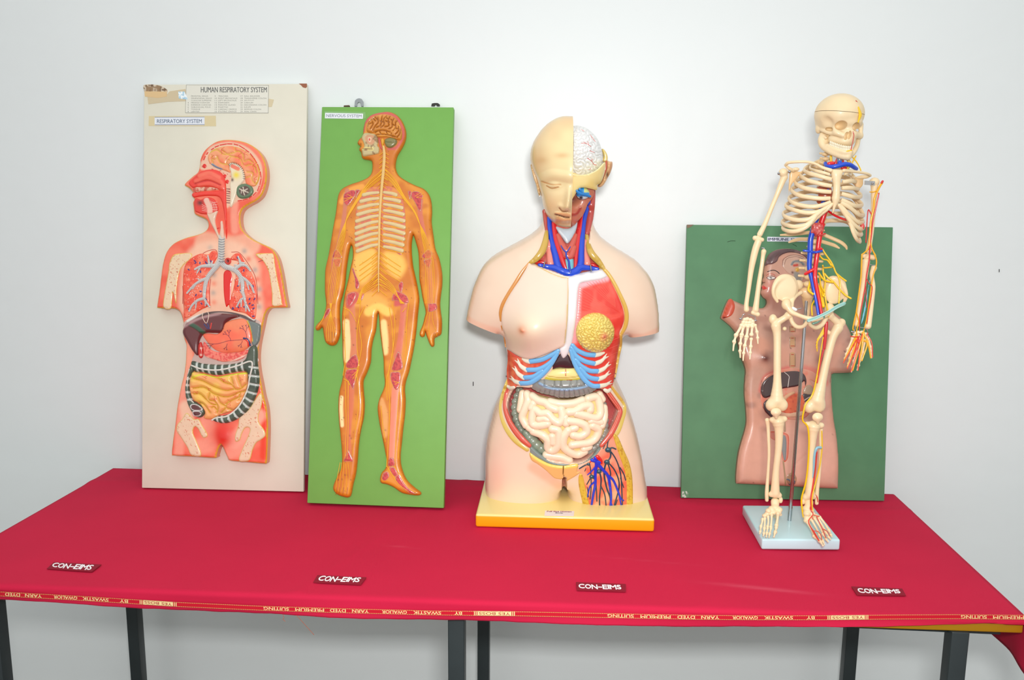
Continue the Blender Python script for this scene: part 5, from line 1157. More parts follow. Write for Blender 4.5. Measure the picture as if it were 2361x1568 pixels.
    P('liver', cm(z9((768, 1568), (780, 1500), (850, 1440), (960, 1405), (1080, 1395), (1150, 1420), (1175, 1480), (1165, 1530)), z0((1100, 70), (1050, 110), (980, 125), (900, 140), (830, 190), (770, 215), (740, 200), (728, 150), (735, 60))), 3, (70, 48, 46), base=ab, e0=.3, edge=.006, m=m_gloss, label='dark brown liver')
    L('liver_line', [cm(z9((975, 1405), (1015, 1440)), z0((966, 60), (958, 120)))], .8, (206, 196, 188), ab, .0035)
    P('intestine_section', z0((750, 260), (790, 230), (820, 280), (830, 330), (820, 380), (780, 350), (755, 310)), 2, (70, 46, 46), base=ab, e0=.3)
    P('stomach_cavity', z0((880, 240), (960, 190), (1050, 180), (1140, 230), (1150, 290), (1100, 350), (980, 360), (900, 340)), 1.5, (206, 92, 50), base=ab, e0=.3, ops=[('N', 5, (190, 70, 40), .5, .7, .4, 3)], label='orange red cavity')
    P('bowel_loop', z0((900, 230), (940, 190), (1000, 160), (1020, 175), (960, 215), (930, 255), (905, 262)), 3, (206, 158, 120), base=ab, e0=.3)
    P('bowel_loop', z0((880, 330), (960, 345), (1060, 330), (1110, 330), (1080, 372), (980, 382), (900, 376)), 3, (210, 162, 130), base=ab, e0=.3)
    P('kidney', z0((1090, 160), (1110, 115), (1150, 105), (1180, 140), (1175, 180), (1140, 190), (1100, 180)), 2.5, (164, 138, 112), base=ab, e0=.3)
    P('spleen', z0((1092, 180), (1180, 160), (1192, 220), (1180, 270), (1120, 280), (1095, 240)), 2, (60, 44, 44), base=ab, e0=.3); L('spleen_lines', [z0((1100, 235), (1140, 210), (1175, 205)), z0((1110, 265), (1150, 232))], 1.2, (190, 170, 150), ab, .0022)
    P('thigh_window', z0((808, 505), (870, 505), (930, 515), (965, 545), (966, 640), (955, 740), (920, 765), (900, 700), (870, 600), (812, 560)), 1, (206, 124, 104), e0=.3, ops=[('S', z0((815, 508), (925, 515), (966, 560), (955, 740), (920, 762)), 2, (206, 90, 60), 1.5, 0)])
    P('lymph_vessel', z0((905, 545), (935, 540), (948, 600), (945, 700), (940, 750), (925, 750), (910, 690), (900, 620)), 2.4, (132, 132, 130), e0=.3, label='grey tapered lymph vessel')
    L('groin_duct', [z0((918, 760), (930, 860), (938, 960)), z0((930, 400), (932, 500))], 1.8, (160, 130, 96), body, .0004)
    P('groin_node', z0(*[(990+44*math.cos(a), 915+55*math.sin(a)) for a in np.arange(0, 6.28, .6)]), 1.5, (170, 128, 96), e0=.4, ops=[('N', 4, (70, 90, 110), .6, .7, .4, 3)])
immune()
# ================================================================== life size torso on the yellow base
def torso():
    z5, z6, z7 = Z(1060, 250, 3.92), Z(1060, 600, 4.6125), Z(1060, 860, 4.127)
    cm = lambda *a: np.vstack(a)
    U = (1, .045, 0); Y0 = 1.90
    PT = Plane((0, Y0, 0), U, (0, 0, 1)); PH = Plane((0, Y0-.03, 0), U, (0, 0, 1))
    root = empty('torso_model', (-.02, 1.86, .7535), 'glossy pale female torso model with opened head, chest and belly, on a yellow base', 'anatomy model')
    m_skin = mat('glossy_skin_plastic', None, rough=0.34, coat=0.35, var=.015, vscale=12)
    m_org = mat('glossy_organ', None, rough=0.25, coat=0.5)
    # ---- base
    zb, zt = .7536, .7836
    B0 = Plane((0, 0, zb), (1, 0, 0), (0, 1, 0)); a, b = B0.w(B0.px(z7((150, 1468))), 0)[0], B0.w(B0.px(z7((1850, 1515))), 0)[0]
    u = (b-a)/np.linalg.norm(b-a); v = np.array([-u[1], u[0], 0]); L_ = np.linalg.norm(b-a); dpt = .245
    V, F = box_vf(0, L_, 0, dpt, 0, zt-zb, .005); V = a+V[:, :1]*u+V[:, 1:2]*v+V[:, 2:3]*np.array([0, 0, 1])
    col = np.where((V[:, 2] > zt-.0045)[:, None], lin((240, 218, 140)), lin((250, 166, 10)))
    mesh_obj('base', V, F, m_skin, root, col, 30, 'yellow base board with a paler top')
    TOP = Plane((0, 0, zt), (1, 0, 0), (0, 1, 0))
    q = z7((812, 1310), (1090, 1314), (1085, 1361), (806, 1357)); mb = MB(); plate(TOP, q, 0, .0006, mb, (232, 222, 220)); lb = mb.obj('name_card', m_paper, root, label='small white paper label on the base')
    t = MB(); text_on(t, TOP, 'Full Size Human', z7((832, 1311), (1065, 1315), (1062, 1326), (830, 1323)), .0006, .0002, bold=.02, c=(140, 60, 70)); text_on(t, TOP, 'Body', z7((912, 1328), (985, 1329), (984, 1339), (911, 1338)), .0006, .0002, bold=.02, c=(60, 50, 90)); t.obj('lettering', m_ink, lb)
    # ---- body shell
    out = cm(z5((752, 900), (748, 960), (735, 1020), (700, 1070), (640, 1120), (560, 1170), (430, 1240), (310, 1310), (220, 1390), (165, 1480)),
             z6((153, 230), (130, 290), (105, 390), (82, 490), (62, 600), (50, 760), (60, 900), (160, 990), (300, 1000), (400, 930), (428, 820), (444, 770), (458, 810), (478, 900), (495, 1000), (502, 1100), (503, 1200), (498, 1280), (478, 1340), (440, 1390), (400, 1450), (372, 1510)),
             z7((313, 330), (292, 410), (270, 500), (250, 600), (240, 690), (233, 800), (231, 950), (236, 1090), (248, 1200), (275, 1400), (340, 1560), (600, 1620), (850, 1560), (950, 1400), (972, 1200), (978, 1110), (982, 1070), (993, 1048), (1006, 1068), (1012, 1120), (1018, 1200), (1040, 1400), (1150, 1560), (1400, 1620), (1680, 1560), (1765, 1400), (1788, 1200),
                (1787, 1090), (1772, 1000), (1756, 900), (1737, 780), (1702, 620), (1672, 500), (1632, 370), (1592, 260), (1545, 155), (1500, 60)),
             z6((1664, 1200), (1672, 1100), (1685, 1000), (1710, 890), (1738, 810), (1760, 775), (1775, 830), (1800, 930), (1880, 1000), (2030, 1000), (2110, 900), (2126, 760), (2126, 640), (2120, 540), (2106, 430), (2086, 320), (2056, 225), (2010, 140), (1945, 62)),
             z5((1590, 1360), (1500, 1300), (1400, 1240), (1300, 1170), (1240, 1100), (1215, 1040), (1203, 980), (1205, 900), (1212, 840), (1215, 740), (1100, 640), (900, 640), (770, 760)))
    pk, pale, org_ = (230, 202, 178), (234, 208, 184), (226, 162, 128)
    fat, mus, cav = (206, 178, 84), (206, 86, 68), (184, 84, 82)
    lines_arm = (PT.px(z6((60, 612)))[0], PT.px(z6((440, 752)))[0], PT.px(z6((1765, 792)))[0], PT.px(z6((2122, 742)))[0])
    def clampf(V):
        V = V.copy(); q = V-PT.O; uu, vv = q @ PT.U, q @ PT.V
        A, B_, C_, D_ = lines_arm
        for (P0, P1) in ((A, B_), (C_, D_)):
            m = (uu > min(P0[0], P1[0])-.03) & (uu < max(P0[0], P1[0])+(.004 if P1 is B_ else .03)) & (vv > P0[1]-.12)
            if P0 is C_: m &= uu > C_[0]-.004
            ln = P0[1]+(uu-P0[0])*(P1[1]-P0[1])/(P1[0]-P0[0]); m &= vv < ln
            V[m] += ((ln-vv)[m])[:, None]*PT.V
        V[:, 2] = np.maximum(V[:, 2], zt-.0003); return V
    cavp = z7((548, 150), (500, 200), (465, 300), (470, 400), (505, 500), (565, 580), (625, 640), (680, 715), (800, 800), (980, 840), (1150, 840), (1290, 765), (1345, 690), (1405, 600), (1450, 520), (1475, 450), (1500, 350), (1470, 290), (1410, 220), (1360, 170), (1250, 150), (1165, 60), (1070, -80), (1000, -120), (925, -90), (880, 0), (800, 80), (690, 150))
    ops = [('N', 60, pale, .3, .7, 0, 3), ('G', *z6((1150, 600))[0], (70, 55), None, 0, 14),
           ('S', z6((60, 600), (200, 690), (400, 750)), 6, (232, 190, 164), 8, 0), ('S', z6((1790, 810), (1950, 810), (2110, 740)), 6, (232, 190, 164), 8, 0),
           ('G', *z7((600, 600))[0], (50, 50), (240, 206, 176), .5, 5), ('G', *z7((1600, 620))[0], (30, 50), (240, 206, 176), .5, 3),
           ('S', z7((250, 1240), (600, 1300), (900, 1240)), 10, (238, 214, 160), 10, 0), ('S', z7((700, 900), (850, 1000), (940, 1060)), 8, (238, 186, 156), 16, 0),  # inner thigh stroke: soft shading painted into the skin colour
           ('G', *z7((350, 1000))[0], (30, 50), (236, 180, 160), .5, 0),
           ('P', cavp, cav, 4, -30), ('S', z7((996, 1010), (994, 1080), (992, 1160), (990, 1230), (990, 1300)), [0, 1, 2, 2, 3], (206, 140, 110), 4, -50),  # groove between the thighs is carved, with its shade also painted darker
           ('P', z5((770, 900), (800, 1250), (700, 1370), (640, 1400), (760, 1440), (900, 1490), (990, 1510), (1150, 1480), (1290, 1450), (1250, 1390), (1160, 1280), (1190, 900), (1000, 860)), (196, 84, 74), 2, -12)]
    cavb = Relief(PT, out, 0, .112, 'dome', res=.0025, ops=ops, color=pk, power=.40, e0=0.0, hpx=0.0, back=.09, track=True)
    bd = cavb.obj('torso_shell', m_skin, root, label='glossy pale skin shell with cut arms and thighs')
    cut(bd, (0, 0, zt-.0002), (0, 0, -1))
    for (P0, P1, lo_, hi_) in ((lines_arm[0], lines_arm[1], -9, lines_arm[1][0]+.006), (lines_arm[2], lines_arm[3], lines_arm[2][0]-.006, 9)):
        t_ = PT.U*(P1[0]-P0[0])+PT.V*(P1[1]-P0[1]); n_ = np.cross(t_, PT.N); n_ /= np.linalg.norm(n_)
        if n_[2] > 0: n_ = -n_
        cut(bd, PT.w([P0])[0], n_, lambda p: lo_ < (p-PT.O) @ PT.U < hi_ and 1.09 < p[2] < 1.45)
    body = Relief(PT, out, 0, .112, 'dome', res=.0045, ops=[o_ for o_ in ops if not (o_[0] == 'P' and o_[1] is cavp)], color=pk, power=.40, e0=0.0, hpx=0.0, back=.09, track=True)
    def P(name, pts, th, c, base=body, e0=.25, edge=.004, prof='slab', ops=(), par=None, m=None, label=None, res=.0018, pw=.5, **k):
        r = Relief(base.plane, pts, base, th*1e-3, prof, edge=edge, e0=e0, res=res, ops=ops, color=c, power=pw, sink=k.pop('sink', .002), hpx=k.pop('hpx', th*.0007), **k)
        r.obj(name, m or m_org, par or root, label); return r
    def T(name, segs, c, surf=body, h=0.0, flat=.8, m=None, label=None, par=None, seg=10, step=3):
        b = MB()
        for p, r in segs: ptube(b, surf.plane, p, r, surf=surf, h=h, c=c, seg=seg, step=step, flat=flat)
        return b.obj(name, m or m_org, par or root, 60, label)
    # cut rims of fat and muscle
    T('fat_rim', [(z7((455, 60), (428, 150), (400, 260), (393, 350), (412, 450), (462, 555), (540, 650), (640, 728)), [2, 4.5, 5, 5, 6, 6.5, 5])], fat, flat=.4)
    T('fat_rim', [(z7((1448, 130), (1500, 215), (1556, 300), (1560, 365), (1540, 450), (1512, 540), (1482, 590)), [2, 4.5, 6, 5.5, 5])], fat, flat=.4)
    T('muscle_rim', [(z7((480, 120), (446, 200), (432, 290), (440, 370), (478, 470), (535, 560), (600, 635), (662, 690)), [4, 5.5, 5, 5.5, 6.5, 7, 5])], mus, flat=.5)
    T('muscle_rim', [(z7((1400, 170), (1450, 240), (1505, 320), (1528, 365), (1505, 440), (1470, 520), (1425, 600), (1352, 688)), [5, 6, 5.5, 6, 6.5, 5])], mus, flat=.5)
    T('muscle_fibre', [(z7((480, 130), (440, 240), (438, 350), (480, 455)), .7), (z7((470, 450), (540, 550), (640, 665)), .7), (z7((1415, 180), (1480, 270), (1525, 350), (1500, 450), (1440, 580)), .7), (z7((1400, 190), (1465, 280), (1510, 350), (1490, 440), (1420, 580)), .7)], (236, 150, 130), h=.004, flat=1)
    # ---- inner organs
    gre = (128, 136, 120)
    def beads(name, path, R, c, h, n, surf=cavb, label=None, mix=(150, 156, 140)):
        q = crom(path, n=8); q = resample(q, np.linalg.norm(np.diff(q, axis=0), axis=1).sum()/n, False); sd = Sdf(surf.plane, surf.plane.k(q[0]))
        hh = surf.at_px(q)/sd.k
        rr = np.interp(np.linspace(0, 1, len(q)), np.linspace(0, 1, len(R)), R) if hasattr(R, '__len__') else [R]*len(q)
        for i in range(len(q)): sd.e((q[i][0], q[i][1], hh[i]+h), (rr[i], rr[i], rr[i]*.9), bl=.9)
        return sd.obj(name, m_org, root, 1.3, c, label)
    P('bowel_backing', z7((560, 140), (600, 150), (640, 260), (620, 400), (600, 480), (570, 500), (530, 440), (510, 320), (525, 200)), 8, gre, e0=.2, edge=.008, base=cavb)
    beads('ascending_colon', z7((560, 165), (532, 250), (522, 330), (532, 410), (556, 490), (585, 545)), [7, 8.5, 9, 9.5, 8], (132, 140, 124), 6, 7, label='grey green pouched bowel at the left')
    beads('caecum', z7((632, 575), (680, 635), (735, 690), (775, 720)), [9, 13, 13, 12], (136, 148, 128), 9, 4, label='larger grey green pouches of the bowel')
    beads('descending_colon', z7((1372, 300), (1388, 400), (1385, 500), (1370, 600), (1320, 680), (1270, 720), (1230, 740)), [7, 7, 8, 9, 10, 9], (150, 146, 136), 6, 10)
    tco = z7((640, 110), (700, 60), (770, 40), (860, 66), (950, 66), (1080, 60), (1180, 45), (1240, 90), (1305, 150), (1280, 182), (1180, 222), (1000, 247), (860, 222), (740, 190))
    tc = P('transverse_colon', tco, 16, (138, 138, 132), base=Off(body, 1, -.010), prof='dome', e0=.1, pw=.45, sink=.02, res=.0013, label='grey banded transverse bowel',
           ops=[('S', z7((760, 100), (860, 145), (1000, 160), (1140, 145), (1260, 100)), 4, (134, 160, 186), 2, 2.0)]+
               [('K', [z7((x, 50), (x+(1000-x)*.02, 128)) for x in (800, 900, 962, 1058, 1120, 1190)]+[z7((x, 165), (x+(x-1000)*.12, 248)) for x in range(720, 1300, 46)]+[z7((800, 128), (1000, 142), (1200, 120))], 4, (110, 110, 106), 1.4, 2.6)])
    P('liver', z6((920, 1180), (960, 1110), (1020, 1030), (1060, 980), (1110, 960), (1170, 1000), (1200, 1080), (1230, 1150), (1150, 1162), (1050, 1152), (960, 1180)), 12, (66, 40, 44), base=Off(body, 1, -.008), prof='dome', e0=.2, sink=.03, m=m_gloss, label='dark maroon liver tip')
    P('stomach', z6((800, 1262), (860, 1215), (930, 1180), (1000, 1160), (1100, 1150), (1220, 1145), (1310, 1200), (1340, 1275), (1150, 1290), (1000, 1290), (880, 1280)), 13, (232, 216, 140), base=Off(body, 1, -.010), prof='dome', e0=.2, sink=.02,
      ops=[('S', z6((880, 1245), (1000, 1270), (1150, 1278), (1290, 1262)), 4, (212, 200, 70), 2, 0), ('S', z6((900, 1225), (1030, 1248), (1160, 1250), (1280, 1232)), .8, (190, 160, 60), .8, -.8), ('S', z6((1125, 1165), (1128, 1230)), .8, (190, 30, 30), .5, .5), ('S', z6((1085, 1280), (1200, 1275)), .8, (190, 40, 30), .5, .4)], label='pale yellow stomach with a red vessel')
    si = z7((556, 300), (570, 215), (605, 178), (640, 180), (700, 205), (820, 240), (1000, 262), (1170, 240), (1270, 205), (1355, 190), (1372, 290), (1392, 380), (1402, 460), (1380, 560), (1335, 640), (1245, 720), (1185, 790), (1070, 838), (960, 845), (860, 822), (802, 785), (800, 690), (740, 620), (690, 560), (660, 520), (600, 490), (572, 430), (555, 380))
    sr = P('small_intestine', si, 20, (232, 206, 134), base=Off(cavb, 1, .010), prof='dome', e0=.12, pw=.40, sink=.01, res=.0022, hpx=.012, m=m_gloss, label='glossy cream coiled small intestine')
    sr_o = [o for o in root.children if o.name.startswith('small_intestine')][0]
    lp = [[(600, 195), (588, 270), (576, 350)], [(640, 200), (650, 260), (622, 340), (598, 420), (632, 495)], [(690, 220), (750, 262), (815, 280), (860, 320), (915, 345)], [(860, 275), (960, 295), (1080, 288), (1165, 258)], [(1220, 240), (1300, 228), (1330, 300), (1335, 390), (1290, 430), (1200, 408), (1110, 382)],
          [(1035, 370), (1100, 362), (1170, 318), (1235, 312), (1240, 350)], [(965, 345), (980, 420), (945, 472), (885, 440), (835, 385), (770, 385), (715, 350), (690, 420), (700, 490), (780, 495), (835, 482)], [(1035, 455), (1120, 468), (1190, 498), (1205, 560), (1145, 600), (1080, 590)],
          [(1262, 500), (1318, 540), (1290, 620), (1225, 662), (1140, 672), (1070, 682)], [(1372, 330), (1375, 420), (1350, 500)], [(700, 555), (790, 590), (838, 640), (840, 710), (885, 735), (932, 690), (942, 610), (935, 545), (880, 530)], [(1030, 545), (990, 610), (985, 690), (1040, 745), (1120, 775), (1185, 745)], [(825, 778), (900, 790), (980, 802), (1040, 830)],
          [(1330, 205), (1355, 250)], [(760, 440), (800, 430), (840, 445)], [(1250, 455), (1340, 470)], [(660, 520), (700, 545)], [(880, 600), (885, 660)], [(1230, 700), (1180, 720)], [(1000, 420), (1010, 480)], [(700, 290), (680, 330)], [(1100, 520), (1070, 530)]]
    for pts in lp:
        sd = Sdf(PT, PT.k(z7(pts[0])[0])); q = z7(pts); hh = sr.at_px(q)/sd.k+1.5
        sd.chain(np.column_stack([q, hh]), 9.4 if len(pts) > 3 else 8.6, bl=.6)
        sd.obj('intestine_loop', m_gloss, sr_o, 1.0, (240, 218, 188))
    # pubic shelf
    P('pelvic_bone', z7((668, 702), (690, 705), (760, 770), (860, 835), (980, 858), (1150, 852), (1262, 790), (1325, 712), (1338, 740), (1270, 815), (1160, 868), (1060, 885), (980, 890), (860, 872), (760, 822), (670, 770)), 10, (128, 142, 136), base=Off(body, 1, -.008), e0=.4, edge=.004, sink=.02, label='grey green rim of the pelvis')
    pq = z7((668, 760), (760, 822), (860, 868), (980, 884), (1120, 868), (1120, 940), (1160, 930), (1130, 965), (1060, 1010), (1010, 1014), (985, 1008), (960, 1018), (900, 1002), (820, 930), (740, 870), (680, 830))
    P('pubic_plate', pq, 5, (230, 180, 110), base=Off(body, 1, .000), e0=.2, edge=.006, sink=.02, ops=[('S', z7((672, 775), (760, 835), (860, 880), (980, 898), (1118, 882)), 5, (232, 206, 96), 2, 0), ('S', z7((988, 870), (985, 940), (992, 1010)), .8, (120, 80, 40), .8, -3)])
    # thigh window with vessels
    tw = P('thigh_window', z7((1240, 830), (1330, 740), (1400, 640), (1440, 598), (1500, 600), (1560, 740), (1600, 860), (1625, 1000), (1630, 1150), (1625, 1330), (1240, 1330), (1200, 1180), (1180, 1060), (1160, 980), (1120, 930), (1180, 870)), 1.5, (232, 110, 82), e0=.4, res=.002,
           ops=[('N', 20, (240, 170, 130), .45, .75, 0, 4), ('S', z7((1300, 760), (1450, 680), (1520, 860)), 14, (226, 150, 120), 14, 0), ('S', z7((1240, 1310), (1400, 1320), (1590, 1310)), 6, (236, 190, 140), 6, 0)])
    bz = Plane((0, 0, zt), (1, 0, 0), (0, 1, 0))
    P('fat_strip', z7((1462, 600), (1500, 598), (1560, 730), (1615, 860), (1642, 1000), (1648, 1180), (1640, 1325), (1590, 1325), (1590, 1180), (1586, 1020), (1560, 900), (1510, 760)), 4, (214, 176, 62), e0=.4, ops=[('N', 4, (190, 144, 40), .6, .75, -.3, 2)], label='mustard yellow fat layer of the thigh')
    P('fat_strip', z7((1130, 1000), (1150, 960), (1172, 985), (1195, 1090), (1222, 1200), (1236, 1325), (1188, 1322), (1160, 1200), (1136, 1090)), 4, (214, 176, 62), e0=.4, ops=[('N', 4, (190, 144, 40), .6, .75, -.3, 2)], label='mustard yellow fat layer of the thigh')
    T('femoral_vein', [(z7((1290, 810), (1300, 870), (1290, 960), (1290, 1060), (1270, 1160), (1245, 1318)), [4, 3.5, 3, 2.4]), (z7((1300, 850), (1360, 920), (1410, 980), (1430, 1080), (1440, 1200), (1420, 1330)), [4, 3.5, 3, 2]), (z7((1410, 975), (1460, 1020), (1500, 1110), (1530, 1190), (1560, 1215)), [3, 2.4, 1.5]),
                        (z7((1260, 830), (1330, 850)), 4), (z7((1290, 1030), (1240, 1080), (1215, 1180)), [2.2, 1.4]), (z7((1295, 890), (1250, 940), (1215, 970)), [2, 1]), (z7((1440, 1230), (1470, 1320)), 1.4), (z7((1520, 1180), (1550, 1330)), 1.6)], (18, 52, 200), tw, .001, label='bright blue vein')
    T('femoral_artery', [(z7((1310, 800), (1340, 830), (1350, 860)), [5, 4, 2]), (z7((1280, 810), (1240, 850)), 1.4)], (214, 30, 30), tw, .001)
    T('lymph_vessels', [(z7(*p), r) for p, r in (([(1435, 600), (1410, 660), (1400, 730)], 1.3), ([(1385, 680), (1365, 720)], .9), ([(1400, 730), (1435, 760), (1430, 810), (1395, 850)], 1.8), ([(1410, 725), (1450, 712), (1485, 725)], 1.6), ([(1440, 750), (1480, 810), (1510, 880), (1530, 960), (1540, 1060), (1545, 1180), (1550, 1320)], 1.5),
                         ([(1395, 850), (1380, 900), (1375, 980), (1400, 1100), (1430, 1180), (1440, 1260)], 1.9), ([(1410, 860), (1435, 950), (1430, 1000)], 1.5), ([(1420, 860), (1470, 920), (1510, 1010), (1515, 1100), (1480, 1230), (1460, 1300)], 1.6), ([(1525, 900), (1560, 960), (1578, 1020)], 1.4), ([(1530, 1000), (1560, 1090)], 1.2), ([(1330, 940), (1345, 1010), (1340, 1100), (1330, 1200), (1335, 1325)], 1.7),
                         ([(1345, 1080), (1380, 1160), (1395, 1290)], 1.4), ([(1235, 860), (1245, 920), (1250, 980)], 1.2), ([(1140, 910), (1190, 880), (1225, 868)], 1.6), ([(1250, 990), (1210, 1060)], 1.3), ([(1250, 990), (1290, 1020), (1300, 1100), (1305, 1220)], 1.4), ([(1250, 1000), (1250, 1100), (1240, 1200)], 1.2), ([(1200, 910), (1190, 935)], .9), ([(1500, 1210), (1470, 1300)], 1.1), ([(1215, 1090), (1225, 1180)], 1))], (30, 62, 78), tw, .0008, seg=7, label='dark teal branching vessels')
    for (x, y, r) in ((1412, 732, 7), (1400, 848, 6.5), (1325, 938, 6), (1255, 988, 5.5), (1225, 868, 4)):
        sd = Sdf(tw.plane, tw.plane.k(z7((x, y))[0])); hh = tw.at_px(z7((x, y)))[0]/sd.k; q = z7((x, y))[0]; sd.e((q[0], q[1], hh+2), (r, r*.85, r*.6)); sd.obj('lymph_node', m_org, root, .8, (36, 74, 88))
    # ---- chest
    cp = z6((742, 22), (772, 20), (830, 58), (900, 98), (1000, 148), (1100, 180), (1152, 190), (1157, 260), (1153, 400), (1147, 550), (1137, 700), (1122, 830), (1112, 902), (1050, 935), (960, 972), (860, 1012), (760, 1044), (680, 1038), (600, 1002), (540, 962), (498, 932), (490, 850), (480, 780), (452, 700), (445, 620), (458, 520), (500, 420), (560, 320), (640, 200), (700, 100))
    ch = P('chest_plate', cp, 5, (228, 203, 184), e0=.5, edge=.005, m=m_skin, res=.0024, sink=.012, track=True,
           ops=[('N', 50, (230, 206, 186), .3, .7, 0, 3), ('G', *z6((745, 745))[0], (52, 50), None, 0, 34), ('G', *z6((800, 560))[0], (60, 60), None, 0, 8), ('G', *z6((725, 730))[0], (40, 36), (244, 220, 180), .45, 3),
                ('G', *z6((662, 742))[0], (9, 10), (226, 148, 112), .9, 1.5), ('G', *z6((662, 742))[0], (4, 4), (222, 140, 104), .5, 5), ('S', z6((772, 22), (900, 100), (1100, 182), (1155, 192), (1155, 420), (1140, 700), (1118, 880)), 1.4, (214, 180, 90), 1, 0)], label='pale skin covered chest half with breast')
    T('fat_rim', [(z6((735, 30), (660, 130), (590, 245), (520, 360), (460, 470), (436, 560), (440, 640)), [2, 4, 4.5, 5, 4.5, 3]), (z6((445, 700), (470, 800), (488, 920)), [2, 1.5])], (206, 140, 70), flat=.5, h=.002)
    T('fat_rim', [(z6((1490, 70), (1560, 120), (1640, 240), (1710, 380), (1760, 500), (1775, 600), (1760, 700), (1720, 780)), [3, 4, 4, 4.5, 5, 5, 4]), (z6((1712, 800), (1710, 900), (1690, 1000), (1670, 1130), (1650, 1240)), [4, 3.5, 2]), (z6((1600, 1330), (1680, 1440), (1720, 1490)), [2, 4, 4])], (214, 174, 80), flat=.5, h=.002)
    T('fat_rim', [(z6((508, 1330), (480, 1400), (470, 1470)), [2, 3.5, 4])], (214, 174, 80), flat=.5, h=.001)
    st_ = z6((1155, 190), (1250, 150), (1380, 118), (1500, 92), (1530, 120), (1565, 170), (1500, 205), (1380, 225), (1290, 245), (1262, 300), (1250, 420), (1238, 600), (1215, 760), (1195, 880), (1165, 950), (1158, 985), (1120, 1035), (1095, 1040), (1070, 990), (1062, 940), (1112, 902), (1124, 830), (1146, 560), (1153, 350))
    P('breastbone', st_, 6, (226, 222, 222), e0=.4, edge=.006, sink=.012, ops=[('G', *z6((1105, 980))[0], (9, 14), (232, 216, 214), .8, 2)], label='white breastbone and collar strip')
    pec = z6((1262, 260), (1300, 240), (1400, 215), (1520, 190), (1575, 175), (1610, 230), (1680, 370), (1735, 510), (1750, 620), (1728, 710), (1700, 770), (1702, 880), (1680, 1000), (1660, 1150), (1640, 1280), (1600, 1380), (1560, 1410), (1530, 1370), (1440, 1355), (1360, 1310), (1290, 1220), (1220, 1110), (1175, 980), (1180, 900), (1215, 760), (1238, 600), (1250, 420))
    fib = lambda a, b_, n, j=0: [z6((a[0][0]+(a[1][0]-a[0][0])*i/n, a[0][1]+(a[1][1]-a[0][1])*i/n), (b_[0][0]+(b_[1][0]-b_[0][0])*i/n, b_[0][1]+(b_[1][1]-b_[0][1])*i/n)) for i in range(n+1)]
    pe = P('chest_muscle', pec, 4, (222, 62, 50), e0=.4, edge=.006, sink=.012, res=.0016, ops=[('N', 20, (236, 90, 74), .4, .7, 0, 3), ('S', z6((1270, 270), (1400, 225), (1560, 190)), 5, (232, 170, 176), 9, 0), ('S', z6((1262, 300), (1245, 600), (1215, 860)), 4, (232, 160, 160), 9, 0), ('K', fib(((1270, 300), (1240, 700)), ((1700, 560), (1700, 600)), 16)+fib(((1300, 250), (1550, 190)), ((1700, 540), (1690, 480)), 9), 2.2, None, 1, .5)], label='glossy red fan shaped chest muscle')
    T('muscle_fibre', [(q, .35) for q in fib(((1275, 290), (1245, 700)), ((1600, 520), (1640, 700)), 12)+fib(((1350, 240), (1540, 200)), ((1660, 500), (1650, 420)), 6)+fib(((1700, 820), (1640, 1290)), ((1600, 860), (1560, 1330)), 6)], (236, 104, 88), pe, .0001, seg=5)
    lm = z6((505, 950), (560, 985), (620, 1020), (700, 1048), (780, 1060), (900, 1020), (1010, 965), (1060, 945), (1062, 990), (1010, 1080), (950, 1160), (860, 1250), (780, 1305), (700, 1335), (610, 1335), (590, 1365), (560, 1375), (520, 1360), (505, 1280), (500, 1180), (510, 1060))
    le = P('chest_muscle', lm, 4, (214, 78, 58), e0=.4, edge=.006, sink=.012, ops=[('N', 12, (226, 110, 80), .4, .7, 0, 8)], label='red muscle between the lower ribs')
    blue, crm = (112, 178, 226), (228, 222, 200)
    def rib(surf, bl, cr, fork=0):
        b = MB(); ptube(b, body.plane, z6(*bl), [4.6, 5.6, 5.6], surf=surf, h=.0012, c=blue, seg=12, step=3, flat=.55)
        if len(bl) > 1: b.obj('rib_cartilage', m_org, root, 60, 'sky blue rib cartilage')
        b = MB(); p = z6(*cr); ptube(b, body.plane, p, [5.4, 4.8, 2.4], surf=surf, h=.0012, c=crm, seg=12, step=3, flat=.55)
        if fork:
            e = np.array(cr[-1]); d = e-np.array(cr[-2]); d = d/np.linalg.norm(d); nn = np.array([-d[1], d[0]])
            for s_, l in ((1, 30), (-1, 34)): ptube(b, body.plane, z6(tuple(e-d*18+nn*s_*6), tuple(e+d*l+nn*s_*16)), [2.4, .6], surf=surf, h=.0012, c=crm, seg=8, step=2, flat=.55)
        b.obj('rib_end', m_org, root, 60, 'cream rib end')
    rib(le, [(1045, 962), (980, 1005), (870, 1058), (750, 1078)], [(740, 1078), (700, 1066), (668, 1050)])
    rib(le, [(1030, 1010), (950, 1100), (840, 1160), (720, 1168)], [(710, 1168), (655, 1130), (618, 1080)], 1)
    rib(le, [(875, 1178), (785, 1238), (690, 1250)], [(680, 1250), (625, 1210), (590, 1160)], 1)
    rib(le, [(1040, 980), (1000, 1060), (930, 1160), (850, 1240), (750, 1302), (645, 1310)], [(640, 1308), (590, 1290), (556, 1262)], 1)
    rib(pe, [(1200, 905), (1245, 955), (1340, 1000), (1435, 1010)], [(1440, 1010), (1490, 1000), (1535, 985)])
    rib(pe, [(1190, 930), (1235, 1015), (1330, 1075), (1430, 1100)], [(1440, 1100), (1500, 1075), (1550, 1030)], 1)
    rib(pe, [(1235, 1060), (1290, 1125), (1380, 1175), (1465, 1182)], [(1475, 1182), (1530, 1155), (1575, 1115)], 1)
    rib(pe, [(1285, 1150), (1345, 1225), (1400, 1255), (1465, 1265)], [(1475, 1265), (1535, 1242), (1575, 1210)], 1)
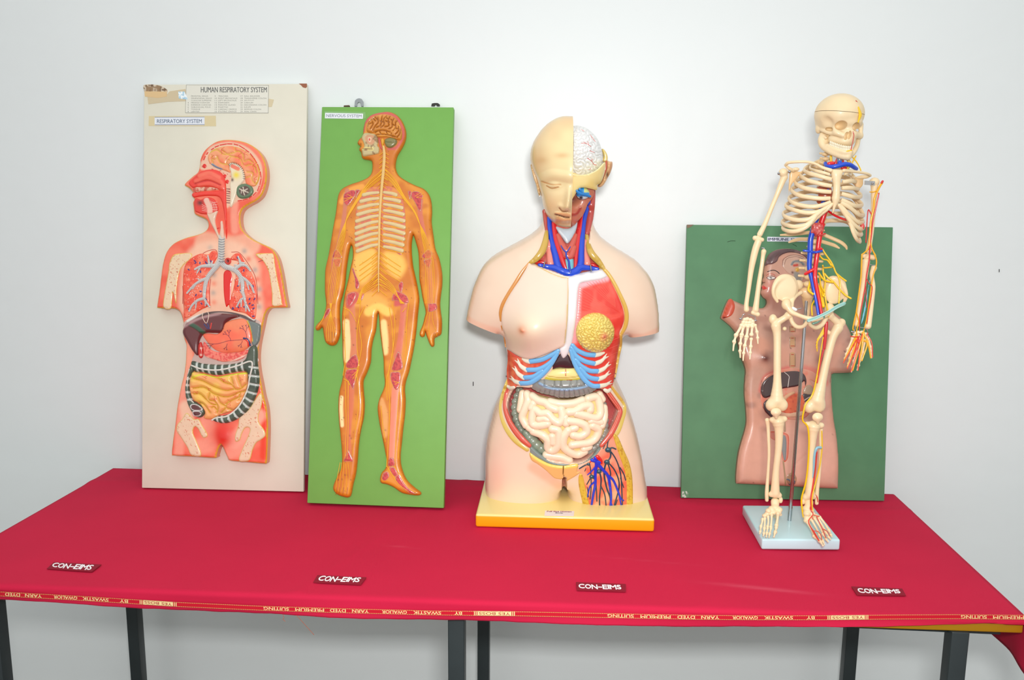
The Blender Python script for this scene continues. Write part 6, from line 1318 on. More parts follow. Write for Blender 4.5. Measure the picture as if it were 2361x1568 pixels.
    rib(pe, [(1185, 960), (1215, 1080), (1275, 1200), (1340, 1285), (1410, 1335), (1480, 1340)], [(1490, 1338), (1545, 1328), (1590, 1308)], 1)
    b = MB(); ptube(b, PT, z6((512, 1342), (540, 1362), (578, 1352)), [3.5, 5, 3.5], surf=le, h=.0015, c=crm, flat=.6); b.obj('rib_end', m_org, root, 60, 'cream rib end')
    b = MB(); ptube(b, PT, z6((1540, 1378), (1575, 1395), (1600, 1375)), [3.5, 5, 3.5], surf=pe, h=.0015, c=crm, flat=.6); b.obj('rib_end', m_org, root, 60, 'cream rib end')
    # mammary gland
    gx_ = [z6(*[(1440+rr*205*math.cos(a+.3*math.sin(3*rr*7)), 780+rr*200*math.sin(a+.3*math.sin(3*rr*7))) for rr in (r0, r0+.12, r0+.24)]) for r0, n in ((.12, 5), (.36, 11), (.62, 17), (.84, 22)) for a in np.arange(n)*6.283/n+r0*3]
    gx_ += [z6(*[(1440+205*rr*math.cos(a), 780+200*rr*math.sin(a)) for a in (a0, a0+.5/rr*.35, a0+1.0/rr*.35)]) for rr, n in ((.36, 6), (.6, 9), (.83, 13)) for a0 in np.arange(n)*6.283/n+rr]
    rs = np.random.RandomState(9); gx = []
    for j in range(13):
        for i in range(13):
            x, y = 1235+i*34+(j % 2)*17+rs.uniform(-9, 9), 560+j*34+rs.uniform(-9, 9); a = rs.uniform(0, 6.28); l = rs.uniform(14, 26)
            gx.append(z6((x-l*math.cos(a), y-l*math.sin(a)), (x+5*math.sin(a), y-5*math.cos(a)), (x+l*math.cos(a+.7), y+l*math.sin(a+.7))))
    P('mammary_gland', z6(*[(1440+207*math.cos(a), 768+212*math.sin(a)) for a in np.arange(0, 6.28, .4)]), 30, (232, 208, 112), base=pe, prof='dome', e0=.05, pw=.55, res=.0012, hpx=0, sink=.004,
      ops=[('K', gx, 4.0, (206, 176, 76), 1.4, 3.6), ('G', *z6((1540, 815))[0], (9, 9), (232, 150, 100), 1, 2), ('G', *z6((1540, 812))[0], (3.5, 3.5), (210, 110, 80), 1, 3)], label='yellow lobed breast gland')
    # ---- neck
    Tn = lambda name, segs, c, h=.0, label=None, flat=.8, surf=body: T(name, [(z5(*p), r) for p, r in segs], c, surf, h, flat, None, label)
    P('neck_muscle', z5((757, 930), (800, 980), (792, 1110), (760, 1110), (755, 1000)), 8, (190, 74, 66), ops=[('K', fib(((760, 940), (790, 1100)), ((795, 960), (770, 1110)), 1), 2, None, 1, .6)]) if 0 else None
    Tn('neck_muscle', [([(765, 930), (780, 1020), (785, 1100)], [5, 6, 4])], (188, 78, 68), .004); Tn('neck_muscle', [([(1205, 740), (1195, 820), (1185, 900), (1172, 1000), (1150, 1125)], [6, 8, 9, 9, 6])], (188, 76, 68), .004, 'dark red neck muscle')
    Tn('neck_muscle', [([(800, 1200), (812, 1300), (822, 1400)], [5, 8, 9])], (226, 132, 116), .002); Tn('neck_muscle', [([(1135, 1200), (1140, 1300), (1150, 1400)], [5, 8, 9])], (226, 132, 116), .002)
    Tn('fat_rim', [([(785, 1110), (775, 1200), (745, 1290), (690, 1360), (640, 1392)], [4, 7, 8, 7, 4])], (196, 160, 70), .004, flat=.5); Tn('fat_rim', [([(1145, 1140), (1160, 1230), (1190, 1310), (1250, 1380), (1300, 1440)], [4, 6, 8, 7, 4])], (196, 160, 70), .004, flat=.5)
    Tn('subclavian_artery', [([(690, 1395), (730, 1390), (770, 1395)], [3, 5, 3])], (206, 34, 30), .002); Tn('subclavian_artery', [([(1190, 1410), (1215, 1420), (1245, 1435)], [3, 5, 3])], (206, 34, 30), .002)
    Tn('carotid_artery', [([(850, 1040), (868, 1180), (905, 1310), (950, 1430), (978, 1480)], [5, 7, 7.5, 6, 4])], (206, 28, 34), .003, 'bright red artery'); Tn('carotid_artery', [([(1110, 960), (1090, 1060), (1070, 1180), (1055, 1300), (1045, 1440)], [5, 7, 7, 6, 4])], (206, 28, 34), .003, 'bright red artery')
    P('larynx', z5((872, 1070), (940, 1085), (1000, 1080), (1058, 1030), (1060, 1070), (1045, 1120), (1020, 1170), (972, 1222), (925, 1170), (890, 1120)), 9, (182, 192, 200), base=Off(body, 1, .004), prof='dome', e0=.2, sink=.01, ops=[('S', z5((900, 1110), (960, 1180), (972, 1215)), 2, (206, 212, 216), 3, 1.5)], label='pale grey voice box')
    Tn('thyroid_gland', [([(890, 1150), (920, 1230), (965, 1290), (1010, 1250), (1045, 1150)], [6, 8, 9, 8, 6]), ([(930, 1240), (960, 1320), (1000, 1340), (1030, 1260)], [8, 9, 8, 8])], (196, 84, 68), .005, 'reddish gland in front of the windpipe')
    Tn('trachea', [([(985, 1320), (988, 1400), (990, 1470)], [10, 11, 10])], (116, 186, 196), .0, 'light teal windpipe')
    Tn('thyroid_vein', [([(915, 1240), (940, 1280), (960, 1300), (965, 1340), (985, 1380), (990, 1430), (1000, 1480)], [1, 1.6, 2, 2.2, 2.6, 3]), ([(1000, 1250), (975, 1290), (960, 1300)], [1, 1.6])], (16, 60, 170), .013)
    vb = (16, 66, 196)
    Tn('jugular_vein', [([(808, 990), (818, 1110), (835, 1220), (865, 1330), (880, 1400), (905, 1455)], [5, 6, 7, 8, 8, 8]), ([(1165, 830), (1150, 900), (1120, 1010), (1105, 1150), (1098, 1300), (1095, 1400), (1075, 1450)], [5, 6, 7, 7, 8, 8])], vb, .005, 'bright blue neck vein')
    Tn('brachiocephalic_vein', [([(720, 1415), (790, 1432), (870, 1445), (930, 1475), (990, 1492), (1050, 1472), (1090, 1440), (1150, 1440), (1245, 1452)], [4, 6, 8, 9, 9, 9, 8, 6, 4])], vb, .006, 'bright blue vein arch at the neck base')
    for p in (((770, 1385), (760, 1430)), ((1182, 1415), (1188, 1470))): T('catch_pin', [(z5(*p), 1.6)], (130, 128, 122), body, .012, 1, mat('pin_steel', (150, 148, 140), .3, .8))
    for x, y in ((493, 1238), (1655, 1205), (1650, 1258), (1635, 1278)):
        q = z6((x, y)); h = body.at_px(q); c_ = body.plane.w(body.plane.px(q, h), h)[0]; mb = MB(); mb.add(*tube_vf([c_+np.array([0, .002, 0]), c_-np.array([0, .002, 0])], [.002, .0015], 8), lin((160, 158, 150))); mb.obj('screw', mat('pin_steel', (150, 148, 140), .3, .8), root)
    # ---- head
    half = [(1003, 70), (930, 68), (850, 95), (760, 160), (690, 250), (645, 340), (630, 430), (638, 510), (665, 590), (690, 650), (712, 730), (735, 810), (748, 880), (772, 950), (812, 1010), (862, 1058), (925, 1083), (985, 1088)]
    mid = 1008
    full = z5(*(half+[(2*mid-x, y) for x, y in half[::-1][:-1]]))
    ft = (232, 210, 160)
    fo = [('G', *z5((850, 700))[0], (24, 12), None, 0, -7), ('G', *z5((1000, 560))[0], (16, 22), None, 0, 4), ('S', z5((735, 640), (830, 600), (930, 610), (1000, 625)), 8, None, 8, 3.5),
          ('G', *z5((852, 700))[0], (13, 7), None, 0, 8), ('G', *z5((690, 440))[0], (26, 30), (222, 176, 122), .6, 0), ('G', *z5((930, 350))[0], (30, 60), (244, 216, 160), .5, 0), ('N', 50, (234, 200, 150), .4, .8, 0, 3),
          ('G', *z5((990, 745))[0], (6, 12), None, 0, 3), ('G', *z5((986, 790))[0], (6.5, 12), None, 0, 6), ('G', *z5((980, 835))[0], (7.5, 12), None, 0, 9), ('G', *z5((972, 880))[0], (8.5, 11), None, 0, 12), ('G', *z5((966, 905))[0], (8, 7), None, 0, 9), ('G', *z5((912, 888))[0], (7, 6), None, 0, 5), ('S', z5((900, 900), (930, 930), (975, 930)), 1.2, (150, 96, 60), 2, -3),
          ('G', *z5((800, 850))[0], (24, 24), (242, 200, 150), .5, 5), ('S', z5((870, 955), (930, 958), (985, 968)), 4, (226, 170, 116), 4, 4.5), ('S', z5((885, 995), (940, 1012), (985, 1010)), 6, (226, 172, 118), 4, 4.5), ('S', z5((862, 958), (905, 968), (950, 982), (988, 985)), 1.3, (110, 60, 40), 1.6, -4),
          ('S', z5((880, 1030), (940, 1040), (985, 1035)), 3, (214, 164, 106), 5, -2), ('G', *z5((950, 1062))[0], (16, 9), None, 0, 4), ('S', z5((785, 700), (830, 722), (890, 712)), 1.0, (190, 138, 84), 1.6, -1), ('S', z5((740, 660), (830, 688), (910, 690)), .8, (206, 156, 100), 2, -1.2)
          ]
    fo += [('G', *z5((930, 425))[0], (16, 6), (206, 160, 104), .6, 0), ('G', *z5((740, 470))[0], (14, 8), (206, 160, 104), .5, 0)]
    um = PH.px(z5((mid, 500)))[0][0]
    def cl(keep, off=0.0):
        def f(V):
            V = V.copy(); q = (V-PH.O) @ PH.U; d = np.minimum(0, um+off-q) if keep == 'l' else np.maximum(0, um+off-q); V += d[:, None]*PH.U; return V
        return f
    hd = Relief(PH, full, 0, .105, 'dome', res=.0014, ops=fo, color=ft, power=.42, e0=0, hpx=0.0, back=.10, track=True)
    hdo = hd.obj('face_half', m_skin, root, label='waxy tan half face with closed eye')
    cut(hdo, PH.w([(um, 0)])[0], PH.U)
    H2 = Relief(PH, full, 0, .105, 'dome', res=.004, ops=(), color=ft, power=.42, e0=0, hpx=0.0, back=.10)
    P('ear', z5((640, 520), (650, 505), (672, 560), (700, 640), (722, 730), (728, 790), (716, 790), (700, 740), (690, 690), (668, 630)), 8, (224, 186, 134), base=Off(H2, 0, .015), e0=.3, edge=.004, sink=.03)
    # inner face
    P('inner_face', z5((1008, 800), (1060, 730), (1140, 700), (1212, 735), (1205, 800), (1160, 860), (1140, 910), (1110, 970), (1060, 1025), (1012, 1062)), 4, (196, 116, 92), base=Off(H2, .72, 0), e0=.4, edge=.01, sink=.05, ops=[('G', *z5((1030, 830))[0], (18, 14), (90, 44, 40), .9, -12), ('G', *z5((1080, 880))[0], (16, 14), (214, 140, 108), .6, 4), ('S', z5((1015, 960), (1060, 950), (1090, 900)), 3, (170, 70, 60), 3, 2)], label='pinkish brown open jaw interior')
    sh = z5((1008, 592), (1080, 600), (1160, 592), (1240, 552), (1305, 488), (1318, 500), (1312, 570), (1290, 640), (1268, 680), (1245, 690), (1246, 720), (1236, 738), (1200, 730), (1130, 716), (1085, 722), (1055, 760), (1030, 800), (1008, 810))
    P('skull_base', sh, 5, (232, 208, 140), base=Off(H2, .93, 0), e0=.4, edge=.007, sink=.05, ops=[('S', z5((1010, 596), (1080, 604), (1160, 596), (1240, 556), (1305, 492)), 2, (240, 226, 170), 1.5, 1), ('G', *z5((1245, 690))[0], (8, 10), (214, 184, 110), .6, -3), ('N', 30, (226, 196, 120), .5, .8, 0, 3)], label='yellowish bony shelf under the brain')
    P('skull_rim', z5((1285, 365), (1310, 375), (1335, 420), (1338, 470), (1318, 492), (1290, 470), (1300, 430)), 8, (226, 200, 120), base=Off(H2, 0, .0), e0=.3, sink=.02)
    P('ear', z5((1330, 472), (1360, 478), (1382, 482), (1384, 520), (1370, 570), (1345, 620), (1318, 670), (1290, 705), (1262, 712), (1250, 695), (1280, 660), (1300, 600), (1322, 540)), 14, (222, 178, 128), base=Off(H2, 0, .018), e0=.2, edge=.007, sink=.02, ops=[('S', z5((1375, 495), (1360, 560), (1325, 630)), 3, (200, 146, 100), 3, -3), ('G', *z5((1335, 598))[0], (2.5, 6), (60, 40, 30), .9, -3)], label='tan cut ear')
    T('ear_cut', [(z5((1325, 478), (1318, 540), (1302, 590), (1285, 635)), [2, 3.5, 3, 1.5])], (190, 84, 56), Off(H2, 0, .033))
    bf = []
    rs = np.random.RandomState(4)
    for gy_ in range(12):
        for gx_ in range(9):
            x, y = 1015+gx_*34+(gy_ % 2)*17+rs.uniform(-8, 8), 165+gy_*37+rs.uniform(-8, 8); a = rs.uniform(0, 6.28); l = 22
            bf.append([(x-l*math.cos(a), y-l*math.sin(a)), (x+6*math.sin(a), y-6*math.cos(a)), (x+l*math.cos(a+.5), y+l*math.sin(a+.5))])
    bh = [(1010, 158), (1060, 152), (1130, 170), (1200, 220), (1255, 290), (1285, 370), (1296, 440), (1295, 510), (1260, 580), (1190, 640), (1090, 670), (1010, 680)]
    bfull = z5(*(bh+[(2*1012-x, y) for x, y in bh[::-1]]))
    br = Relief(PH, bfull, 0, .092, 'dome', res=.0013, ops=[('K', [z5(f) for f in bf], 4.2, (206, 206, 204), 1.2, 3.2)], color=(236, 236, 234), power=.45, e0=0, hpx=0, back=.06, track=None)
    bro = br.obj('brain', m_skin, root, label='glossy white folded brain half')
    cut(bro, PH.w([(um+.001, 0)])[0], -PH.U)
    T('brain_vessels', [(z5(*p), r) for p, r in (([(1100, 315), (1140, 315), (1165, 330), (1188, 345)], .6), ([(1140, 315), (1120, 305)], .5), ([(1165, 330), (1158, 300)], .5), ([(1180, 240), (1210, 280), (1225, 300)], .6), ([(1175, 380), (1200, 392), (1218, 398)], .6), ([(1155, 450), (1190, 475), (1212, 505), (1235, 512)], .7), ([(1195, 475), (1200, 455)], .5), ([(1165, 555), (1185, 545)], .5), ([(1095, 190), (1125, 205)], .5))], (206, 90, 80), br, .0004, seg=6)
    # eyeball
    sd = Sdf(PH, PH.k(z5((1110, 765))[0])); q = z5((1112, 768))[0]; hh = H2.at_px(z5((1112, 768)))[0]/sd.k*.86
    sd.e((q[0], q[1], hh), (15, 13.5, 14)); ey = sd.mesh(.8)
    def pc(V):
        C = np.tile(lin((36, 140, 206)), (len(V), 1)); pp = (V-sd.w((q[0], q[1], hh))) @ np.array([PH.U, PH.V, PH.N]).T/sd.k
        C[(pp[:, 0] > 2) & (pp[:, 1] > 2)] = lin((190, 196, 120)); C[pp[:, 1] < -7] = lin((206, 222, 228)); d = np.hypot(pp[:, 0]+4, pp[:, 1]+9.5); C[d < 4.2] = lin((90, 130, 160)); C[d < 2.6] = lin((20, 24, 30)); return C
    mesh_obj('eyeball', relax(ey[0], ey[1]), ey[1], m_gloss, root, pc(ey[0]), 180, 'blue eyeball with its muscles')
    T('eye_muscle', [(z5((1060, 745), (1080, 765), (1120, 775), (1178, 795)), [3, 4, 4, 3]), (z5((1085, 730), (1100, 760), (1080, 790)), [3, 3.5, 2])], (30, 120, 190), Off(H2, .86, .016))
torso()
# ================================================================== skeleton on a white stand
def skeleton():
    za, zB, zC, zD, zE, zF = Z(1860, 200, 7.8375), Z(1780, 360, 6.532), Z(1740, 540, 7.129), Z(1660, 700, 9.8), Z(1920, 560, 4.9), Z(1740, 1130, 10.455)
    z8, z9, z0 = Z(1660, 200, 3.92), Z(1560, 500, 3.92), Z(1560, 860, 3.733)
    Y0 = 1.76; PS = Plane((0, Y0, 0), (1, 0, 0), (0, 0, 1)); K = PS.k((1850, 700))
    root = empty('skeleton_model', (.475, 1.77, .7535), 'small ivory skeleton model with coloured vessels and nerves on a steel pole', 'anatomy model')
    m_bone = mat('ivory_plastic', None, rough=.42, coat=.12, var=.03, vscale=40, bump=.15, bscale=160)
    m_chrome = mat('chrome', (190, 192, 196), .12, 1.0); m_pl = mat('white_plastic', (196, 230, 236), .35, coat=.2)
    m_ves = mat('soft_plastic', None, rough=.3, coat=.35)
    bc = (238, 214, 172)
    ZT = .777
    def hz(px, py, z):
        d = rays([(px, py)])[0]; t = (z-CAMn[2])/d[2]; return (Y0-(CAMn+d*t)[1])/K
    # stand
    tp = Plane((0, 0, ZT), (1, 0, 0), (0, 1, 0)); q = tp.px([(1712, 1164.6), (1757, 1243), (1938, 1244.4)]); rl, fl, fr = q; rr = rl+fr-fl
    V = np.vstack([tp.w([fl, fr, rr, rl], 0), tp.w([fl, fr, rr, rl], -(ZT-.7536))])
    bm = bmesh.new(); vs = [bm.verts.new(p) for p in V]
    for f in ((0, 1, 2, 3), (7, 6, 5, 4), (0, 4, 5, 1), (1, 5, 6, 2), (2, 6, 7, 3), (3, 7, 4, 0)): bm.faces.new([vs[i] for i in f])
    bmesh.ops.recalc_face_normals(bm, faces=bm.faces); bmesh.ops.bevel(bm, geom=bm.edges[:], offset=.004, segments=3, affect='EDGES', profile=.5); bm.verts.index_update()
    mesh_obj('stand_base', [tuple(v.co) for v in bm.verts], [[v.index for v in f.verts] for f in bm.faces], m_pl, root, None, 30, 'pale white stand board'); bm.free()
    hb = hz(1820, 1200, ZT)
    b = MB(); ptube(b, PS, [(1820, 1200.5, hb), (1836, 1000, hb*.6), (1850, 820, -8), (1860, 684, -14)], [4.4, 4.0, 3.8, 3.8], c=(255, 255, 255), seg=16, smooth=True, k=K); b.obj('pole', m_chrome, root, label='polished steel pole')
    b = MB(); ptube(b, PS, [(1820, 1201, hb), (1823, 1168, hb*.97)], [5, 5], c=(255, 255, 255), seg=16, smooth=False, k=K); b.obj('pole_sleeve', m_chrome, root)
    def bone(name, fn, res=1.0, c=bc, label=None, m=None, paint=None):
        s = Sdf(PS, K); fn(s); return s.obj(name, m or m_bone, root, res, c, label, paint)
    def V3(p, h): 
        p = np.asarray(p, float); h = np.broadcast_to(np.asarray(h, float), (len(p),)); return np.column_stack([p, h])
    # ---- skull
    def skull(s):
        s.e((1935, 264, 0), (53.5, 46, 58)); s.e((1926, 288, -10), (42, 28, 44), bl=8)
        s.e((1953, 284, 26), (32, 17, 26), bl=7); s.e((1955, 311, 32), (19, 22, 19), bl=7); s.e((1948, 326, 30), (21, 13, 20), bl=5); s.e((1929, 321, 20), (20, 13, 18), bl=6); s.e((1932, 306, 0), (34, 16, 24), bl=6)
        s.e((1940, 276, 42), (15, 4, 9), bl=4); s.e((1974, 280, 38), (11, 4, 8), bl=4)
        s.chain(V3([(1886, 295), (1900, 302), (1915, 307), (1930, 306)], [-4, 14, 28, 40]), [4.6, 4.2, 4.8, 6], bl=4)
        s.c((1925, 300, 38), (1922, 285, 32), 4.6, 4, bl=4); s.c((1928, 306, 40), (1944, 312, 46), 6, 6, bl=5)
        s.c((1970, 309, 40), (1983, 314, 26), 6, 7, bl=5); s.c((1984, 308, 26), (1986, 288, 24), 4.6, 4.6, bl=5); s.e((1887, 298, -4), (6.5, 10, 9), bl=3)
        s.e((1902, 284, 38), (15, 12, 9), bl=10, op='s'); s.e((1913, 298, 22), (9, 3.8, 12), rot=-8, bl=2, op='s')
        s.e((1940.5, 289, 50), (12.4, 9.8, 34), bl=1.2, op='s'); s.e((1975, 292.5, 46), (9.4, 9.4, 30), bl=1.2, op='s')
        s.e((1953, 313, 54), (4.2, 9.4, 18), rot=-12, bl=.6, op='s'); s.e((1960.4, 311, 54), (4.0, 9.8, 18), rot=-8, bl=.6, op='s')
        s.e((1905, 324, 24), (5, 9, 26), bl=2, op='s'); s.e((1932, 319, 58), (6, 4, 6), bl=4, op='s')
    def pskull(V, C): return C
    sk = bone('skull', skull, .85, label='ivory skull with deep eye sockets'); cap = sk.copy(); cap.data = sk.data.copy(); cap.name = 'skull_cap'; COL.objects.link(cap); cap.parent = root; cap['label'] = 'removable ivory skull cap'
    s0 = Sdf(PS, K); nrm = Vector((.09, -.02, 1)).normalized(); co = s0.w((1934, 255.5, 57))
    cut(sk, co-np.array(nrm)*.0005, nrm); cut(cap, co+np.array(nrm)*.0003, -nrm)
    def jaw(s):
        s.chain(V3([(1895, 310), (1894, 324), (1899, 337), (1918, 350), (1940, 359), (1954, 361)], [4, 8, 14, 32, 45, 48]), [5, 8, 8, 7.6, 7.6, 8.4], bl=2); s.e((1902, 326, 10), (9, 18, 6), bl=4)
        s.chain(V3([(1954, 361), (1966, 353), (1975, 338), (1979, 322)], [48, 40, 22, 8]), [7, 6, 5.5, 5], bl=2)
        s.chain(V3([(1914, 338), (1930, 345), (1948, 350), (1962, 348)], [28, 42, 52, 48]), [4, 4.2, 4.6, 4.4], bl=3)
        s.c((1896, 312, 6), (1904, 318, 18), 5, 3, bl=3)
    jaw_ = jaw
    def jaw(s):
        jaw_(s); s.chain(V3([(1908, 336), (1925, 345), (1945, 352), (1958, 352)], [24, 38, 48, 50]), [5, 6, 7, 7], bl=4)
    bone('jaw', jaw, .8, label='ivory lower jaw')
    for dy, nm in ((0, 'upper_teeth'), (5.6, 'lower_teeth')):
        def teeth(s):
            P = crom(V3([(1915, 328+dy), (1930, 334+dy), (1948, 339+dy), (1964, 340+dy*.9)], [32, 44, 54, 50]), n=4)
            for p in P: s.e(p, (2.3, 3.6, 2.0), bl=.4)
        bone(nm, teeth, .55, (236, 224, 196))
    # ---- spine
    sp = resample(crom(V3([(1903, 350), (1905, 394), (1899, 440), (1890, 500), (1880, 555), (1871, 600), (1867, 640), (1865, 664)], [-8, -16, -34, -38, -24, -8, -3, -8]), n=10), 1, False)
    L_ = np.r_[0, np.cumsum(np.linalg.norm(np.diff(sp, axis=0), axis=1))]; tot = L_[-1]; pos = 0; i = 0
    hgt = [9.5]*6+[12.2]*12+[15.5]*5; sc_ = tot/sum(hgt)
    for i, hh in enumerate(hgt):
        hh *= sc_; c_ = [np.interp(pos+hh/2, L_, sp[:, j]) for j in range(3)]; pos += hh
        r = 8.5 if i < 6 else 9+(i-6)*.25 if i < 18 else 13.5; w_ = 12 if i < 6 else 15 if i < 18 else 25
        def vt(s):
            s.e(c_, (r, hh*.46, r*.85), bl=.5); s.c((c_[0]-w_, c_[1]-2, c_[2]-8), (c_[0]+w_, c_[1]+1, c_[2]-8), 3.2 if i >= 18 else 2.6, None, 2); s.c((c_[0], c_[1], c_[2]-6), (c_[0], c_[1]+hh*.5, c_[2]-22), 3.4, 2, 2)
        bone('vertebra', vt, 1.3, (232, 202, 156))
    # ---- ribs, breastbone, collar bones, shoulder blades
    spx = lambda y: (np.interp(y, sp[:, 1], sp[:, 0]), np.interp(y, sp[:, 1], sp[:, 2]))
    def rib(front, r=3.9, side=-1, hf=58, back=True, up=14):
        P = zB(*front); x0, x1 = P[0, 0], P[:, 0].min() if side < 0 else P[:, 0].max()
        u = np.clip((P[:, 0]-x0)/(x1-x0+1e-6), 0, 1); h = hf*np.sqrt(np.clip(1-u**2.2, 0, 1)); A = V3(P, h)
        if back:
            e = P[-1]; sx, sh = spx(e[1]-up); w_ = e[0]-sx
            A = np.vstack([A, [(e[0]-w_*.02, e[1]-6, -16), (e[0]-w_*.28, e[1]-up, -44), (e[0]-w_*.65, e[1]-up-5, -54), (sx+w_*.12, e[1]-up-2, sh-8), (sx+side*6, e[1]-up, sh-6)]])
        n = len(A); A = A[np.r_[True, np.linalg.norm(np.diff(A, axis=0), axis=1) > 1]]
        cr = crom(A, n=6); cr = resample(cr, 4, False); b = MB(); hb = cr[:, 2]*K
        R = np.full(len(cr), r*K); R[:4] *= np.linspace(.9, 1, 4)
        ctr = PS.w(PS.px([(1893, 470)], 0), 0)[0]; W = PS.w(PS.px(cr[:, :2], hb), hb)
        V, F = [], []
        T = np.gradient(W, axis=0); T /= np.linalg.norm(T, axis=1)[:, None]
        upv = np.array([0, 0, 1.0]); seg = 10; ang = np.arange(seg)*2*math.pi/seg
        for j in range(len(W)):
            v = upv-T[j]*T[j].dot(upv); v /= np.linalg.norm(v)+1e-9; o = np.cross(T[j], v); V.append(W[j]+R[j]*(np.cos(ang)[:, None]*v+.62*np.sin(ang)[:, None]*o))
        V = np.vstack(V); m_ = len(W)
        for j in range(m_-1):
            for k_ in range(seg): kk = (k_+1) % seg; F.append((j*seg+k_, j*seg+kk, (j+1)*seg+kk, (j+1)*seg+k_))
        F.append(tuple(range(seg))[::-1]); F.append(tuple((m_-1)*seg+k_ for k_ in range(seg)))
        mesh_obj('rib', V, F, m_bone, root, np.tile(lin(bc), (len(V), 1)), 60)
    Lr = [[(870, 275), (760, 245), (650, 218), (575, 190)], [(895, 350), (800, 325), (680, 292), (560, 260), (490, 225)], [(895, 450), (780, 430), (640, 395), (520, 358), (430, 300)], [(890, 540), (760, 530), (600, 505), (450, 470), (355, 410)], [(880, 635), (740, 640), (560, 620), (400, 590), (298, 525)],
          [(885, 690), (800, 725), (700, 752), (580, 762), (440, 742), (320, 705), (258, 655)], [(900, 720), (800, 790), (700, 835), (600, 852), (480, 848), (340, 815), (215, 760)], [(740, 830), (660, 890), (570, 945), (460, 965), (320, 955), (205, 915), (172, 885)],
          [(660, 900), (590, 985), (500, 1040), (380, 1062), (260, 1052), (158, 1010)], [(600, 990), (520, 1065), (430, 1112), (340, 1132), (240, 1128), (165, 1095)]]
    for i, f in enumerate(Lr): rib(f, 3.6 if i == 0 else 4.9, -1, 56)
    Rr = [[(1085, 275), (1140, 265), (1185, 290)], [(1060, 390), (1140, 380), (1215, 378), (1262, 385)], [(1050, 482), (1150, 478), (1240, 486), (1300, 495)], [(1045, 565), (1130, 590), (1240, 618), (1335, 612)], [(1040, 655), (1140, 700), (1260, 752), (1350, 745)],
          [(1035, 695), (1130, 745), (1220, 812), (1310, 885), (1375, 895)], [(1010, 735), (1080, 800), (1150, 880), (1240, 955), (1320, 1005), (1372, 1000)], [(1120, 900), (1190, 985), (1260, 1050), (1330, 1095), (1375, 1085)], [(1170, 1000), (1230, 1110), (1290, 1175), (1345, 1185)], [(1200, 1070), (1235, 1170), (1280, 1260), (1325, 1290)]]
    for i, f in enumerate(Rr): rib(f, 3.4 if i == 0 else 4.9, 1, 56, up=44 if i > 4 else 24)
    for A in ([(560, 1150), (420, 1165), (280, 1180), (130, 1188)], [(560, 1255), (440, 1250), (340, 1268), (255, 1298)], [(770, 1180), (900, 1235), (1040, 1300), (1110, 1360), (1125, 1400)], [(750, 1285), (860, 1318), (940, 1345), (1010, 1385)]):
        b = MB(); n = len(A); ptube(b, PS, V3(zB(*A), np.linspace(-30, 0, n)), [4.2, 4.2, 4, 2], c=(232, 200, 152), seg=10, flat=.6, k=K); b.obj('floating_rib', m_bone, root)
    for A, hs in (([(900, 725), (830, 800), (740, 870), (650, 950), (560, 1040), (440, 1115)], [56, 54, 50, 46, 42, 36]), ([(1010, 740), (1080, 850), (1150, 950), (1195, 1060), (1230, 1150), (1275, 1250)], [56, 54, 50, 44, 38, 28])):
        bone('costal_cartilage', lambda s: s.chain(V3(zB(*A), hs), [4, 4.6, 4.4, 3.8]), 1.1)
    st_ = zB((888, 185), (960, 178), (1062, 190), (1085, 235), (1075, 300), (1052, 340), (1046, 450), (1042, 560), (1040, 660), (1012, 720), (980, 765), (950, 850), (915, 882), (892, 868), (890, 800), (902, 725), (882, 640), (900, 540), (906, 440), (888, 340), (878, 260))
    r = Relief(PS, st_, 54*K, .009, 'dome', res=.0018, color=bc, power=.4, e0=.1, hpx=.002, back=.006); r.obj('breastbone', m_bone, root)
    bone('collar_bone', lambda s: s.chain(V3(zB((885, 215), (760, 172), (640, 112), (500, 85), (350, 88), (245, 100), (205, 135)), [58, 52, 44, 36, 30, 22, 12]), [4.4, 3.2, 3.0, 3.2, 3.4, 3.6]), 1.0)
    bone('collar_bone', lambda s: s.chain(V3(zB((1082, 218), (1200, 228), (1330, 245), (1440, 268), (1478, 292)), [58, 48, 36, 24, 14]), [4.4, 3.2, 3.0, 3.4]), 1.0)
    for pts, h0 in (([(262, 195), (330, 195), (400, 215), (480, 225), (400, 330), (300, 460), (250, 625), (234, 560), (238, 330)], -8), ([(1225, 330), (1290, 290), (1400, 275), (1445, 310), (1385, 350), (1392, 430), (1335, 500), (1300, 540), (1240, 470)], -8)):
        r = Relief(PS, zB(*pts), h0*K, .004, 'slab', edge=.004, res=.002, color=(232, 196, 144), e0=.4, hpx=0, back=.004); r.obj('shoulder_blade', m_bone, root)
    bone('shoulder_blade_spine', lambda s: (s.chain(V3(zB((210, 140), (240, 175), (290, 205), (330, 230)), [12, 10, 6, -2]), [3, 3.4, 4, 3]), s.e((*zB((360, 198))[0], 4), (8, 4.5, 6))), 1.0)
    bone('shoulder_blade_spine', lambda s: s.chain(V3(zB((1475, 290), (1430, 310), (1360, 315), (1280, 325)), [14, 8, 2, -4]), [3.2, 4, 4.5, 3]), 1.0)
    # ---- arms
    bone('upper_arm_bone', lambda s: (s.e((1806, 398, 8), (10.5, 10, 10)), s.chain(V3([(1808, 408), (1803, 420), (1791, 450), (1777, 484), (1763, 518), (1752, 540)], [6, 6, 6, 8, 10, 12]), [8.5, 7, 5.4, 5, 5.6, 6.5], bl=2), s.c((1741, 549, 12), (1757, 553, 12), 6, 5, 2), s.e((1750, 540, 20), (3.5, 3.5, 4), bl=1.5, op='s')))
    bone('ulna', lambda s: (s.chain(V3([(1748, 558), (1742, 575), (1736, 600), (1731, 628), (1726, 666), (1721, 700), (1721, 714)], [14, 14, 14, 14, 16, 18, 18]), [8, 8, 7.4, 6.2, 5.2, 5.2, 6.4], bl=1)))
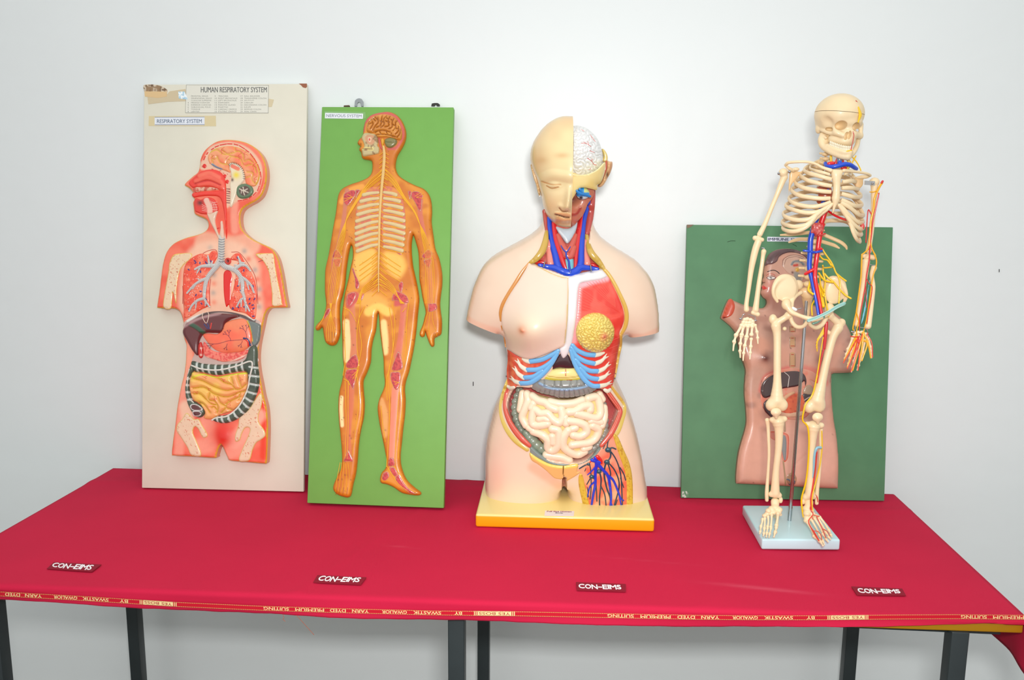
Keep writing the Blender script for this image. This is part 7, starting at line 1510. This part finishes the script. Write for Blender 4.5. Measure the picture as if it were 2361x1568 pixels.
    bone('radius', lambda s: (s.chain(V3([(1761, 580), (1759, 592), (1756, 615), (1750, 653), (1745, 691), (1742, 714)], [16, 16, 18, 20, 22, 22]), [6, 4.8, 4.8, 5.4, 6, 7.6], bl=1), s.c((1736, 721, 22), (1747, 725, 22), 5, 5.5, 3)))
    def finger(name, segs, fr_, h0, h1, R, end=.75):
        n = len(segs)
        for i, sg in enumerate(segs):
            P = fr_(*sg); a, b_ = i/n, (i+1)/n; hh = np.linspace(h0+(h1-h0)*a, h0+(h1-h0)*b_, len(P)); r = R*(1-.12*i)
            Q = V3(P, hh)
            def f(s):
                s.chain(Q, [r*.78, r*.62, r*.72] if i < n-1 else [r*.8, r*.6, r*.5], bl=.4); s.e(Q[0], (r*1.05, r*.95, r), bl=1); 
                if i < n-1: s.e(Q[-1], (r*1.1, r, r), bl=1)
            bone(name, f, .8, (242, 222, 184))
    def wrist(pts, fr_, h, r):
        def f(s):
            for p in pts: s.e((*fr_(p)[0], h), (r, r*.85, r*.8), bl=1.2)
        bone('wrist_bones', f, .7, (242, 222, 184))
    wrist([(560, 360), (620, 345), (690, 365), (740, 400), (530, 420), (600, 430), (670, 430), (740, 460), (510, 480), (590, 490), (660, 490), (720, 500)], zD, 22, 5.2)
    finger('finger_bone', [[(490, 490), (430, 600), (365, 710)], [(360, 730), (345, 780), (320, 860)], [(325, 880), (310, 950), (298, 1060)]], zD, 24, 32, 5)
    finger('finger_bone', [[(535, 510), (510, 610), (490, 705)], [(482, 745), (470, 820), (460, 905)], [(462, 920), (455, 990), (452, 1070)], [(452, 1090), (455, 1150), (458, 1220)]], zD, 24, 36, 5)
    finger('finger_bone', [[(630, 520), (618, 640), (600, 750)], [(590, 795), (575, 870), (560, 950)], [(555, 965), (545, 1040), (535, 1120)], [(535, 1130), (528, 1200), (522, 1285)]], zD, 24, 38, 5)
    finger('finger_bone', [[(728, 520), (720, 610), (712, 700)], [(706, 800), (700, 870), (695, 970)], [(692, 990), (688, 1050), (685, 1110)], [(684, 1120), (680, 1180), (675, 1255)]], zD, 24, 38, 4.8)
    finger('thumb_bone', [[(795, 490), (815, 560), (835, 640)], [(838, 660), (846, 720), (850, 775)], [(850, 790), (854, 850), (858, 905)]], zD, 24, 30, 4)
    bone('upper_arm_bone', lambda s: (s.e((2016, 420, 6), (11.5, 10.5, 10)), s.chain(V3([(2016, 430), (2015, 445), (2014, 480), (2010, 530), (2005, 562), (2003, 578)], [6, 6, 6, 8, 10, 12]), [8, 6.6, 5.6, 5, 5.6, 7], bl=2), s.c((1992, 590, 12), (2013, 594, 12), 5.5, 6, 2), s.e((2000, 592, 20), (3.5, 3.5, 5), bl=1.5, op='s')))
    bone('ulna', lambda s: s.chain(V3([(1997, 603), (1995, 618), (1992, 648), (1986, 686), (1980, 722), (1976, 748)], [12, 12, 12, 14, 16, 18]), [8.6, 8, 6.6, 5.8, 5.2, 6.2], bl=1))
    bone('radius', lambda s: (s.chain(V3([(2015, 618), (2010, 634), (2013, 662), (2009, 703), (2004, 738), (2001, 752)], [12, 12, 14, 16, 18, 20]), [6.8, 4.8, 5.2, 5.4, 6.4, 7.6], bl=1)))
    wrist([(250, 1020), (290, 1010), (330, 1010), (370, 1030), (240, 1060), (290, 1050), (340, 1060), (390, 1070)], zE, 22, 5)
    for a, b_, c_ in (((225, 1080), (175, 1200), (128, 1345)), ((262, 1085), (215, 1230), (165, 1415)), ((300, 1085), (262, 1250), (210, 1460)), ((365, 1100), (335, 1240), (275, 1440)), ((400, 1085), (425, 1180), (440, 1300))):
        a, b_, c_ = map(np.array, (a, b_, c_)); m1 = b_+(c_-b_)*.4; m2 = b_+(c_-b_)*.72
        finger('finger_bone', [[tuple(a), tuple((a+b_)/2), tuple(b_)], [tuple(b_+(m1-b_)*.12), tuple((b_+m1)/2), tuple(m1)], [tuple(m1+(m2-m1)*.12), tuple((m1+m2)/2), tuple(m2)], [tuple(m2+(c_-m2)*.12), tuple((m2+c_)/2), tuple(c_)]], zE, 24, 36, 4.4)
    # ---- pelvis
    def hip(s, sx):
        if sx < 0:
            s.e((1809, 664, 13), (26, 32, 5), rot=14); s.e((1822, 662, 7), (18, 26, 5), rot=8, bl=9); s.chain(V3(zC((370, 1110), (312, 1010), (308, 900), (352, 800), (430, 725), (525, 700), (620, 730)), [14, 17, 18, 16, 13, 9, 4]), [3, 4, 4.6, 4.6, 4], bl=6)
            s.e((1840, 657, -6), (12, 12, 9), bl=5); s.e((1813, 702, 20), (11, 13, 10), bl=5); s.chain(V3(zC((520, 1160), (600, 1275), (700, 1325), (820, 1368), (920, 1395)), [24, 30, 38, 46, 50]), [7, 6.4, 5, 5, 6.4], bl=4)
            s.chain(V3(zC((590, 1370), (625, 1460), (700, 1525), (800, 1515), (870, 1430)), [18, 20, 28, 38, 46]), [5, 5, 5, 4.4, 4.4], bl=3); s.chain(V3(zC((760, 960), (680, 1010), (620, 1090), (600, 1180)), [0, 6, 12, 18]), [5, 4.5, 5, 6], bl=3)
        else:
            s.e((1928, 670, 13), (22, 32, 5), rot=-12); s.e((1914, 666, 7), (16, 26, 5), rot=-6, bl=9); s.chain(V3(zC((1180, 790), (1255, 730), (1340, 736), (1430, 810), (1490, 920), (1508, 1030), (1470, 1120)), [4, 9, 13, 16, 18, 17, 14]), [4, 4.6, 4.6, 4, 3], bl=6)
            s.e((1898, 660, -6), (12, 14, 9), bl=5); s.e((1912, 712, 20), (11, 14, 10), bl=5); s.chain(V3(zC((1260, 1220), (1210, 1300), (1120, 1360), (1030, 1395), (950, 1402)), [24, 30, 38, 46, 50]), [7, 6.4, 5, 5, 6.4], bl=4)
            s.chain(V3(zC((1170, 1390), (1110, 1485), (1010, 1540), (920, 1500), (880, 1420)), [18, 22, 30, 40, 46]), [5, 5, 5, 4.4, 4.4], bl=3)
    pt = lambda V, C: C
    bone('hip_bone', lambda s: hip(s, -1), 1.1, label='broad ivory hip bone'); bone('hip_bone', lambda s: hip(s, 1), 1.1, label='broad ivory hip bone')
    bone('sacrum', lambda s: (s.e((1864, 674, -12), (22, 14, 10)), s.chain(V3([(1862, 680), (1861, 700), (1862, 718), (1863, 728)], [-16, -28, -26, -16]), [14, 10, 6, 3], bl=3)), 1.2, (230, 196, 148))
    # ---- legs
    bone('thigh_bone', lambda s: (s.e((1818, 727, 16), (9.5, 9.5, 9.5)), s.c((1816, 729, 16), (1790, 745, 12), 7, 8, 3), s.e((1782, 736, 10), (9.5, 12, 9), bl=3), s.chain(V3([(1789, 752), (1792, 775), (1792, 831), (1792, 880), (1791, 922)], [12, 14, 20, 24, 25]), [11.5, 9, 8.6, 9.6, 16], bl=3),
         s.e((1779, 934, 25), (14, 15, 13), bl=8), s.e((1803, 934, 25), (13.5, 15, 13), bl=8), s.e((1809, 758, 10), (5, 5, 5), bl=3), s.e((1790, 956, 22), (3.5, 8, 16), bl=3, op='s')), 1.1)
    bone('knee_cap', lambda s: (s.e((1789, 950, 44), (12.5, 10, 6)), s.c((1789, 952, 44), (1790, 963, 43), 8, 3.5, 3)), .9)
    bone('shin_bone', lambda s: (s.c((1780, 968, 24), (1808, 966, 24), 6.5, 7.5), s.chain(V3([(1794, 972), (1796, 990), (1795, 1034), (1789, 1088), (1787, 1136)], [25, 26, 26, 27, 27]), [15, 10.5, 8.2, 7.8, 11], bl=4), s.c((1778, 1140, 27), (1796, 1142, 27), 6.5, 7, 4), s.e((1800, 1153, 27), (5, 8, 5), bl=3)))
    bone('calf_bone', lambda s: s.chain(V3([(1769, 969), (1771, 985), (1772, 1010), (1773, 1048), (1770, 1101), (1768, 1135), (1768, 1153)], [14, 14, 16, 18, 20, 22, 22]), [5.8, 4.4, 4, 3.6, 3.8, 4.8, 4.4]))
    bone('thigh_bone', lambda s: (s.e((1913, 727, 16), (9.5, 9.5, 9.5)), s.c((1915, 730, 16), (1936, 748, 12), 7.5, 8.5, 3), s.e((1940, 744, 8), (9.5, 10, 9), bl=3), s.chain(V3([(1932, 756), (1920, 778), (1906, 831), (1895, 880), (1884, 922)], [12, 14, 20, 24, 25]), [12, 9.6, 9, 10.4, 17], bl=3),
         s.e((1866, 938, 25), (13, 15, 13), bl=8), s.e((1889, 936, 25), (14, 16, 13), bl=8), s.e((1908, 766, 10), (5.5, 6, 5), bl=3), s.e((1878, 960, 22), (3.5, 8, 16), bl=3, op='s')), 1.1)
    bone('knee_cap', lambda s: (s.e((1885, 962, 44), (12.5, 11, 6)), s.c((1885, 964, 44), (1886, 975, 43), 8, 3.5, 3)), .9)
    bone('shin_bone', lambda s: (s.c((1861, 978, 24), (1893, 981, 24), 6.5, 7.5), s.chain(V3([(1876, 984), (1874, 1002), (1870, 1048), (1868, 1100), (1867, 1140)], [25, 26, 26, 27, 27]), [15, 10.5, 8.4, 8, 12], bl=4), s.c((1857, 1146, 27), (1876, 1144, 27), 7.5, 7.5, 4), s.e((1852, 1156, 27), (5, 8, 5), bl=3)))
    bone('calf_bone', lambda s: s.chain(V3([(1893, 988), (1892, 1010), (1892, 1040), (1889, 1090), (1884, 1130), (1883, 1160)], [12, 14, 16, 18, 20, 22]), [5, 4.2, 4, 4, 4.8, 4.6]))
    zf = lambda y, e=1240: np.interp(y, [1160, 1178, 1192, 1215, e], [.836, .826, .813, .797, .7825])
    def foot(frs, toes, tars, e, heel):
        for n_, segs in enumerate(toes):
            for i, sg in enumerate(segs):
                P = frs(*sg); hh = [hz(p[0], p[1], max(zf(p[1], e), ZT+.004)) for p in P]; Q = V3(P, hh); r = (4.6 if n_ == 0 else 3.5)*(1-.1*i)
                def f(s):
                    s.chain(Q, [r*.85, r*.62, r*.8] if i < 2 else [r*.85, r*.6, r*.45], bl=.5); s.e(Q[0], (r, r, r), bl=1); s.e(Q[-1], (r*(1.05 if i < 2 else .6),)*3, bl=1)
                bone('toe_bone', f, .8)
        def g(s):
            for (x, y, r) in tars:
                p = frs((x, y))[0]; s.e((p[0], p[1], hz(p[0], p[1], zf(p[1], e)-.004)), (r, r*.8, r*1.2), bl=2.5)
            a, c_ = heel; s.c((a[0], a[1], 26), (c_[0], c_[1], hz(c_[0], c_[1], .789)), 9, 9, 3); s.c((a[0], a[1]-3, 26), (a[0], a[1]+8, 34), 10, 9, 3)
        bone('ankle_bones', g, .9)
    foot(zF, [[[(560, 570), (548, 700), (525, 850)], [(520, 905), (512, 950), (500, 1010)], [(490, 1035), (478, 1080), (465, 1130)]], [[(410, 605), (405, 730), (390, 890)], [(392, 925), (380, 985), (362, 1050)], [(355, 1075), (350, 1100), (345, 1140)]], [[(322, 640), (330, 760), (312, 880)], [(310, 920), (302, 970), (295, 1030)], [(290, 1060), (285, 1090), (280, 1130)]],
              [[(245, 680), (243, 800), (235, 920)], [(232, 945), (228, 990), (224, 1040)], [(220, 1060), (216, 1080), (210, 1105)]], [[(190, 700), (178, 790), (152, 870)], [(150, 890), (142, 940), (135, 1000)], [(132, 1010), (128, 1030), (124, 1055)]]],
         [(490, 420, 9), (590, 470, 8), (410, 450, 8), (330, 500, 7), (450, 530, 8), (560, 540, 8), (300, 570, 6), (240, 620, 6), (380, 560, 6.5), (610, 590, 5)], 1242, ((1787, 1160), (1789, 1187)))
    foot(zF, [[[(1280, 780), (1370, 950), (1440, 1110)], [(1470, 1140), (1520, 1190), (1560, 1225)], [(1590, 1250), (1620, 1300), (1645, 1342)]], [[(1380, 730), (1480, 910), (1560, 1080)], [(1580, 1120), (1610, 1170), (1640, 1225)], [(1650, 1245), (1665, 1280), (1680, 1320)]], [[(1450, 690), (1560, 870), (1650, 1060)], [(1670, 1095), (1695, 1135), (1720, 1180)], [(1735, 1200), (1750, 1225), (1770, 1250)]],
              [[(1530, 690), (1630, 850), (1715, 1015)], [(1730, 1040), (1755, 1085), (1780, 1130)], [(1790, 1145), (1810, 1170), (1830, 1190)]], [[(1570, 650), (1690, 810), (1785, 965)], [(1800, 990), (1820, 1035), (1838, 1080)], [(1845, 1090), (1852, 1110), (1862, 1130)]]],
         [(1260, 450, 10), (1340, 480, 9), (1260, 560, 9), (1260, 660, 8), (1380, 570, 8), (1450, 620, 7), (1330, 680, 8), (1250, 740, 7), (1510, 640, 6)], 1257, ((1865, 1160), (1868, 1188)))
    # ---- steel fittings
    def rod(nm, P, r, sm_=False, lab=None):
        b = MB(); ptube(b, PS, P, r, c=(255, 255, 255), seg=10, smooth=sm_, k=K, step=2); b.obj(nm, m_chrome, root, label=lab)
    rod('shoulder_screw', [(*zB((262, 232))[0], 18), (*zB((262, 236))[0], 22)], 3.8); rod('shoulder_screw', [(*zB((98, 262))[0], 8), (*zB((102, 262))[0], 12)], 3.4)
    b = MB(); plate(PS, zB((1400, 368), (1552, 378), (1550, 442), (1398, 432)), 15*K, 18*K, b); b.obj('shoulder_bracket', mat('brushed_steel', (176, 176, 176), .3, 1.0), root, label='flat steel shoulder bracket'); rod('shoulder_screw', [(*zB((1515, 410))[0], 17), (*zB((1515, 410))[0], 20)], 3)
    rod('wrist_wire', V3(zD((560, 235), (520, 250), (490, 330), (470, 355)), 26), 1.0); rod('wrist_wire', V3(zD((640, 245), (760, 280), (800, 310), (795, 380)), 26), .8); rod('wrist_screw', V3(zD((455, 345), (480, 355)), 26), 2.4); rod('wrist_screw', V3(zD((790, 382), (820, 382)), 26), 2.0)
    rod('wrist_screw', V3(zE((215, 1005), (235, 1010)), 26), 2.4); rod('wrist_wire', V3(zE((255, 940), (250, 980), (235, 1010)), 26), .9); rod('wrist_wire', V3(zE((310, 955), (350, 960), (390, 980), (398, 1010)), 26), .9); rod('elbow_wire', V3(zE((425, 245), (450, 255), (480, 250)), 18), .9)
    rod('elbow_screw', [(1757, 572, 14), (1762, 573, 16)], 1.8)
    b = MB(); ptube(b, PS, [(1828, 711, 22), (1834, 714, 22)], 4.2, c=(235, 238, 240), seg=10, smooth=False, k=K); b.obj('hip_bolt', m_ves, root, label='white plastic hip bolt'); rod('hip_pin', [(1834, 714, 22), (1847, 711, 22)], 1.3)
    # ---- coloured vessels and nerves
    BL, RD, YL, TE = (18, 72, 200), (222, 28, 36), (244, 196, 10), (146, 196, 186)
    def ves(nm, segs, c, lab=None, seg=9, flat=1.0):
        b = MB()
        for P, r in segs: ptube(b, PS, P, r, c=c, seg=seg, k=K, step=3, flat=flat)
        b.obj(nm, m_ves, root, 60, lab)
    ves('vena_cava', [(V3(np.vstack([zB((840, 520), (790, 640), (740, 800), (690, 900), (640, 1010)), z9((1240, 100), (1212, 200), (1206, 330), (1200, 450), (1218, 550), (1240, 660), (1262, 760), (1282, 885))]), [20, 18, 16, 14, 14, 16, 18, 20, 22, 26, 30, 36, 44]), [4.5, 5, 5.6, 6, 6.2, 6.4, 6.4, 6, 5, 4.4, 3.8, 3.4]), (V3(z9((1150, 305), (1190, 310), (1225, 318), (1260, 320), (1312, 308)), [22, 24, 24, 30, 30]), [2.6, 3, 3, 2.6])], BL, 'thick bright blue vein down the front of the spine')
    aop = np.vstack([zB((880, 760), (820, 800), (780, 900), (740, 1020)), z9((1318, 60), (1296, 160), (1276, 300), (1262, 400), (1252, 480), (1252, 560), (1274, 680), (1294, 780), (1308, 872))])
    ves('aorta', [(V3(aop, [22, 22, 20, 20, 20, 20, 22, 24, 28, 32, 36, 40, 46]), [4, 5.5, 6, 6.2, 6, 5.6, 5.4, 5, 4.6, 4, 3.4]), (V3(z9((1250, 470), (1210, 490), (1165, 515)), [28, 28, 24]), [4.6, 4, 3.6]), (V3(z9((1275, 292), (1310, 290)), 26), 3)], RD, 'thick bright red artery down the front of the spine')
    ves('rib_artery', [(V3(zB((850, 830), (940, 890), (1040, 935), (1140, 965)), [10, 20, 30, 36]), [2.6, 2.6, 2.4])], RD)
    ves('neck_vein', [(V3(zB((805, 112), (830, 148), (900, 162), (1000, 145), (1090, 122), (1170, 130), (1225, 160), (1268, 190)), [30, 40, 52, 56, 56, 52, 44, 34]), [4.6, 5, 5.2, 5.2, 5, 5, 4.6]), (V3(zB((1015, 130), (1020, 95)), 50), 4.6)], BL, 'bright blue vein curving under the jaw')
    ves('neck_artery', [(V3(zB((860, 115), (900, 110), (920, 110)), 44), 4.4), (V3(zB((955, 120), (975, 70), (985, 40)), 30), [3.2, 3]), (V3(zB((1060, 175), (1100, 180)), 44), 4), (V3(zB((1060, 30), (1070, 80)), 30), 2.4)], RD)
    ves('windpipe', [(V3(zB((1015, 30), (1018, 90)), 36), 6)], (120, 132, 146))
    ves('neck_nerves', [(V3(zB(*p), h), r) for p, h, r in (([(888, 5), (890, 90)], 16, 3), ([(1040, 20), (1110, 40), (1150, 90), (1165, 130)], 30, 1.6), ([(1080, 15), (1150, 50), (1185, 90)], 30, 1.4), ([(1190, -5), (1260, 70), (1310, 150), (1338, 215)], 34, 1.4), ([(1262, 0), (1235, 50), (1205, 105)], 36, 1.6), ([(1150, 20), (1170, -10), (1190, -8)], 46, 1.5), ([(1100, 130), (1120, 170), (1130, 190)], 36, 1.5), ([(1140, 130), (1140, 190)], 36, 1.5), ([(1180, 130), (1160, 180)], 36, 1.5))], YL, 'yellow nerve strands at the neck')
    bone('heart', lambda s: (s.e((1900, 438, 8), (17, 12, 12)), s.e((1904, 452, 12), (17, 16, 14), bl=5), s.e((1896, 464, 8), (13, 8, 10), bl=4)), 1.2, (176, 84, 54), 'rust red heart inside the ribs', m_ves)
    r = Relief(PS, zB((600, 1005), (700, 990), (808, 1010), (800, 1070), (765, 1170), (720, 1190), (690, 1200), (655, 1242), (620, 1170), (585, 1200), (562, 1290), (556, 1220), (575, 1130)), 18*K, .008, 'dome', res=.0012, color=(196, 72, 70), power=.4, e0=.2, hpx=.002, back=.006, ops=[('N', 4, (220, 120, 110), .5, .7, .8, 4)]); r.obj('diaphragm_piece', m_relief, root, 'rough pinkish red flap over the vessels')
    ves('flap_artery', [(V3(zB((700, 1195), (750, 1185), (800, 1168)), 30), 2)], (196, 60, 56))
    bone('spleen_piece', lambda s: s.e((*zB((1358, 1062))[0], 18), (5.5, 8, 6)), .8, (216, 84, 80), 'small pinkish red piece on the ribs', m_ves)
    ny = [([(1108, 240), (1180, 350), (1270, 480), (1330, 620), (1385, 720), (1405, 850), (1392, 1000), (1385, 1130)], 1.8), ([(1060, 340), (1120, 408), (1200, 430), (1255, 510)], 1.7), ([(1275, 542), (1140, 552), (1120, 515)], 1.7), ([(1120, 520), (1130, 650), (1160, 780), (1148, 950), (1170, 1100), (1215, 1350)], 1.9), ([(1148, 650), (1210, 720), (1300, 790), (1390, 900), (1490, 1000), (1580, 1055)], 2.1),
          ([(1350, 650), (1420, 710), (1500, 768)], 2.0), ([(1055, 640), (1120, 730), (1180, 772), (1290, 790)], 2.2), ([(1068, 715), (1090, 850), (1150, 950)], 1.7), ([(1050, 860), (1090, 1000), (1125, 1180)], 4.6), ([(1080, 900), (1130, 1010)], 3.6), ([(918, 730), (905, 820), (885, 920), (960, 985)], 2.6), ([(985, 1080), (940, 1180), (945, 1330)], 1.8), ([(1200, 430), (1225, 470), (1290, 530)], 1.8)]
    ves('lumbar_nerves', [(V3(zC(*p), np.linspace(14, 34, len(p))), r) for p, r in ny], YL, 'bright yellow nerves fanning from the lower spine')
    ves('groin_ligament', [(V3(zC((880, 1422), (1030, 1365), (1200, 1285), (1350, 1195), (1468, 1140)), [54, 52, 48, 42, 36]), [3.6, 3.4, 3.4, 4.4])], TE, 'pale teal band across the pelvis'); ves('ligament_edge', [(V3(zC((876, 1400), (1030, 1345), (1200, 1265), (1350, 1172), (1470, 1118)), [57, 55, 51, 45, 39]), 1.1), (V3(zC((885, 1440), (1032, 1385), (1204, 1305), (1356, 1216), (1475, 1160)), [57, 55, 51, 45, 39]), 1.1)], (186, 222, 214))
    ves('bladder_flap', [(V3(zC((960, 1470), (1030, 1440), (1090, 1385), (1130, 1360)), 40), [3, 4, 4])], (116, 160, 140))
    # leg
    ves('thigh_artery', [(V3(z9((1355, 960), (1345, 1060), (1335, 1190)), [18, 20, 22]), [4, 4.6, 3]), (V3(z9((1330, 1190), (1300, 1320), (1270, 1500)), [22, 24, 28]), [2, 1.4])], (206, 44, 50))
    ves('leg_nerve', [(V3(np.vstack([z9((1325, 1090), (1305, 1200), (1285, 1340), (1262, 1470)), z0((1210, 20), (1172, 180), (1112, 268), (1092, 340), (1086, 410), (1128, 465), (1140, 600), (1130, 800), (1110, 950), (1076, 1080), (1082, 1180), (1092, 1240))]), [22, 24, 26, 28, 30, 32, 36, 38, 36, 36, 36, 36, 36, 34, 34, 38]), [1.2, 1.8, 2, 2, 2.2])]+
        [(V3(z9((1330, 1000+i*14), (1300-i*6, 1060+i*16), (1270-i*8+i*i*2, 1110+i*26)), 26), 1.1) for i in range(5)]+[(V3(z0((1250, 500), (1252, 650), (1232, 800), (1195, 950), (1165, 1080), (1168, 1190)), [20, 22, 28, 34, 42, 46]), [1.3, 1.6, 2.2])], YL, 'yellow nerve running down the leg')
    ves('shin_artery', [(V3(z0((1208, 680), (1192, 850), (1168, 1000), (1155, 1090), (1160, 1190)), [28, 32, 38, 44, 48]), [1.5, 1.8, 1.5]), (V3(z0((1185, 1040), (1210, 1070), (1216, 1110)), 32), 1.1)], (216, 44, 30)); ves('shin_vein', [(V3(z0((1240, 642), (1205, 648), (1184, 720), (1180, 820), (1172, 900)), [30, 34, 34, 34, 34]), [3.4, 3.2, 2.4, 1.2])], (142, 188, 204), 'pale blue curved vein')
    fz = lambda pts: V3(zF(*pts), [hz(*p, zf(p[1], 1257)+.0052) for p in zF(*pts)])
    ves('foot_artery', [(fz(p), r) for p, r in (([(1350, 380), (1340, 460), (1400, 540), (1400, 600), (1300, 740), (1340, 870), (1440, 1020), (1550, 1215)], [1, 1.1, 1.5]), ([(1400, 600), (1385, 650), (1410, 710)], .8), ([(1400, 590), (1490, 620), (1560, 632)], .9), ([(1490, 620), (1560, 780), (1630, 930), (1680, 1060), (1722, 1155)], 1.0), ([(1640, 935), (1740, 990), (1815, 1110)], .9), ([(1430, 985), (1530, 1000), (1600, 1090), (1615, 1195)], .9), ([(1330, 860), (1450, 1080), (1530, 1200)], .9))], (222, 50, 30), 'red artery branching over the foot')
    # skull lines
    ves('forehead_nerve', [(V3(za((935, 370), (962, 500), (930, 640)), [50, 51, 56]), [1.6, 2.8, 1.4]), (V3(za((945, 380), (985, 500), (960, 590)), [47, 47, 53]), [1, 1.6, 1])], YL); ves('face_artery', [(V3(za((838, 815), (852, 880), (830, 1010), (806, 1120)), [55, 55, 55, 54]), .9), (V3(za((806, 1110), (795, 1180), (792, 1240)), [55, 54, 52]), 1.2), (V3(za((890, 250), (920, 285)), [44, 42]), .8)], (200, 50, 40)); ves('chin_nerve', [(V3(za((718, 1168), (760, 1160), (812, 1150)), [56, 56, 54]), 1.6)], YL)
    # arm
    ves('arm_nerve', [(V3(zB((1660, 400), (1610, 480), (1545, 640), (1530, 800), (1490, 980), (1475, 1200), (1450, 1390), (1360, 1480)), [14, 16, 16, 16, 16, 18, 20, 20]), [2.6, 2.4, 2.4, 2.2, 1.6]), (V3(zB((1580, 520), (1530, 540), (1475, 540)), [18, 18, 12]), 1.2), (V3(zB((1475, 1200), (1500, 1380), (1560, 1500)), [18, 20, 18]), 1.6), (V3(zB((1600, 560), (1605, 620), (1590, 650)), 14), .9),
                      (V3(zE((330, 130), (325, 250), (318, 400), (292, 600), (266, 780), (240, 900), (228, 975), (245, 990)), 22), [1.8, 1.5]), (V3(zE((266, 780), (290, 880), (270, 990), (270, 1030)), 26), 1.4), (V3(zE((440, 60), (490, 180), (488, 270), (450, 400), (420, 620), (385, 850), (350, 1000)), 22), 1.5)], (246, 176, 10), 'yellow nerve strands down the arm')
    ves('arm_artery', [(V3(zB((1665, 380), (1650, 400)), 16), 2.6), (V3(zB((1610, 560), (1570, 760), (1520, 980), (1495, 1200), (1470, 1380), (1470, 1500)), 20), 1.5), (V3(zE((420, 40), (412, 200), (385, 350), (368, 490), (330, 700), (305, 850), (302, 1030)), 24), [1.6, 1.4, 1]), (V3(zE((380, 400), (410, 460), (446, 500), (430, 640), (400, 800), (385, 950), (400, 1030)), 24), .9), (V3(zE((372, 480), (378, 620), (382, 730)), 26), .8), (V3(zB((1490, 870), (1460, 810), (1445, 830), (1430, 1000), (1415, 1300)), [18, 14, 12, 12, 12]), 1.3)], (214, 44, 44), 'red artery down the arm')
    r = Relief(PS, zE((405, 420), (428, 420), (405, 560), (388, 720), (352, 880), (318, 928), (314, 890), (352, 700), (380, 560)), 14*K, .0012, 'slab', edge=.001, res=.0015, color=(110, 196, 220), hpx=0, back=.001); r.obj('forearm_membrane', m_ves, root, 'sky blue sheet between the forearm bones')
    hn = []; hr = []
    for a, b_, c_ in (((270, 1040), (220, 1150), (130, 1330)), ((275, 1040), (240, 1200), (165, 1400)), ((340, 1010), (300, 1180), (225, 1440)), ((350, 1010), (330, 1180), (290, 1400)), ((355, 1030), (400, 1130), (430, 1300)), ((340, 1100), (390, 1140), (330, 1330))): hn.append((V3(zE(a, b_, c_), [30, 36, 42]), [2, 2, 1.6]))
    for a, b_, c_ in (((290, 1060), (210, 1200), (120, 1355)), ((290, 1060), (250, 1220), (165, 1420)), ((300, 1050), (280, 1230), (205, 1455)), ((285, 1080), (300, 1250), (285, 1440)), ((385, 1030), (440, 1130), (450, 1290)), ((335, 1030), (300, 1130), (230, 1290)), ((200, 1055), (250, 1062), (290, 1060))): hr.append((V3(zE(a, b_, c_), [32, 39, 45]), 1.2))
    ves('hand_nerves', hn, (246, 176, 10), 'yellow nerves over the hand'); ves('hand_arteries', hr, (226, 56, 30), 'red arteries over the hand')
skeleton()
